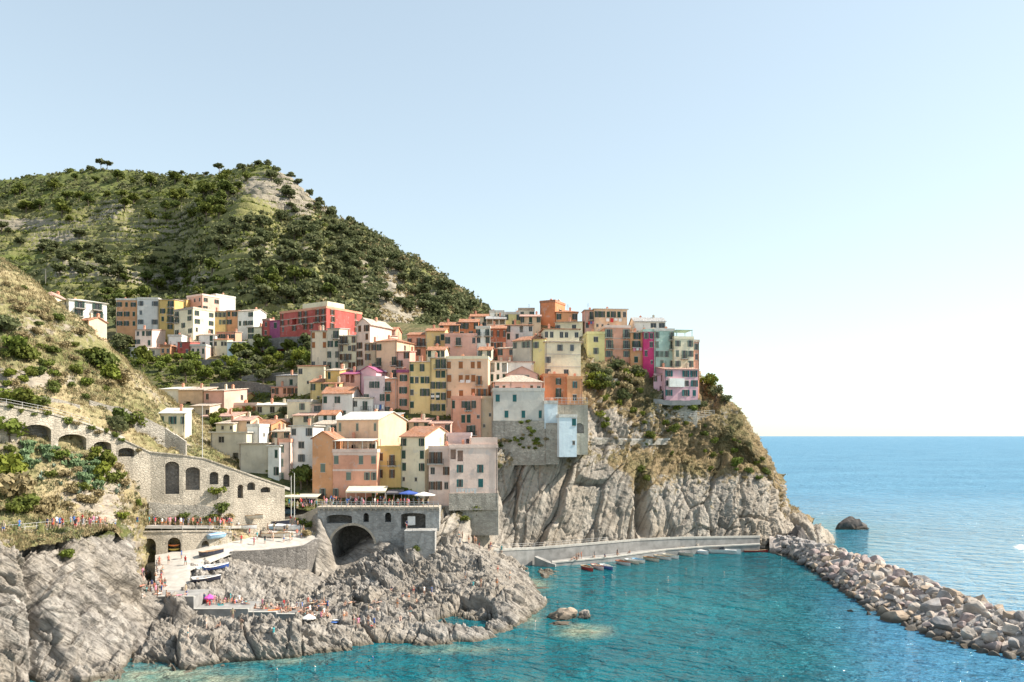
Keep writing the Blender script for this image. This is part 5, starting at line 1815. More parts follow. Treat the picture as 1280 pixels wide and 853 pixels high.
for lab, pts, h in (('grey terrace wall directly below the far hamlet', [(238, 450, 268), (270, 449, 268), (302, 447, 268)], 4.2), ('large brown-grey wall below the crimson palazzo gardens', [(302, 470, 247), (345, 466, 245), (384, 466, 240)], 5.5), ('lower garden wall in the valley, behind the long salmon house', [(262, 480, 236), (300, 476, 236), (342, 482, 232)], 4.0), ('short wall beneath the crimson palazzo', [(328, 424, 279), (360, 421, 277), (388, 420, 274)], 4.0)):
    ret_wall(lab, pts, h, M_STONED, 1.0, group=GV, jag=.1)

# roofscape behind the main row: glimpses of further houses on the ridge
house('rose-coloured house glimpsed behind the peach corner house', 496, 512, 440, 470, 'pink', front='.w|d.|..', yaw=-6, D=214, roof='shed', rm='pinkt', rise=.8, depth=7, sh='b')
house('mauve low house with chimney behind the tan house', 463, 489, 421, 436, 'palepink', front='.p..', yaw=-10, D=231, roof='shed', rm='pinkt', rise=.8, depth=6, chim=2)

block('rough stone base under the rose-pink and peach-pink houses', 535.5, 623, 632.5, 646, 170.2, 8, M_STONE)
block('broad stone base under the perched pink house', 830.5, 873.5, 499, 516, 217.2, 7, M_STONE, 8)
block('narrow stone base under the magenta-pink gabled wing', 816.5, 830.4, 495, 514, 218.2, 6, M_STONE, -8)
# ---------------------------------------------------------------- vegetation
def leaf_cloud(rng, centers, radii, n, size, flat=.0):
    """n leaf clumps (bent quads) spread through the volume of several lobes; returns verts, faces"""
    centers = np.asarray(centers, float)
    radii = np.asarray(radii, float)
    k = rng.choice(len(centers), n, p=(radii ** 2) / (radii ** 2).sum())
    d = rng.normal(size=(n, 3))
    d /= np.linalg.norm(d, axis=1, keepdims=True)
    rr = radii[k] * (1 - .55 * rng.random(n) ** 2)
    c = centers[k] + d * rr[:, None] * np.array([1, 1, .8])
    nrm = d + rng.normal(size=(n, 3)) * .7
    nrm /= np.linalg.norm(nrm, axis=1, keepdims=True)
    a = np.cross(nrm, rng.normal(size=(n, 3)))
    a /= np.linalg.norm(a, axis=1, keepdims=True)
    b = np.cross(nrm, a)
    s = size * rng.uniform(.55, 1.3, n)[:, None]
    V = np.stack([c - a * s - b * s * .5, c + a * s * .3 - b * s * .75, c + a * s + b * s * .35, c - a * s * .35 + b * s * .8], 1).reshape(-1, 3)
    Fq = np.arange(n * 4).reshape(n, 4)
    return V, Fq


LEAF = dict(dark=leafmat('macchia leaves', (.115, .132, .058), dry=(.175, .18, .09), trans=.32), mid=leafmat('broad leaves', (.105, .135, .036)), bright=leafmat('garden leaves', (.13, .17, .035)),
            olive=leafmat('olive leaves', (.125, .14, .065), dry=(.19, .185, .10)), dry=leafmat('dry scrub', (.29, .235, .125), dry=(.38, .30, .17)), vine=leafmat('vine leaves', (.15, .185, .045)))
M_BARK = simple('bark', (.13, .10, .075), .95)
M_CACT = simple('cactus pads', (.13, .19, .09), .6, var=.3)
M_AGAV = simple('agave blades', (.20, .26, .20), .6, var=.25)


def tree_proto(kind, seed, leaf, h, r, n, size, trunk=.35, lobes=7):
    """trunk with limbs reaching into an uneven crown of leaf clumps"""
    rng = np.random.default_rng(seed)
    th = h * trunk
    C_, R_ = [], []
    for i in range(lobes):
        a = 2 * math.pi * i / lobes + rng.uniform(-.5, .5)
        q = r * rng.uniform(.25, .68)
        C_.append((math.cos(a) * q, math.sin(a) * q, th + (h - th) * rng.uniform(.22, .8)))
        R_.append(r * rng.uniform(.32, .56))
    C_.append((0, 0, h - r * .4))
    R_.append(r * .45)
    V, Fq = leaf_cloud(rng, C_, R_, n, size)
    crown = mesh_np('crown', V, Fq, LEAF[leaf])
    b = MB()
    b.tube([(0, 0, -.8), (rng.uniform(-.1, .1), rng.uniform(-.1, .1), th * .6), (rng.uniform(-.2, .2), rng.uniform(-.2, .2), th * 1.25)], [.05 * h, .038 * h, .02 * h], 6)
    for c in C_[:5]:
        b.tube([(0, 0, th * rng.uniform(.55, 1.0)), (c[0] * .5, c[1] * .5, (th + c[2]) * .5 + .1), c], [.018 * h, .012 * h, .005 * h], 5)
    tr = b.mesh('trunk', M_BARK)
    return crown, tr


def pine_proto(seed, h):
    rng = np.random.default_rng(seed)
    C_ = [(rng.uniform(-.25, .25) * h, rng.uniform(-.25, .25) * h, h * rng.uniform(.72, .95)) for i in range(8)]
    V, Fq = leaf_cloud(rng, C_, [h * .14] * 8, 320, .07 * h)
    V[:, 2] = h * .8 + (V[:, 2] - h * .8) * .6
    b = MB()
    b.tube([(0, 0, -1), (.1, 0, h * .4), (0, .1, h * .85)], [.03 * h, .022 * h, .01 * h], 6)
    for c in C_:
        b.tube([(0, 0, h * .6), c], [.01 * h, .004 * h], 4)
    return mesh_np('crown', V, Fq, LEAF['dark']), b.mesh('trunk', M_BARK)


PROT = {
    'macchia': [tree_proto('m', 100 + i, 'dark', 5.2, 3.2, 420, .52, .22) for i in range(5)],
    'broad': [tree_proto('b', 200 + i, 'mid', 6.0, 3.0, 460, .46, .3) for i in range(5)],
    'garden': [tree_proto('g', 300 + i, 'bright', 4.2, 2.5, 520, .34, .22) for i in range(4)],
    'olive': [tree_proto('o', 400 + i, 'olive', 4.4, 2.5, 440, .34, .3) for i in range(4)],
    'shrub': [tree_proto('s', 500 + i, 'mid', 1.8, 1.5, 420, .2, .12) for i in range(4)],
    'scrub': [tree_proto('d', 600 + i, 'dry', 1.5, 1.5, 380, .2, .12) for i in range(4)],
    'gshrub': [tree_proto('q', 700 + i, 'bright', 1.7, 1.5, 420, .2, .12) for i in range(4)],
    'dshrub': [tree_proto('q', 750 + i, 'dark', 1.9, 1.6, 420, .22, .12) for i in range(4)],
    'pine': [pine_proto(800 + i, 9.0) for i in range(3)],
}
NAMEOF = dict(macchia='evergreen_tree', broad='broadleaf_tree', garden='garden_tree', olive='olive_tree', shrub='shrub', scrub='dry_shrub', gshrub='shrub', dshrub='shrub', pine='pine_tree')


def plant(kind, loc, s, label, group, squash=1.0):
    cr, tr = random.choice(PROT[kind])
    o = empty(NAMEOF[kind], loc, random.uniform(0, 6.28))
    o.scale = (s * random.uniform(.88, 1.15), s * random.uniform(.88, 1.15), s * squash * random.uniform(.88, 1.15))
    tag(o, label, 'shrub' if 'shrub' in NAMEOF[kind] else 'tree', group)
    link('crown', cr, o)
    link('trunk', tr, o)
    return o


def inpoly(x, y, poly):
    r = False
    for i in range(len(poly)):
        (x0, y0), (x1, y1) = poly[i], poly[i - 1]
        if (y0 > y) != (y1 > y) and x < (x1 - x0) * (y - y0) / (y1 - y0) + x0:
            r = not r
    return r


def scatter_px(poly, n, sheets, mind=0, tries=40, dens=None):
    """points on the ground seen inside a region of the photograph"""
    xs, ys = [p[0] for p in poly], [p[1] for p in poly]
    out = []
    for _ in range(n * tries):
        if len(out) >= n:
            break
        x, y = random.uniform(min(xs), max(xs)), random.uniform(min(ys), max(ys))
        if not inpoly(x, y, poly):
            continue
        h = hit(x, y, None)
        if h is None:
            continue
        p = h[1]
        if sheets and min((SHEETS[k].bvh.find_nearest(p)[3] for k in sheets), default=9) > .05:
            continue
        if mind and any((p - q).length < mind for q in out):
            continue
        out.append(p)
    return out


# --- hillside woods: the largest trees one by one, the small scrub as a mass
GH = 'evergreen trees and bushes on the mountain'
HP = [(0, 228), (130, 217), (200, 222), (330, 212), (400, 262), (480, 304), (560, 358), (606, 392), (560, 400), (440, 372), (330, 378), (120, 360), (0, 320)]
n_h = 0
for poly, n, kind, s0, s1, lab in (
    ([(180, 330), (330, 270), (440, 300), (450, 370), (330, 385), (220, 350)], 46, 'macchia', 1.1, 2.0, 'dark rounded evergreen tree on the shaded middle slope of the mountain'),
    ([(330, 215), (400, 262), (520, 335), (600, 392), (520, 400), (450, 360), (350, 270)], 62, 'macchia', .8, 1.5, 'dark evergreen bush scattered over the steep right flank of the mountain'),
    ([(0, 232), (130, 222), (320, 222), (300, 270), (120, 290), (0, 275)], 52, 'broad', 1.1, 1.9, 'green tree among the upper vineyards on the left of the mountain'),
    ([(0, 290), (120, 300), (180, 330), (140, 370), (60, 340)], 26, 'macchia', 1.0, 1.7, 'dark tree between the lower terraces above the cream villa'),
    ([(120, 355), (240, 340), (440, 350), (440, 378), (300, 372), (130, 385)], 34, 'broad', .8, 1.5, 'mid-green tree on the terraces right above the far hamlet'),
):
    for p in scatter_px(poly, n, ['hill'], 4.5):
        plant(kind, p, random.uniform(s0, s1), lab, GH, .85)
for px, s, k, lab in ((112, 1.3, 'macchia', 'low dark tree left of the skyline pines on the mountain'), (125, 1.5, 'pine', 'left skyline pine on the mountain ridge'), (133, 1.35, 'pine', 'right skyline pine on the mountain ridge'),
                      (87, 1.2, 'broad', 'rounded tree on the far left skyline of the mountain'), (226, 1.0, 'pine', 'small lone pine midway along the ridge'), (256, .9, 'pine', 'thin pine left of the tall ridge pine'),
                      (273, 1.6, 'pine', 'tall pine on the ridge left of the summit'), (300, 1.5, 'macchia', 'dense bush just left of the rocky summit'), (322, 1.4, 'macchia', 'dense bush on the rocky summit'), (334, 1.3, 'macchia', 'bush on the summit edge'),
                      (345, 1.2, 'macchia', 'dark bush leaning over the summit cliff'), (362, 1.3, 'macchia', 'dark bush right of the pale summit crag'), (371, 1.3, 'macchia', 'second dark bush right of the pale summit crag'), (386, 1.2, 'macchia', 'bush at the shoulder below the summit'),
                      (398, 1.3, 'macchia', 'large bush on the ridge shoulder'), (413, 1.5, 'macchia', 'broad bush where the ridge steepens'), (437, 1.2, 'macchia', 'isolated round bush on the bare ridge'), (480, .8, 'macchia', 'small bush low on the descending ridge'), (494, .9, 'macchia', 'lone bush on the grassy ridge edge')):
    for py in range(180, 330):
        h = hit(px, py, ['hill'])
        if h:
            plant(k, h[1] + Vector((0, 1.5, -1.6 if k != 'pine' else -3.2)), s * (.85 if k != 'pine' else .95), lab, 'skyline trees of the mountain')
            break


def mass(name, pts, n, size, leaf, rad, sq=.7):
    """ground cover that nobody could count: many low leafy clumps in one mesh"""
    rng = np.random.default_rng(len(pts))
    Vs, Fs, o = [], [], 0
    for p in pts:
        s = rng.uniform(.5, 1.25)
        k = 4
        C_ = rng.normal(size=(k, 3)) * rad * s * .45
        C_[:, 2] = np.abs(C_[:, 2]) * sq
        V, Fq = leaf_cloud(rng, C_, np.full(k, rad * s * .55), n, size)
        Vs.append(V + np.array(p))
        Fs.append(Fq + o)
        o += len(V)
    return tag(link(name, mesh_np(name, np.concatenate(Vs), np.concatenate(Fs), LEAF[leaf])), kind='stuff')


def on_sheet(name, n, pred, seed=1):
    S = SHEETS[name]
    rng = np.random.default_rng(seed)
    nu, nv = S.px.shape
    out = []
    while len(out) < n:
        i, j = rng.integers(0, nu, 4000), rng.integers(0, nv, 4000)
        ok = pred(S.px[i, j], S.py[i, j], S.veg[i, j], S.G[i, j], S.N[i, j], rng)
        out += list(S.G[i, j][ok])
    return out[:n]


def clumpy(G, s, seed):
    return vn(G * s, seed)


HB = lambda px, py: (px > -30) & (px < 640) & (py < 450)
pts = on_sheet('hill', 5200, lambda px, py, v, G, N_, r: HB(px, py) & (v > .55) & (N_[:, 2] > .3) & (G[:, 1] < 760) & (clumpy(G, .025, 7) + .5 * clumpy(G, .07, 8) + r.uniform(-.5, .5, len(px)) > .32 - .62 * sstep(300, 460, px)), 3)
mass('scrub_cover', pts, 20, .85, 'dark', 2.9)
pts = on_sheet('hill', 4200, lambda px, py, v, G, N_, r: HB(px, py) & (v > .5) & (N_[:, 2] > .3) & (clumpy(G, .03, 9) + r.uniform(-.5, .5, len(px)) > .04 - .35 * sstep(300, 460, px)), 4)
mass('scrub_cover', pts, 18, .75, 'olive', 2.3)
pts = on_sheet('hill', 5200, lambda px, py, v, G, N_, r: HB(px, py) & (px < 420) & (v > .5) & (N_[:, 2] > .3) & (clumpy(G, .05, 23) + r.uniform(-.5, .5, len(px)) > .12), 24)
mass('scrub_cover', pts, 12, .7, 'mid', 1.7, .8)
S = SHEETS['hill']
fr, mk = hill_post.fr, hill_post.mask
ok = (fr > .40) & (fr < .66) & (mk > .45) & (S.px > -30) & (S.px < 480) & (S.py < 400) & (vn(S.G * .014, 13) > -.45)
ii = np.argwhere(ok)
ii = ii[np.random.default_rng(5).choice(len(ii), min(len(ii), 20000), replace=False)]
mass('vine_rows', list(S.G[ii[:, 0], ii[:, 1]]), 10, .6, 'vine', 1.25, .6)
pts = on_sheet('hill', 1500, lambda px, py, v, G, N_, r: HB(px, py) & (px > 380) & (N_[:, 2] > .3), 15)
mass('scrub_cover', pts, 18, .6, 'dry', 1.9)

pts = on_sheet('hillside', 1500, lambda px, py, v, G, N_, r: (px > 140) & (px < 400) & (py < 500) & (py > 425) & (clumpy(G, .05, 19) + r.uniform(-.5, .5, len(px)) > -.1), 16)
mass('garden_cover', pts, 22, .32, 'mid', 1.3, .5)
pts = on_sheet('hillside', 900, lambda px, py, v, G, N_, r: (px > 250) & (px < 560) & (py > 470) & (py < 650), 17)
mass('garden_cover', pts, 16, .26, 'mid', .9, .5)
# --- valley greenery under the far hamlet
for p in scatter_px([(165, 445), (240, 448), (330, 440), (385, 432), (390, 455), (340, 470), (300, 478), (230, 480), (175, 462)], 44, ['hillside'], 2.6):
    plant(random.choice(['garden', 'broad', 'garden']), p, random.uniform(.6, 1.15), 'bright green garden tree in the terraced valley below the far hamlet', 'valley garden trees')
for p in scatter_px([(325, 415), (388, 412), (388, 460), (340, 485), (300, 480), (270, 470)], 22, ['hillside'], 2.6):
    plant('macchia', p, random.uniform(.5, .9), 'dark leafy tree in the shaded valley under the crimson palazzo', 'valley garden trees')
for p in scatter_px([(125, 380), (146, 380), (146, 440), (165, 445), (160, 400)], 8, ['hillside', 'hill'], 2.0):
    plant('macchia', p, random.uniform(.7, 1.0), 'dark tree at the left end of the far hamlet', 'valley garden trees')
for p in scatter_px([(255, 520), (400, 500), (470, 520), (400, 560), (280, 545)], 30, ['hillside'], 2.0):
    plant(random.choice(['shrub', 'gshrub', 'dshrub']), p, random.uniform(.7, 1.2), 'low garden shrub between the lower village houses', 'village shrubs')
for p in scatter_px([(400, 470), (600, 440), (690, 420), (700, 480), (620, 520), (480, 530)], 26, ['hillside'], 1.8):
    plant(random.choice(['shrub', 'gshrub', 'dshrub']), p, random.uniform(.6, 1.1), 'garden shrub squeezed between the tall village houses', 'village shrubs')
for i, (x, y, k, s, lab) in enumerate((
    (376, 612, 'broad', .8, 'leafy green tree beside the long cafe awning'), (384, 606, 'broad', .62, 'smaller leafy tree next to the cafe awning tree'), (357, 520, 'dshrub', 1.2, 'dark shrub between the cream houses'),
    (745, 470, 'macchia', .62, 'dark bushy tree under the yellow cube house'), (742, 478, 'gshrub', 1.6, 'bright hedge bush on the stepped garden wall'), (752, 480, 'gshrub', 1.5, 'second bright hedge bush on the stepped garden wall'),
    (772, 462, 'dshrub', 1.7, 'dark shrub under the salmon house on the cliff'), (785, 465, 'olive', .5, 'olive tree in the cliff garden'), (796, 468, 'dshrub', 1.5, 'dark shrub below the orange narrow house'), (782, 476, 'scrub', 1.6, 'dry yellow shrub in the cliff garden'),
    (887, 486, 'garden', 1.15, 'large yellow-green tree right of the perched pink house'), (897, 482, 'garden', 1.1, 'tall bright tree at the right edge of the cliff top'), (895, 500, 'olive', 1.0, 'grey-green tree below the bright cliff-top trees'), (906, 508, 'olive', .8, 'grey-green bush at the cliff edge below the trees'),
    (848, 513, 'gshrub', 1.5, 'round green bush under the perched pink house'), (866, 514, 'gshrub', 1.3, 'green bush by the lookout rail'), (832, 512, 'dshrub', 1.3, 'dark bush at the bend of the lookout wall'), (876, 512, 'dshrub', 1.3, 'dark bush right of the lookout rail'),
    (748, 524, 'gshrub', 1.2, 'green bush right of the square stone block'), (757, 535, 'gshrub', 1.1, 'small green bush by the ledge path wall'), (812, 548, 'shrub', 1.3, 'leafy bush on the ledge path'), (843, 540, 'shrub', 1.2, 'leafy bush beyond the ledge path'),
    (921, 583, 'gshrub', 1.3, 'green bush low on the right-hand cliff'), (935, 592, 'shrub', 1.0, 'small bush near the right end of the cliff'), (730, 386, 'garden', .75, 'bushy tree on the skyline right of the orange cube house'), (722, 388, 'garden', .5, 'small skyline tree beside the orange cube house'), (702, 386, 'broad', .5, 'tree peeping over the terracotta house'),
    (668, 397, 'broad', .45, 'dark roof-garden tree on the skyline'), (657, 396, 'broad', .4, 'roof-garden bush on the skyline'),
    (125, 462, 'shrub', 2.6, 'large green bush at the crest of the left slope'), (112, 455, 'broad', .62, 'dark round tree at the crest of the left slope'), (135, 475, 'gshrub', 2.2, 'bright green bush below the crest tree'), (148, 478, 'scrub', 2.0, 'dry bush on the edge of the left slope'),
    (20, 445, 'gshrub', 2.0, 'green bush on the far left of the slope'), (32, 452, 'shrub', 1.8, 'green shrub beside the far left bush'), (5, 415, 'dshrub', 1.7, 'dark shrub at the left edge of the slope'),
    (152, 535, 'broad', .6, 'dark bush below the white-roofed road house'), (165, 533, 'shrub', 1.7, 'hedge bush under the white roof'), (178, 537, 'gshrub', 1.5, 'bright bush at the end of the hedge'), (143, 538, 'dshrub', 1.5, 'dark bush left of the hedge'),
    (12, 545, 'gshrub', 2.0, 'yellow-green bush at the left foot of the viaduct'), (30, 505, 'shrub', 1.6, 'hedge bush on top of the viaduct'), (48, 510, 'shrub', 1.4, 'second hedge bush on top of the viaduct'), (15, 503, 'gshrub', 1.5, 'bright hedge bush at the left of the viaduct top'),
    (8, 600, 'gshrub', 2.6, 'large pale green bush at the left edge below the viaduct'), (18, 625, 'scrub', 2.4, 'large dry yellow bush at the left edge'), (30, 640, 'shrub', 1.7, 'grey-green bush above the left path'), (133, 592, 'broad', .68, 'round green bush under the third viaduct arch'),
    (120, 598, 'gshrub', 1.5, 'yellow-flowered bush left of the round bush'), (145, 604, 'shrub', 1.4, 'leafy bush right of the round bush'), (272, 618, 'gshrub', 1.0, 'yellow-green plant on the lower viaduct ledge'), (276, 640, 'shrub', 1.2, 'creeper bush at the corner of the harbour path'), (286, 650, 'scrub', .9, 'dry bush beside the harbour path'),
    (152, 650, 'gshrub', .9, 'yellow-green bush where the path meets the boat arches'), (378, 655, 'gshrub', .9, 'green bush on the wall corner beside the bridge'), (388, 660, 'shrub', .9, 'bush hanging over the gorge wall'), (382, 670, 'scrub', .9, 'dry bush low on the gorge wall'), (289, 694, 'scrub', 1.1, 'dry palm-leaf sunshade bush at the top of the slipway rocks'),
    (84, 697, 'gshrub', .8, 'yellow-green tuft bush high on the left shore rocks'), (604, 618, 'scrub', 1.2, 'dry bush in the gully right of the rose-pink house'), (596, 640, 'shrub', 1.0, 'green bush in the gully beside the rose-pink house'), (520, 688, 'shrub', .7, 'small green plant on top of the middle rocks'),
    (800, 590, 'shrub', 1.1, 'green bush at the head of the dark cliff fissure'), (808, 600, 'shrub', .9, 'bush inside the dark cliff fissure'))):
    h = hit(x, y)
    if h:
        plant(k, h[1] - Vector((0, 0, .15)), s, lab, None)

# --- cactus and agave patch under the viaduct
def cactus_mesh(seed):
    rng = random.Random(seed)
    b = MB()
    def pad(p, d, s, lev):
        u = Vector((rng.uniform(-1, 1), rng.uniform(-1, 1), .2)).cross(d).normalized()
        w = d.cross(u).normalized()
        c = p + d * s * .62
        ring = []
        for i in range(10):
            t = 2 * math.pi * i / 10
            ring.append(c + d * math.cos(t) * s * .62 + u * math.sin(t) * s * .42)
        th = w * .06
        b.poly([q + th for q in ring])
        b.poly([q - th for q in ring][::-1])
        for i in range(10):
            j = (i + 1) % 10
            b.poly([ring[i] + th, ring[i] - th, ring[j] - th, ring[j] + th])
        if lev > 0:
            for _ in range(rng.choice([2, 3])):
                nd = (d + u * rng.uniform(-1, 1) + w * rng.uniform(-.6, .6) + Vector((0, 0, .3))).normalized()
                pad(c + d * s * .45 + u * rng.uniform(-.25, .25) * s, nd, s * rng.uniform(.75, .95), lev - 1)
    for i in range(5):
        pad(Vector((rng.uniform(-.6, .6), rng.uniform(-.6, .6), -.1)), Vector((rng.uniform(-.4, .4), rng.uniform(-.4, .4), 1)).normalized(), .55, 3)
    return b.mesh('prickly_pear', M_CACT)


def agave_mesh(seed):
    rng = random.Random(seed)
    b = MB()
    for i in range(22):
        a = i * 2.4
        el = rng.uniform(.3, 1.25)
        L = rng.uniform(.9, 1.4)
        d = Vector((math.cos(a) * math.cos(el), math.sin(a) * math.cos(el), math.sin(el)))
        s = Vector((-math.sin(a), math.cos(a), 0)) * .11
        m = d * L * .5 + Vector((0, 0, .06))
        tip = d * L + Vector((0, 0, -.08))
        b.poly([-s, s, m + s * .9, m - s * .9])
        b.poly([m - s * .9, m + s * .9, tip])
    return b.mesh('agave', M_AGAV)


CM, AM = [cactus_mesh(i) for i in range(3)], [agave_mesh(i) for i in range(3)]
for p in scatter_px([(85, 578), (120, 575), (135, 600), (120, 625), (95, 610)], 14, ['slope'], 1.2) + scatter_px([(20, 560), (66, 562), (60, 590), (20, 585)], 7, ['slope'], 1.2):
    o = link('prickly_pear', random.choice(CM), None, p, random.uniform(0, 6))
    o.scale = [random.uniform(.7, 1.2)] * 3
    tag(o, 'prickly pear cactus with flat green pads on the dry slope under the viaduct', 'cactus', 'prickly pears under the viaduct')
for p in scatter_px([(25, 555), (150, 580), (170, 625), (60, 640), (20, 610)], 18, ['slope'], 1.4):
    o = link('agave', random.choice(AM), None, p, random.uniform(0, 6))
    o.scale = [random.uniform(.7, 1.3)] * 3
    tag(o, 'blue-green agave rosette among the dry grass under the viaduct', 'agave', 'agaves under the viaduct')

# --- dry slope shrubs, one by one where they show, and the grass as a mass
GS = 'bushes on the dry left slope'
for poly, n, kinds, lab in (
    ([(0, 340), (60, 380), (110, 425), (150, 470), (100, 480), (0, 440)], 34, ['scrub', 'shrub', 'scrub'], 'scrubby bush on the dry upper left slope'),
    ([(0, 440), (100, 470), (185, 490), (110, 500), (0, 490)], 22, ['scrub', 'shrub', 'gshrub'], 'bush along the terrace walls of the left slope'),
    ([(0, 560), (180, 575), (185, 640), (100, 650), (0, 650)], 34, ['scrub', 'scrub', 'shrub', 'scrub', 'gshrub'], 'bush on the slope between viaduct and path')):
    for p in scatter_px(poly, n, ['slope'], 1.6):
        plant(random.choice(kinds), p - Vector((0, 0, .1)), random.uniform(.55, 1.15), lab, GS)
for p in scatter_px([(735, 500), (800, 490), (880, 530), (950, 560), (960, 600), (900, 600), (830, 580), (760, 545)], 60, ['hillside', 'cliff'], 1.2):
    plant(random.choice(['scrub', 'scrub', 'shrub', 'gshrub']), p - Vector((0, 0, .1)), random.uniform(.45, .95), 'scrubby bush on the upper ledges of the sea cliff', 'bushes on the sea cliff')
for p in scatter_px([(560, 610), (625, 570), (640, 565), (610, 620), (580, 660)], 14, ['cliff', 'hillside'], 1.2):
    plant(random.choice(['scrub', 'shrub', 'dshrub']), p - Vector((0, 0, .1)), random.uniform(.5, .9), 'bush in the rocky gully left of the big slabs', 'bushes in the cliff gully')


for p in scatter_px([(733, 462), (760, 458), (800, 470), (812, 480), (800, 505), (740, 500)], 26, ['hillside'], 1.3):
    plant(random.choice(['scrub', 'shrub', 'gshrub', 'dshrub']), p - Vector((0, 0, .1)), random.uniform(.8, 1.5), 'garden bush on the steep plot below the salmon and magenta houses', 'bushes of the cliff garden')
for p in scatter_px([(190, 625), (290, 632), (300, 650), (200, 648)], 14, ['slope'], .9):
    plant(random.choice(['scrub', 'shrub', 'gshrub']), p - Vector((0, 0, .1)), random.uniform(.45, .9), 'small bush along the foot of the lower viaduct wall', 'bushes at the viaduct foot')
for p in scatter_px([(10, 508), (112, 530), (188, 566), (188, 572), (112, 540), (10, 516)], 16, None, 1.5) + scatter_px([(618, 545), (690, 548), (690, 562), (618, 560)], 9, None, 1.0) + scatter_px([(646, 524), (662, 524), (672, 562), (640, 562)], 14, None, .8):
    plant(random.choice(['scrub', 'shrub', 'gshrub']), p - Vector((0, 0, .1)), random.uniform(.35, .7), 'small plant rooted in an old stone wall', 'plants growing from walls')


def grass(name, pts, h, mat, n=9):
    rng = np.random.default_rng(5)
    pts = np.asarray(pts)
    m = len(pts) * n
    c = np.repeat(pts, n, 0) + rng.normal(size=(m, 3)) * np.array([.28, .28, 0])
    a = rng.uniform(0, 6.28, m)
    hh = h * rng.uniform(.4, 1.2, m)
    w = .07
    s = np.stack([np.cos(a), np.sin(a), np.zeros(m)], -1) * w
    ln = np.stack([np.sin(a * 3), np.cos(a * 5), np.zeros(m)], -1) * (hh * .5)[:, None]
    up = np.zeros((m, 3))
    up[:, 2] = hh
    V = np.stack([c - s - [0, 0, .1], c + s - [0, 0, .1], c + up + ln], 1).reshape(-1, 3)
    return tag(link(name, mesh_np(name, V, np.arange(m * 3).reshape(m, 3), LEAF[mat])), kind='stuff')


pr = lambda sd, lo=.2: (lambda px, py, v, G, N_, r: (px > -40) & (px < 300) & (v > .45) & (N_[:, 2] > .25) & (clumpy(G, .12, sd) + r.uniform(-.5, .5, len(px)) > -lo))
grass('dry_grass', on_sheet('slope', 9000, pr(21), 6), .55, 'dry')
grass('green_grass', on_sheet('slope', 3000, pr(25, -.15), 7), .5, 'olive')
pts = on_sheet('slope', 1500, lambda px, py, v, G, N_, r: (px > -40) & (px < 300) & (v > .4) & (clumpy(G, .15, 31) + r.uniform(-.5, .5, len(px)) > .1), 26)
mass('dry_scrub_cover', pts, 26, .13, 'dry', .75)
pts = on_sheet('slope', 800, lambda px, py, v, G, N_, r: (px > -40) & (px < 300) & (v > .4) & (clumpy(G, .15, 33) + r.uniform(-.5, .5, len(px)) > .15), 27)
mass('dry_scrub_cover', pts, 26, .13, 'olive', .7)
pc = lambda px, py, v, G, N_, r: (px > 690) & (px < 1000) & (v > .45) & (N_[:, 2] > .2)
grass('dry_grass', on_sheet('hillside', 4200, pc, 8), .5, 'dry')
grass('dry_grass', on_sheet('cliff', 900, lambda px, py, v, G, N_, r: (v > .5) & (N_[:, 2] > .3), 9), .5, 'dry')
# ---------------------------------------------------------------- boulders and sea rocks
import bmesh


def boulder_mesh(seed, sub=3, cuts=11, name='boulder'):
    rng = np.random.default_rng(seed)
    bm = bmesh.new()
    bmesh.ops.create_icosphere(bm, subdivisions=sub, radius=1)
    V = np.array([v.co[:] for v in bm.verts])
    V *= np.array([1.0, rng.uniform(.7, .95), rng.uniform(.6, .8)])
    for _ in range(cuts):                             # broken faces
        n = rng.normal(size=3)
        n /= np.linalg.norm(n)
        d = rng.uniform(.34, .66)
        e = V @ n - d
        V -= np.where(e > 0, e, 0)[:, None] * n * .97
    V += V / (np.linalg.norm(V, axis=1, keepdims=True) + 1e-6) * (.05 * fbm(V * 2.2, 3, seed))[:, None]
    for v, c in zip(bm.verts, V):
        v.co = c
    me = bpy.data.meshes.new(name)
    bm.to_mesh(me)
    bm.free()
    return me


M_BO = []
for nm, l, d, w in (('pale', (.50, .46, .42), (.27, .25, .23), (.44, .37, .31)), ('grey', (.36, .345, .34), (.18, .175, .175), (.30, .27, .25)), ('warm', (.46, .38, .31), (.24, .195, .16), (.40, .31, .23)), ('rosy', (.40, .335, .32), (.21, .17, .165), (.35, .28, .26)), ('dark', (.17, .155, .145), (.075, .07, .068), (.13, .11, .10))):
    N = Nodes('boulder ' + nm)
    p = N.pos(obj=True)
    n1 = N.noise(p, 1.3, 5, .6)
    n2 = N.noise(p, 4.5, 4, .65)
    oi = N.n('ShaderNodeObjectInfo').outputs['Random']
    c = N.ramp(n1, [(.3, d), (.5, w), (.66, l)])
    c = N.mix(N.ramp(n2, [(.58, 0.0), (.75, .5)]), c, tuple(x * .6 for x in d))
    c = N.mix(N.math('MULTIPLY', oi, .3), c, d)
    sep = N.n('ShaderNodeSeparateXYZ', i_0=N.pos())
    c = N.mix(N.ramp(N.math('ADD', N.math('MULTIPLY', sep.outputs[2], .5), N.math('MULTIPLY', n1, -.3)), [(.08, .85), (.5, 0.0)]), c, (.06, .052, .04))
    N.color(c)
    N.rough(.9)
    N.b.inputs['Specular IOR Level'].default_value = .15
    N.bump(N.math('ADD', n1, N.math('MULTIPLY', n2, .4)), .12)
    M_BO.append(N.m)
BM = []
for i in range(12):
    me = boulder_mesh(900 + i)
    me.materials.append(M_BO[i % 4])
    BM.append(me)
rng = random.Random(5)


def bw_at(px):
    for i in range(len(BW) - 1):
        if BW[i][0] <= px <= BW[i + 1][0]:
            t = (px - BW[i][0]) / (BW[i + 1][0] - BW[i][0])
            return [BW[i][k] + (BW[i + 1][k] - BW[i][k]) * t for k in (1, 2)]
    return None


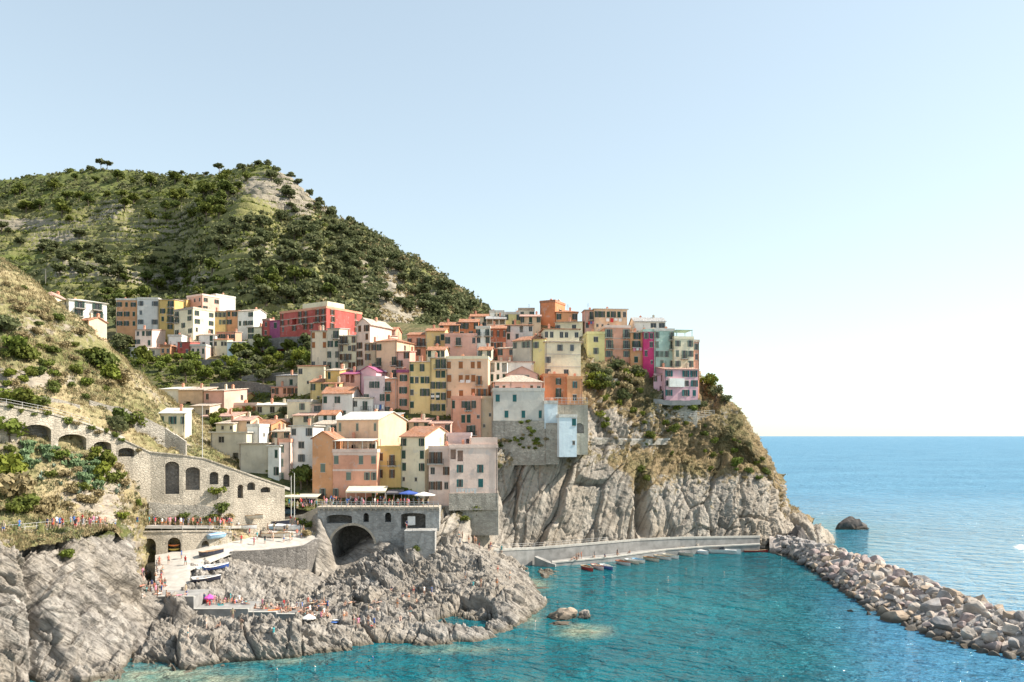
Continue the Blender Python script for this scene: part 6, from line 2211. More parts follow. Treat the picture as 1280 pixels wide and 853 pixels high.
placed = []
tries = 0
while len(placed) < 395 and tries < 16000:
    tries += 1
    px = rng.uniform(972, 1325)
    a = bw_at(px)
    t = rng.random() ** 1.25
    D = a[0] - .8 + (a[1] - a[0]) * t
    x = (px - CX) * D / F
    s = rng.uniform(.95, 1.7) * (1.4 if rng.random() < .16 else 1) * (.7 if rng.random() < .3 else 1)
    if px < 1010:
        s *= .85
    if any((x - q[0]) ** 2 + (D - q[1]) ** 2 < (.62 * (s + q[2])) ** 2 for q in placed):
        continue
    z = drop(x, D, ['rubble_mound']) or -.3
    placed.append((x, D, s, max(z, -.25), px))
vis = sorted(placed, key=lambda q: q[1] - (1 if q[4] < 1283 else -500))
for k, (x, D, s, z, px) in enumerate(vis[:300]):
    o = link('boulder', rng.choice(BM), None, (x, D, z + s * .22))
    o.rotation_euler = (rng.uniform(-.5, .5), rng.uniform(-.5, .5), rng.uniform(0, 6.28))
    o.scale = (s * rng.uniform(.95, 1.25), s * rng.uniform(.85, 1.1), s * rng.uniform(.85, 1.15))
    tag(o, 'angular grey-beige boulder piled on the breakwater', 'boulder', 'boulders of the breakwater')
Vs, Fs, off = [], [], 0
for x, D, s, z, px in vis[300:]:
    me = rng.choice(BM)
    V = np.array([v.co[:] for v in me.vertices]) * s + np.array([x, D, z + s * .2])
    Vs.append(V)
    Fs += [tuple(i + off for i in p.vertices) for p in me.polygons]
    off += len(V)
# small rubble filling the gaps of the mound
for _ in range(500):
    px = rng.uniform(975, 1320)
    a = bw_at(px)
    D = a[0] - 1.2 + (a[1] - a[0]) * rng.random()
    x = (px - CX) * D / F
    z = drop(x, D, ['rubble_mound']) or -.4
    s = rng.uniform(.3, .6)
    me = rng.choice(BM)
    V = np.array([v.co[:] for v in me.vertices]) @ np.array(Euler((rng.random() * 6, rng.random() * 6, 0)).to_matrix()) * s + np.array([x, D, max(z, -.3) + s * .2])
    Vs.append(V)
    Fs += [tuple(i + off for i in p.vertices) for p in me.polygons]
    off += len(V)
tag(link('rubble', mesh_np('rubble', np.concatenate(Vs), Fs, M_BO[1])), kind='stuff')


def sea_rock(label, px, D, sc, seed, rot=0, z=0.0, mat=0, cuts=12):
    me = boulder_mesh(seed, 4, cuts, 'sea_rock')
    V = np.array([v.co[:] for v in me.vertices])
    f1, f2, c1, t1 = cell(V * 2.6, seed)
    V = V + V * (.16 * (c1 - .5) + .3 * t1 - .05 * (1 - sstep(0, .1, f2 - f1)))[:, None]
    me.vertices.foreach_set('co', V.astype(np.float32).ravel())
    me.materials.append(M_BO[mat])
    o = link('sea_rock', me, None, PZ(px, z, D), rot)
    o.scale = sc
    return tag(o, label, 'rock')


sea_rock('pale craggy islet rock standing alone in the cove', 702, 131.5, (4.0, 2.2, 3.1), 3, .2, -.3, 2, 8)
sea_rock('smaller right-hand lobe of the craggy islet', 730, 132, (1.7, 1.4, 1.9), 7, .9, -.1, 0)
sea_rock('flat wave-washed shelf at the front of the islet', 700, 127.6, (4.4, 2.0, .9), 8, .1, -.2, 2)
sea_rock('dark slanted rock in the open sea beyond the breakwater', 1066, 258, (6.0, 3.2, 6.6), 12, .3, -.8, 4, 6)
sea_rock('low dark tail of the slanted sea rock', 1075, 256, (4.0, 2.0, 1.9), 14, 0, -.2, 4)
sea_rock('dark fin-shaped rock behind the end of the cliff', 988, 232, (4.2, 2.5, 5.8), 15, .4, 1.5, 4)
sea_rock('big dark brown rock at the right tip of the headland', 1012, 214, (4.6, 2.6, 5.2), 31, .5, -.2, 4, 9)
sea_rock('dark ribbed rock hugging the cliff foot above the breakwater root', 996, 213.5, (3.6, 2.2, 8.0), 32, .2, .4, 4, 9)
sea_rock('low dark rock at the waterline beyond the headland tip', 1027, 219, (3.0, 1.8, 2.4), 33, .9, -.2, 4, 8)
sea_rock('small dark rock at the tip of the promontory', 1033, 222, (2.2, 1.4, 1.2), 16, .2, 0, 1)
sea_rock('large grey boulder where the breakwater meets the cliff', 1001, 209, (4.2, 3.0, 4.6), 17, .6, .3, 1)
sea_rock('rounded rosy boulder at the root of the breakwater', 988, 205, (2.2, 1.8, 1.6), 18, .2, .5, 3)
sea_rock('tiny rock just off the breakwater, left of a pair', 1063, 136.5, (.8, .6, .6), 20, 0, 0, 1)
sea_rock('tiny pointed rock just off the breakwater, right of a pair', 1086, 134, (.9, .6, 1.0), 21, 0, 0, 1)
sea_rock('half-sunken yellowish rock ledge under the swimmers near the cove edge', 672, 158, (4.2, 1.4, .5), 22, 0, -.1, 2)

# ---------------------------------------------------------------- boats
PAINT = {}


def paint(name, c):
    return simple('boat paint ' + name, c, .4, .5, .15, 3)


BP = dict(white=paint('white', (.72, .71, .68)), red=paint('red', (.45, .05, .04)), blue=paint('blue', (.04, .09, .30)), cream=paint('cream', (.62, .56, .45)), sky=paint('sky blue', (.28, .46, .60)), wood=paint('wood', (.30, .17, .08)),
          teal=paint('teal', (.10, .30, .32)), orange=paint('orange', (.65, .20, .05)), grey=paint('grey', (.38, .38, .38)), dark=paint('navy', (.03, .035, .06)), yellow=paint('yellow', (.65, .48, .10)))
M_TARP = {k: simple('tarpaulin ' + k, c, .8) for k, c in dict(blue=(.22, .36, .60), white=(.66, .66, .65), grey=(.40, .41, .43)).items()}


def boat(label, loc, rot, L=5.0, B=1.8, H=.8, hull='white', inner='wood', gun='wood', cover=None, engine=False, group=None, roll=0.0, name='rowing_boat'):
    n, m = 14, 7
    def sect(t):
        w = B / 2 * (math.sin(math.pi * min(1, (t * .88 + .12)) ** .8) ** .55 if t > .001 else .0)
        if t < .02:
            w = B * .30
        t2 = 1 - t
        w = B / 2 * min(1.0, (1 - t ** 2.6)) * (.78 + .22 * math.sin(math.pi * min(1, t * 1.6)))
        sheer = H * (1 + .28 * t ** 2 + .06 * t2 ** 2)
        return max(w, .015), sheer
    root = empty(name, loc, rot)
    root.rotation_euler = (roll, 0, rot)
    tag(root, label, 'boat', group)

    def shell(off, zlift):
        V, Fq = [], []
        for i in range(n + 1):
            t = i / n
            w, sh = sect(t)
            w = max(w - off, .005)
            x = -L / 2 + L * t + (off if i == 0 else -off if i == n else 0)
            keel = .12 * H * t ** 3 + zlift
            for j in range(-m, m + 1):
                u = j / m
                V.append((x, w * math.copysign(abs(u) ** .75, u), keel + (sh - keel) * abs(u) ** 2.4))
        k = 2 * m + 1
        for i in range(n):
            for j in range(k - 1):
                a = i * k + j
                Fq.append((a, a + k, a + k + 1, a + 1))
        Fq.append(tuple(range(k)))
        return V, Fq
    V, Fq = shell(0, 0)
    link('hull', mesh_np('hull', V, Fq, BP[hull], True), root)
    V, Fq = shell(.07, .12)
    link('inner_hull', mesh_np('inner_hull', V, Fq, BP[inner], True), root)
    b = MB()
    for sg in (-1, 1):
        pts = []
        for i in range(n + 1):
            w, sh = sect(i / n)
            pts.append((-L / 2 + L * i / n, sg * w, sh + .01))
        b.tube(pts, .055, 6)
    w0, sh0 = sect(0)
    b.tube([(-L / 2, -w0, sh0 + .01), (-L / 2, w0, sh0 + .01)], .05, 6)
    b.build('gunwale', BP[gun], root)
    if cover:
        Vc, Fc = [], []
        for i in range(n + 1):
            w, sh = sect(i / n)
            for j in range(-3, 4):
                u = j / 3
                Vc.append((-L / 2 + L * i / n, (w + .05) * u, sh + .05 + .34 * (1 - u * u) * math.sin(math.pi * min(1, i / n + .08)) - (.14 if abs(u) == 1 else 0)))
        for i in range(n):
            for j in range(6):
                a = i * 7 + j
                Fc.append((a, a + 7, a + 8, a + 1))
        link('tarpaulin', mesh_np('tarpaulin', Vc, Fc, M_TARP[cover], True), root)
    else:
        for t in (.22, .5, .74):
            w, sh = sect(t)
            s = MB()
            x = -L / 2 + L * t
            s.box(x - .13, x + .13, -w + .06, w - .06, sh - .25, sh - .2)
            s.build('thwart', BP['wood'], root)
    if engine:
        e = MB()
        e.box(-L / 2 - .35, -L / 2 - .02, -.16, .16, H * .9, H * 1.35)
        e.box(-L / 2 - .26, -L / 2 - .14, -.06, .06, -.35, H * .9)
        e.build('outboard_motor', BP['dark'], root)
    return root


def motorboat(label, loc, rot):
    r = boat(label, loc, rot, 8.2, 2.7, 1.15, 'white', 'white', 'grey', None, True, None, 0, 'motorboat')
    b = MB()
    b.poly([(.2, -1.0, 1.25), (.2, 1.0, 1.25), (-.1, .85, 1.9), (-.1, -.85, 1.9)])
    b.poly([(.2, 1.0, 1.25), (-1.2, 1.1, 1.25), (-1.0, .95, 1.75), (-.1, .85, 1.9)])
    b.poly([(-1.2, -1.1, 1.25), (.2, -1.0, 1.25), (-.1, -.85, 1.9), (-1.0, -.95, 1.75)])
    b.build('windscreen', M_GLASS, r)
    b = MB()
    b.box(.2, 3.1, -.95, .95, 1.0, 1.24)
    b.build('foredeck', BP['white'], r)
    b = MB()
    b.box(-2.4, -1.6, -.9, .9, .5, .95)
    b.build('bench_seat', BP['cream'], r)
    return r


GB = 'boats moored along the quay'
for px, py, L, hull, inn, gun, rt, lab, cov in (
    (735, 712.5, 5.6, 'red', 'wood', 'cream', -.75, 'red rowing boat moored first at the left of the quay', None), (748, 711, 5.4, 'white', 'cream', 'red', -.72, 'white rowing boat with red rim beside the red boat', None),
    (759, 711, 5.2, 'blue', 'white', 'white', -.7, 'dark blue rowing boat, right of the white and red boats', None), (780, 706, 5.2, 'white', 'wood', 'red', -.6, 'white boat with red rim and bare wooden inside', None),
    (791, 704, 5.0, 'cream', 'white', 'white', -.6, 'cream dinghy between two white boats at the quay', None), (799, 703, 4.6, 'white', 'sky', 'sky', -.6, 'small white dinghy with sky blue inside', None),
    (815, 701, 5.2, 'cream', 'wood', 'wood', -.55, 'cream wooden boat near the middle of the quay', None), (829, 699, 5.6, 'white', 'cream', 'wood', -.5, 'long white boat with wooden rim at the quay', None), (839, 697.5, 5.2, 'white', 'cream', 'cream', -.5, 'all-white boat beside the long wooden-rimmed one', None),
    (857, 694.5, 5.0, 'cream', 'white', 'grey', -.45, 'cream boat under a grey rim near the motorboat', None), (876, 692.5, 4.4, 'white', 'white', 'sky', -.3, 'small boat under a pale tarpaulin by the motorboat', 'white')):
    D = 30000.0 / (py - HY)
    boat(lab, PZ(px, -.16, D), rt - .5, L, 1.75, .8, hull, inn, gun, cov, False, GB)
motorboat('white motorboat with windscreen at the right end of the quay', PZ(905, -.2, 204.0), -.35)
boat('long low red-brown boat under the cliff at the end of the quay', PZ(945, -.15, 206.5), .05, 6.5, 1.6, .6, 'red', 'wood', 'wood', None, False, GB)

GP = 'boats laid up on the piazza'


def ground(px, py):
    return hit(px, py)[1]


for px, py, L, hull, inn, gun, rt, cov, lab in (
    (303, 662, 5.6, 'white', 'cream', 'wood', .1, None, 'white boat with pointed bow laid up at the left of the piazza'), (344, 672, 5.8, 'cream', 'wood', 'wood', .02, None, 'varnished cream boat lying along the piazza wall'),
    (346, 662, 5.0, 'sky', 'white', 'white', .05, 'white', 'pale blue boat under a white tarpaulin behind the varnished boat'), (360, 663, 4.8, 'white', 'grey', 'grey', .05, 'grey', 'boat under a grey tarpaulin near the bridge parapet'),
    (315, 649, 4.6, 'cream', 'cream', 'wood', -.1, None, 'small cream boat at the back of the piazza'), (357, 643, 4.2, 'sky', 'white', 'white', .3, 'blue', 'small boat under a bright blue tarpaulin beside the awning'), (348, 656, 4.4, 'dark', 'wood', 'cream', .1, None, 'dark open boat in the middle of the piazza'),
    (275, 673, 5.0, 'sky', 'white', 'white', .9, 'blue', 'boat under a light blue tarpaulin at the top of the slipway'), (265, 694, 4.6, 'dark', 'wood', 'wood', .8, None, 'dark boat drawn up on the slope beside the slipway')):
    boat(lab, ground(px, py) + Vector((0, 0, .02)), rt, L, 1.7, .75, hull, inn, gun, cov, False, GP, random.uniform(-.12, .12))
for px, py, hull, inn, rt, lab in ((262, 714, 'white', 'sky', .75, 'white boat with blue inside on the rocks right of the slipway'), (270, 712, 'blue', 'grey', .8, 'blue boat lying beside the white one on the slipway rocks'), (258, 727, 'dark', 'grey', .6, 'dark inflatable-looking boat lowest on the slipway rocks')):
    boat(lab, ground(px, py) + Vector((0, 0, .05)), rt, 4.8, 1.6, .7, hull, inn, 'white', None, False, GP, .15)


def kayak(label, loc, rot, col, L=3.4):
    V, Fq = [], []
    n, k = 12, 10
    for i in range(n + 1):
        t = i / n
        r = .02 + .34 * math.sin(math.pi * t) ** .7
        for j in range(k):
            a = 2 * math.pi * j / k
            V.append((-L / 2 + L * t, r * math.cos(a), .2 + r * .55 * math.sin(a) + .18 * abs(2 * t - 1) ** 3))
    for i in range(n):
        for j in range(k):
            a, b2 = i * k + j, i * k + (j + 1) % k
            Fq.append((a, b2, b2 + k, a + k))
    o = empty('kayak', loc, rot)
    tag(o, label, 'kayak', 'kayaks in the boat arch')
    link('hull', mesh_np('hull', V, Fq, BP[col], True), o)
    s = MB()
    s.tube([(.45 * math.cos(a), .2 * math.sin(a), .385) for a in np.linspace(0, 2 * math.pi, 13)], .03, 5)
    s.build('cockpit_rim', BP['dark'], o)
    return o


kb = P(217.5, 690, 151.2)
for i, (c, lab) in enumerate((('sky', 'pale blue kayak, lowest on the rack in the boat arch'), ('yellow', 'yellow kayak in the middle of the boat arch rack'), ('orange', 'orange kayak on top of the rack in the boat arch'))):
    kayak(lab, (kb[0], kb[1] - .25, kb[2] - .5 + i * .78), .05, c, 2.4)
rk = MB()
for x in (-1.0, 1.0):
    rk.box(x - .04, x + .04, -.3, .3, -.6, 1.5)
    for i in range(3):
        rk.box(x - .03, x + .03, -.55, -.302, i * .78 - .52, i * .78 - .44)
tag(rk.build('kayak_rack', M_IRON, None, (kb[0], kb[1] + .35, kb[2])), 'metal rack holding kayaks inside the right boat arch', 'rack')

# ---------------------------------------------------------------- people
SKIN = [simple('skin %d' % i, c, .6) for i, c in enumerate(((.50, .33, .25), (.42, .26, .19), (.58, .42, .34), (.30, .18, .13)))]
HAIR = [simple('hair %d' % i, c, .7) for i, c in enumerate(((.03, .02, .015), (.10, .055, .03), (.30, .20, .10)))]
CLO = {k: simple('cloth ' + k, c, .9) for k, c in dict(white=(.72, .70, .67), black=(.03, .03, .035), red=(.50, .05, .05), blue=(.07, .15, .40), orange=(.65, .22, .06), pink=(.65, .25, .35), yellow=(.65, .50, .12), teal=(.06, .30, .32), grey=(.30, .30, .31), khaki=(.35, .29, .19), navy=(.04, .05, .12), coral=(.62, .20, .14)).items()}

#      joints: name -> position (facing -Y, standing on z = 0) ; radius
def skeleton(pose):
    J = dict(pel=(0, 0, .93), chest=(0, .01, 1.25), neck=(0, .01, 1.46), head=(0, -.01, 1.56), top=(0, 0, 1.70))
    for s, k in ((-1, 'l'), (1, 'r')):
        J['sh' + k] = (s * .17, .01, 1.40)
        J['el' + k] = (s * .23, .03, 1.13)
        J['wr' + k] = (s * .25, -.04, .88)
        J['ha' + k] = (s * .25, -.07, .77)
        J['hi' + k] = (s * .09, 0, .88)
        J['kn' + k] = (s * .105, -.02, .49)
        J['an' + k] = (s * .11, .02, .09)
        J['to' + k] = (s * .125, -.14, .04)
    if pose == 'walk':
        J.update(knl=(-.10, -.14, .50), anl=(-.10, -.16, .10), tol=(-.10, -.32, .06), knr=(.10, .04, .49), anr=(.10, .26, .14), tor=(.10, .14, .04), ell=(-.22, .12, 1.14), wrl=(-.21, .10, .90), hal=(-.2, .06, .80), elr=(.22, -.06, 1.14), wrr=(.22, -.2, .95), har=(.21, -.28, .87))
    if pose == 'hips':
        J.update(ell=(-.36, .06, 1.16), wrl=(-.18, -.06, .99), hal=(-.12, -.08, .97), elr=(.36, .06, 1.16), wrr=(.18, -.06, .99), har=(.12, -.08, .97))
    if pose == 'lean':
        J.update(chest=(0, -.10, 1.22), neck=(0, -.2, 1.40), head=(0, -.25, 1.49), top=(0, -.26, 1.63), shl=(-.17, -.17, 1.35), shr=(.17, -.17, 1.35), ell=(-.22, -.24, 1.1), elr=(.22, -.24, 1.1), wrl=(-.14, -.42, 1.06), wrr=(.14, -.42, 1.06), hal=(-.08, -.5, 1.06), har=(.08, -.5, 1.06))
    if pose == 'wave':
        J.update(elr=(.34, -.02, 1.60), wrr=(.30, -.08, 1.84), har=(.29, -.1, 1.95))
    if pose in ('sit', 'chair'):
        h = .12 if pose == 'sit' else .50
        dz = h - .93
        for k in ('pel', 'chest', 'neck', 'head', 'top', 'shl', 'shr', 'hil', 'hir'):
            x, y, z = J[k]
            J[k] = (x, y, z + dz)
        for s, k in ((-1, 'l'), (1, 'r')):
            if pose == 'sit':
                J['kn' + k] = (s * .13, -.36, .42)
                J['an' + k] = (s * .12, -.60, .08)
                J['to' + k] = (s * .13, -.76, .05)
                J['el' + k] = (s * .22, -.12, .40)
                J['wr' + k] = (s * .14, -.33, .44)
                J['ha' + k] = (s * .11, -.43, .45)
            else:
                J['kn' + k] = (s * .11, -.42, .50)
                J['an' + k] = (s * .11, -.42, .09)
                J['to' + k] = (s * .12, -.58, .04)
                J['el' + k] = (s * .22, -.10, .74)
                J['wr' + k] = (s * .17, -.32, .70)
                J['ha' + k] = (s * .15, -.42, .72)
    if pose == 'lie':
        J = {k: (x, -(z - .9), .13 + y * .6) for k, (x, y, z) in J.items()}
        for k in 'lr':
            J['kn' + k] = (J['kn' + k][0], J['kn' + k][1], .18)
    if pose == 'swim':
        J = {k: (x, -(z - .9) * .9 , -.12 + y * .4) for k, (x, y, z) in J.items()}
        J.update(head=(0, -.62, .08), top=(0, -.70, .2), neck=(0, -.52, -.02))
        J.update(ell=(-.4, -.55, -.08), wrl=(-.55, -.75, -.05), hal=(-.58, -.85, -.05), elr=(.4, -.55, -.08), wrr=(.52, -.78, -.05), har=(.5, -.9, -.05))
    return J


RAD = dict(pel=.145, chest=.15, neck=.062, head=.098, top=.085, sh=.068, el=.047, wr=.033, ha=.04, hi=.095, kn=.066, an=.045, to=.04)
BONES = [('pel', 'chest', 'T'), ('chest', 'neck', 'T'), ('neck', 'head', 'S'), ('head', 'top', 'H')]
for k in 'lr':
    BONES += [('chest', 'sh' + k, 'T'), ('sh' + k, 'el' + k, 'A'), ('el' + k, 'wr' + k, 'S'), ('wr' + k, 'ha' + k, 'S'), ('pel', 'hi' + k, 'B'), ('hi' + k, 'kn' + k, 'L'), ('kn' + k, 'an' + k, 'S'), ('an' + k, 'to' + k, 'F')]
# material slots: 0 skin, 1 hair, 2 top, 3 bottoms
PM = {}


def person_mesh(pose, dress):
    """one continuous skinned body; dress: 'shirt' (covered torso and thighs) or 'swim' (bare torso)"""
    if (pose, dress) in PM:
        return PM[pose, dress]
    J = skeleton(pose)
    names = list(J)
    me = bpy.data.meshes.new('body')
    # the root of the skin is the pelvis
    me.from_pydata([J[k] for k in names], [(names.index(a), names.index(b)) for a, b, _ in BONES], [])
    o = bpy.data.objects.new('body', me)
    COL.objects.link(o)
    m = o.modifiers.new('skin', 'SKIN')
    m.use_smooth_shade = True
    for i, k in enumerate(names):
        r = RAD[k] if k in RAD else RAD[k[:2]]
        ry = r * (.72 if k in ('pel', 'chest') else 1)
        me.skin_vertices[0].data[i].radius = (r, ry)
        me.skin_vertices[0].data[i].use_root = k == 'pel'
    s = o.modifiers.new('sub', 'SUBSURF')
    s.levels = s.render_levels = 1
    dg = bpy.context.evaluated_depsgraph_get()
    ev = bpy.data.meshes.new_from_object(o.evaluated_get(dg))
    bpy.data.objects.remove(o)
    ev.name = 'person'
    segs = [(Vector(J[a]), Vector(J[b]), t) for a, b, t in BONES]
    hd, tp = Vector(J['head']), Vector(J['top'])
    up = (tp - hd).normalized()
    fwd = Vector((0, -1, 0)) if pose not in ('lie', 'swim') else Vector((0, 0, 1))
    idx = []
    for p in ev.polygons:
        c = p.center
        best = None
        for a, b2, t in segs:
            d = b2 - a
            u = max(0, min(1, (c - a).dot(d) / d.length_squared))
            q = (c - (a + d * u)).length
            if t == 'T':
                q -= .06
            if best is None or q < best[0]:
                best = (q, t, u)
        t, u = best[1], best[2]
        if t == 'H' or (t == 'S' and (c - hd).length < .13):
            k = 1 if ((c - hd).dot(up) > .06 or (c - hd).dot(fwd) < -.02) else 0
        elif t == 'T':
            k = 2 if dress == 'shirt' or (dress == 'suit') else (3 if u < .12 and (c - Vector(J['pel'])).length < .19 else 0)
        elif t == 'A':
            k = 2 if dress == 'shirt' and u < .6 else 0
        elif t == 'B':
            k = 3
        elif t == 'L':
            k = 3 if u < (.75 if dress == 'shirt' else .3) else 0
        else:
            k = 0
        idx.append(k)
    while len(ev.materials) < 4:
        ev.materials.append(SKIN[0])
    ev.polygons.foreach_set('material_index', idx)
    ev.polygons.foreach_set('use_smooth', [True] * len(idx))
    PM[pose, dress] = ev
    return ev


POSEW = dict(stand='standing', walk='walking', hips='upright', lean='leaning', wave='waving', sit='sitting', chair='seated', lie='lying', swim='swimming')
prng = random.Random(77)


def person(loc, pose, dress, where, group, rot=None, top=None, bot=None, scale=None):
    top = top or prng.choice(['white', 'black', 'red', 'blue', 'coral', 'pink', 'grey', 'navy', 'khaki', 'black', 'coral', 'grey', 'teal'])
    bot = bot or prng.choice(['black', 'blue', 'khaki', 'navy', 'red', 'grey', 'teal', 'orange', 'white'])
    me = person_mesh(pose, dress)
    if dress == 'swim':
        lab = '%s person in %s swim shorts %s' % (POSEW[pose], bot, where)
    elif dress == 'suit':
        lab = '%s person in a %s swimsuit %s' % (POSEW[pose], top, where)
        bot = top
    else:
        lab = '%s person in %s top and %s bottoms %s' % (POSEW[pose], top, bot, where)
    o = link('person', me, None, loc, prng.uniform(0, 6.28) if rot is None else rot)
    s = scale or prng.uniform(.94, 1.06)
    o.scale = (s, s, s)
    mats = [prng.choice(SKIN), prng.choice(HAIR), CLO[top], CLO[bot]]
    for i, m in enumerate(mats):
        o.material_slots[i].link = 'OBJECT'
        o.material_slots[i].material = m
    tag(o, lab, 'person', group)
    return o


for pose in ('stand', 'walk', 'hips', 'lean', 'wave', 'sit', 'chair', 'lie', 'swim'):
    for d in ('shirt', 'swim', 'suit'):
        pass


def crowd(poly, n, poses, dresses, where, group, mind=.42, sheets=None, rots=None):
    c = 0
    pts = []
    for _ in range(n * 30):
        if c >= n:
            break
        x, y = prng.uniform(min(p[0] for p in poly), max(p[0] for p in poly)), prng.uniform(min(p[1] for p in poly), max(p[1] for p in poly))
        if not inpoly(x, y, poly):
            continue
        h = hit(x, y)
        if h is None or h[2].z < .45:
            continue
        p = h[1]
        if any((p - q).length < mind for q in pts):
            continue
        pts.append(p)
        person(p - Vector((0, 0, .02)), prng.choice(poses), prng.choice(dresses), where, group, rots)
        c += 1


ST = ['stand', 'walk', 'hips', 'stand', 'walk']
crowd([(166, 656.5), (290, 656), (290, 661), (166, 661.5)], 34, ST, ['shirt'], 'on the path above the boat arches', 'walkers on the harbour path')
crowd([(62, 658), (150, 656), (160, 660), (62, 663)], 26, ST + ['lean'], ['shirt'], 'on the left cliff path', 'walkers on the cliff path')
crowd([(0, 665), (60, 660), (60, 664), (0, 670)], 3, ST, ['shirt'], 'at the far left path', 'walkers on the cliff path')
crowd([(288, 684), (380, 676), (392, 650), (330, 645), (300, 655)], 30, ST, ['shirt', 'shirt', 'swim'], 'among the boats on the piazza', 'people on the piazza')
crowd([(172, 712), (200, 700), (205, 738), (175, 742)], 26, ['sit', 'stand', 'sit', 'lie', 'hips'], ['swim', 'suit'], 'at the left edge of the slipway', 'bathers by the slipway')
crowd([(200, 700), (235, 690), (235, 735), (200, 738)], 5, ['walk', 'stand'], ['swim', 'suit', 'shirt'], 'walking on the pale slipway', 'bathers by the slipway')
crowd([(158, 743), (240, 743), (240, 748), (158, 748)], 10, ['sit', 'sit', 'lie', 'stand'], ['swim', 'suit'], 'on the highest concrete platform', 'bathers on the concrete platforms')
crowd([(243, 752), (310, 752), (310, 757), (243, 757)], 26, ['sit', 'lie', 'sit', 'stand'], ['swim', 'suit', 'suit'], 'on the widest concrete platform', 'bathers on the concrete platforms')
crowd([(311, 758), (382, 760), (382, 768), (311, 764)], 30, ['sit', 'lie', 'sit', 'stand'], ['swim', 'suit'], 'on the lower concrete steps', 'bathers on the concrete platforms')
crowd([(384, 752), (415, 752), (415, 772), (384, 774)], 22, ['sit', 'sit', 'stand', 'lie'], ['swim', 'suit'], 'on rocks right of the concrete steps', 'bathers on the rocks')
crowd([(410, 760), (500, 735), (540, 745), (500, 785), (420, 790)], 26, ['sit', 'lie', 'stand', 'sit', 'hips'], ['swim', 'suit'], 'scattered on the middle rocks', 'bathers on the rocks')
crowd([(300, 770), (360, 785), (360, 800), (310, 805), (200, 800)], 6, ['stand', 'sit', 'hips'], ['swim', 'suit'], 'on the low rocks below the platforms', 'bathers on the rocks')
crowd([(560, 690), (640, 720), (650, 750), (560, 730)], 6, ['stand', 'sit'], ['swim', 'suit'], 'high on the middle rocks', 'bathers on the rocks')
crowd([(400, 628), (545, 630), (545, 634), (400, 633)], 55, ['stand', 'chair', 'lean', 'stand', 'hips'], ['shirt'], 'behind the cafe terrace rail', 'guests on the cafe terrace', .45)
crowd([(505, 650), (532, 650), (540, 660), (508, 661)], 9, ['stand', 'hips', 'walk'], ['shirt', 'swim'], 'in the bridge doorway', 'people at the bridge doorway')
crowd([(330, 636), (398, 628), (398, 634), (340, 642)], 22, ['stand', 'chair', 'stand', 'walk'], ['shirt'], 'under the long cafe awning', 'guests under the long awning', .45)
crowd([(560, 668), (600, 678), (600, 686), (570, 682)], 7, ST, ['shirt', 'swim'], 'where the quay walk begins', 'people on the quay')
crowd([(600, 686), (668, 690), (740, 684), (800, 678), (800, 682), (700, 692), (610, 692)], 14, ST, ['shirt', 'swim'], 'on the upper quay walk', 'people on the quay')
crowd([(700, 700), (760, 695), (800, 690), (800, 694), (720, 704)], 12, ['stand', 'sit', 'sit', 'hips'], ['swim', 'suit', 'shirt'], 'on the lower quay near the boats', 'people on the quay')
crowd([(690, 770), (735, 768), (738, 776), (690, 782)], 2, ['sit', 'stand'], ['swim'], 'on the islet rock', 'bathers on the rocks')
GSW = 'swimmers in the cove'
for px, py in ((399, 833), (406, 830), (441, 829), (449, 828), (457, 826), (616, 825), (663, 753), (672, 751), (694, 753), (668, 778), (757, 722), (804, 722), (833, 722), (846, 735), (822, 738), (877, 722), (893, 725), (906, 716), (921, 714), (676, 729), (681, 728), (768, 719), (436, 812), (652, 798), (470, 823), (520, 818), (545, 826), (583, 815), (640, 812), (712, 756), (741, 738), (785, 741), (860, 712), (350, 838), (372, 827), (700, 735)):
    D = 30000.0 / (py - HY)
    person(PZ(px, .0, D), 'swim', prng.choice(['swim', 'suit']), 'in the water of the cove', GSW)

# ---------------------------------------------------------------- awnings, parasols, poles, laundry
M_BLUEC = simple('blue canvas', (.06, .11, .36), .9)
M_WHITEC = simple('white canvas', (.70, .68, .64), .9)
M_PINKC = simple('pink canvas', (.62, .10, .40), .9)


def parasol(label, loc, mat, R=1.6, h=2.5, n=8):
    o = empty('parasol', loc)
    tag(o, label, 'parasol')
    b = MB()
    b.tube([(0, 0, 0), (0, 0, h)], .03, 6)
    b.box(-.3, .3, -.3, .3, 0, .06)
    b.build('pole', M_RAILW, o)
    b = MB()
    for i in range(n):
        a, c = 2 * math.pi * i / n, 2 * math.pi * (i + 1) / n
        p, q = (R * math.cos(a), R * math.sin(a), h - .5), (R * math.cos(c), R * math.sin(c), h - .5)
        b.poly([(0, 0, h + .08), p, q])
        b.poly([(0, 0, h + .03), (q[0], q[1], q[2] - .02), (p[0], p[1], p[2] - .02)])
        b.poly([p, (p[0], p[1], p[2] - .18), (q[0], q[1], q[2] - .18), q])
    b.build('canopy', mat, o)


TZ = zt + .36
parasol('dark blue parasol on the cafe terrace', (P(511, 620, 169)[0], 169, TZ), M_BLUEC, 2.3, 3.0)
parasol('white parasol on the cafe terrace right of the blue one', (P(530, 620, 168.5)[0], 168.5, TZ), M_WHITEC, 2.4, 2.7)
parasol('magenta parasol on the sunbathing platform', ground(262, 753), M_PINKC, .9, 1.3)
parasol('small white parasol low on the rocks by the bathers', ground(386, 776), M_WHITEC, 1.1, 1.0)


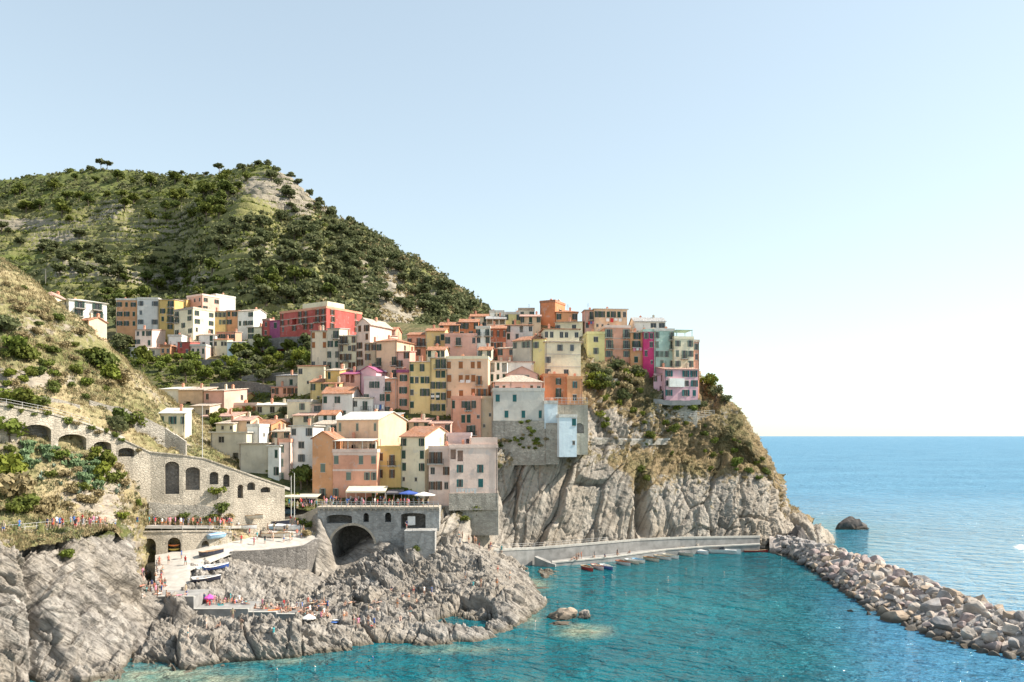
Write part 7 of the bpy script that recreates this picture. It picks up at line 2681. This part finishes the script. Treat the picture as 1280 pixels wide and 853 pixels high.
def awning(label, x0, x1, y0, y1, z0, z1, h, mat, posts=5, slope=.5, group=None):
    """canvas roof on posts; z0 is the floor"""
    o = empty('awning', (x0, y0, z0))
    tag(o, label, 'awning', group)
    b = MB()
    slope_roof(b, [(0, 0, h), (x1 - x0, 0, h), (x1 - x0, y1 - y0, h + slope), (0, y1 - y0, h + slope)], .06)
    b.poly([(0, -.01, h), (0, -.01, h - .35), (x1 - x0, -.01, h - .35), (x1 - x0, -.01, h)])
    b.build('canvas', mat, o)
    for i in range(posts):
        x = .1 + (x1 - x0 - .2) * i / (posts - 1)
        p = MB()
        p.tube([(x, .12, 0), (x, .12, h - .06)], .045, 6)
        p.build('post', M_RAILW, o)


a = P(432, 610, 168.2)
awning('cream canvas awning of the salmon cafe house on the terrace', a[0], P(482, 610, 168.2)[0], 168.2, 171.8, TZ, 0, 2.9, M_AWN, 5, .9)
a = P(329, 622, 170)
awning('long pale awning roof over the tables beside the bridge', a[0], P(399, 622, 170)[0], 168.4, 172.6, P(360, 636, 170)[2], 0, 2.6, M_AWN, 6, .5)
awning('slate-coloured cafe canopy between cream awning and parasols', P(483, 610, 169)[0], P(503, 610, 169)[0], 168.4, 172, TZ, 0, 2.6, simple('slate canvas', (.16, .15, .16), .9), 3, .4)


def pole(label, px, py, D, h, r=.07, arms=False, group=None, mat=None):
    z = P(px, py, D)
    b = MB()
    b.tube([(0, 0, -1), (0, 0, h)], [r, r * .7], 7)
    if arms:
        b.box(-.7, .7, -.05, .05, h - .5, h - .38)
        for x in (-.6, 0, .6):
            b.tube([(x, 0, h - .38), (x, 0, h - .15)], .05, 5)
    return tag(b.build('pole', mat or M_RAIL, None, z), label, 'pole', group)


pole('white mast standing left in front of the long awning', 364, 640, 166, 7.5, .08, mat=M_RAILW)
pole('white mast standing right of its twin in front of the long awning', 368, 641, 165.5, 8.2, .08, mat=M_RAILW)
pole('tall lamp pole beside the road below the peach houses', 253, 572, 160, 10.5, .08)
for px, py, lab in ((227, 274, 'wooden utility pole high on the green mountain'), (173.5, 286, 'wooden utility pole between the vineyards of the mountain'), (57, 357, 'utility pole above the cream villa')):
    h = hit(px, py, ['hill', 'slope'])
    if h:
        pole(lab, px, py, h[1].y - .5, 9.5, .16, True, 'utility poles', M_FRAME)


def laundry(label, pl_, pr_, py, D, n, cols, h=.9):
    A, B = P(pl_, py, D), P(pr_, py, D)
    o = empty('laundry_line', A)
    tag(o, label, 'laundry')
    d = B - A
    b = MB()
    b.tube([(0, 0, 0), tuple(d / 2 + [0, 0, -.06]), tuple(d)], .012, 4)
    b.build('line', M_IRON, o)
    for i in range(n):
        t0, t1 = (i + .12) / n, (i + .85) / n
        hh = h * random.uniform(.6, 1.1)
        p, q = d * t0, d * t1
        c = MB()
        m = (p + q) / 2
        c.poly([tuple(p), tuple(p + [0, -.03, -hh]), tuple(m + [0, .05, -hh * 1.02]), tuple(m)])
        c.poly([tuple(m), tuple(m + [0, .05, -hh * 1.02]), tuple(q + [0, -.03, -hh * .97]), tuple(q)])
        c.build('cloth', CLO[cols[i % len(cols)]], o)


def dfac(i_label):
    for H_ in HOUSES:
        if i_label in H_['root']['label']:
            return H_['D']
    return 200


laundry('white washing on a line across the rose-pink house', 570, 596, 610.5, dfac('rose-pink house with teal') - 1.0, 7, ['white'], 1.0)
laundry('white sheet drying in front of the large peach house', 574, 589, 475, dfac('large peach house') - .9, 2, ['white'], 1.1)
laundry('white washing on the right-hand yellow house', 538, 550, 494, dfac('right of a pair') - .9, 2, ['white'], .8)
laundry('red and white washing under the six top windows', 757, 778, 398, dfac('six top windows') - .9, 4, ['white', 'red', 'white'], 1.1)
laundry('pink and white washing on the orange narrow house', 791, 803, 435, dfac('orange narrow house with laundry') - .9, 3, ['pink', 'white', 'pink'], 1.0)
laundry('white washing on the lilac house', 468, 480, 506, dfac('lilac house with laundry') - .8, 4, ['white', 'white', 'blue'], 1.3)
laundry('white washing under the peach corner house', 472, 484, 463, dfac('peach corner house') - .9, 2, ['white'], .9)
laundry('coloured washing on the coral house side', 735, 743, 402, dfac('coral house side') - .8, 3, ['red', 'blue', 'pink'], .9)
for lab, px, py, c in (('white sheet hung in the bridge doorway', 515, 646, 'white'),):
    laundry(lab, 508, 521, 645.5, 164.3, 1, ['white'], 2.0)
for px, py, c, lab in ((414, 776, 'white', 'pale beach towel spread on the rocks'), (385, 778, 'white', 'white towel near the small parasol'), (280, 757, 'teal', 'teal towel on the widest concrete platform'), (335, 764, 'orange', 'orange towel on the lower concrete steps'),
                       (470, 772, 'orange', 'orange towel on the middle rocks'), (424, 778, 'blue', 'light towel by the water on the middle rocks')):
    g = ground(px, py)
    b = MB()
    for i in range(6):
        b.poly([(i * .3, 0, .03 + .03 * (i % 2)), ((i + 1) * .3, 0, .03 + .03 * ((i + 1) % 2)), ((i + 1) * .3, .85, .03 + .03 * ((i + 1) % 2)), (i * .3, .85, .03 + .03 * (i % 2))])
    tag(b.build('towel', CLO[c], None, g, random.uniform(0, 3)), lab, 'towel')
print('objects', len(bpy.data.objects))
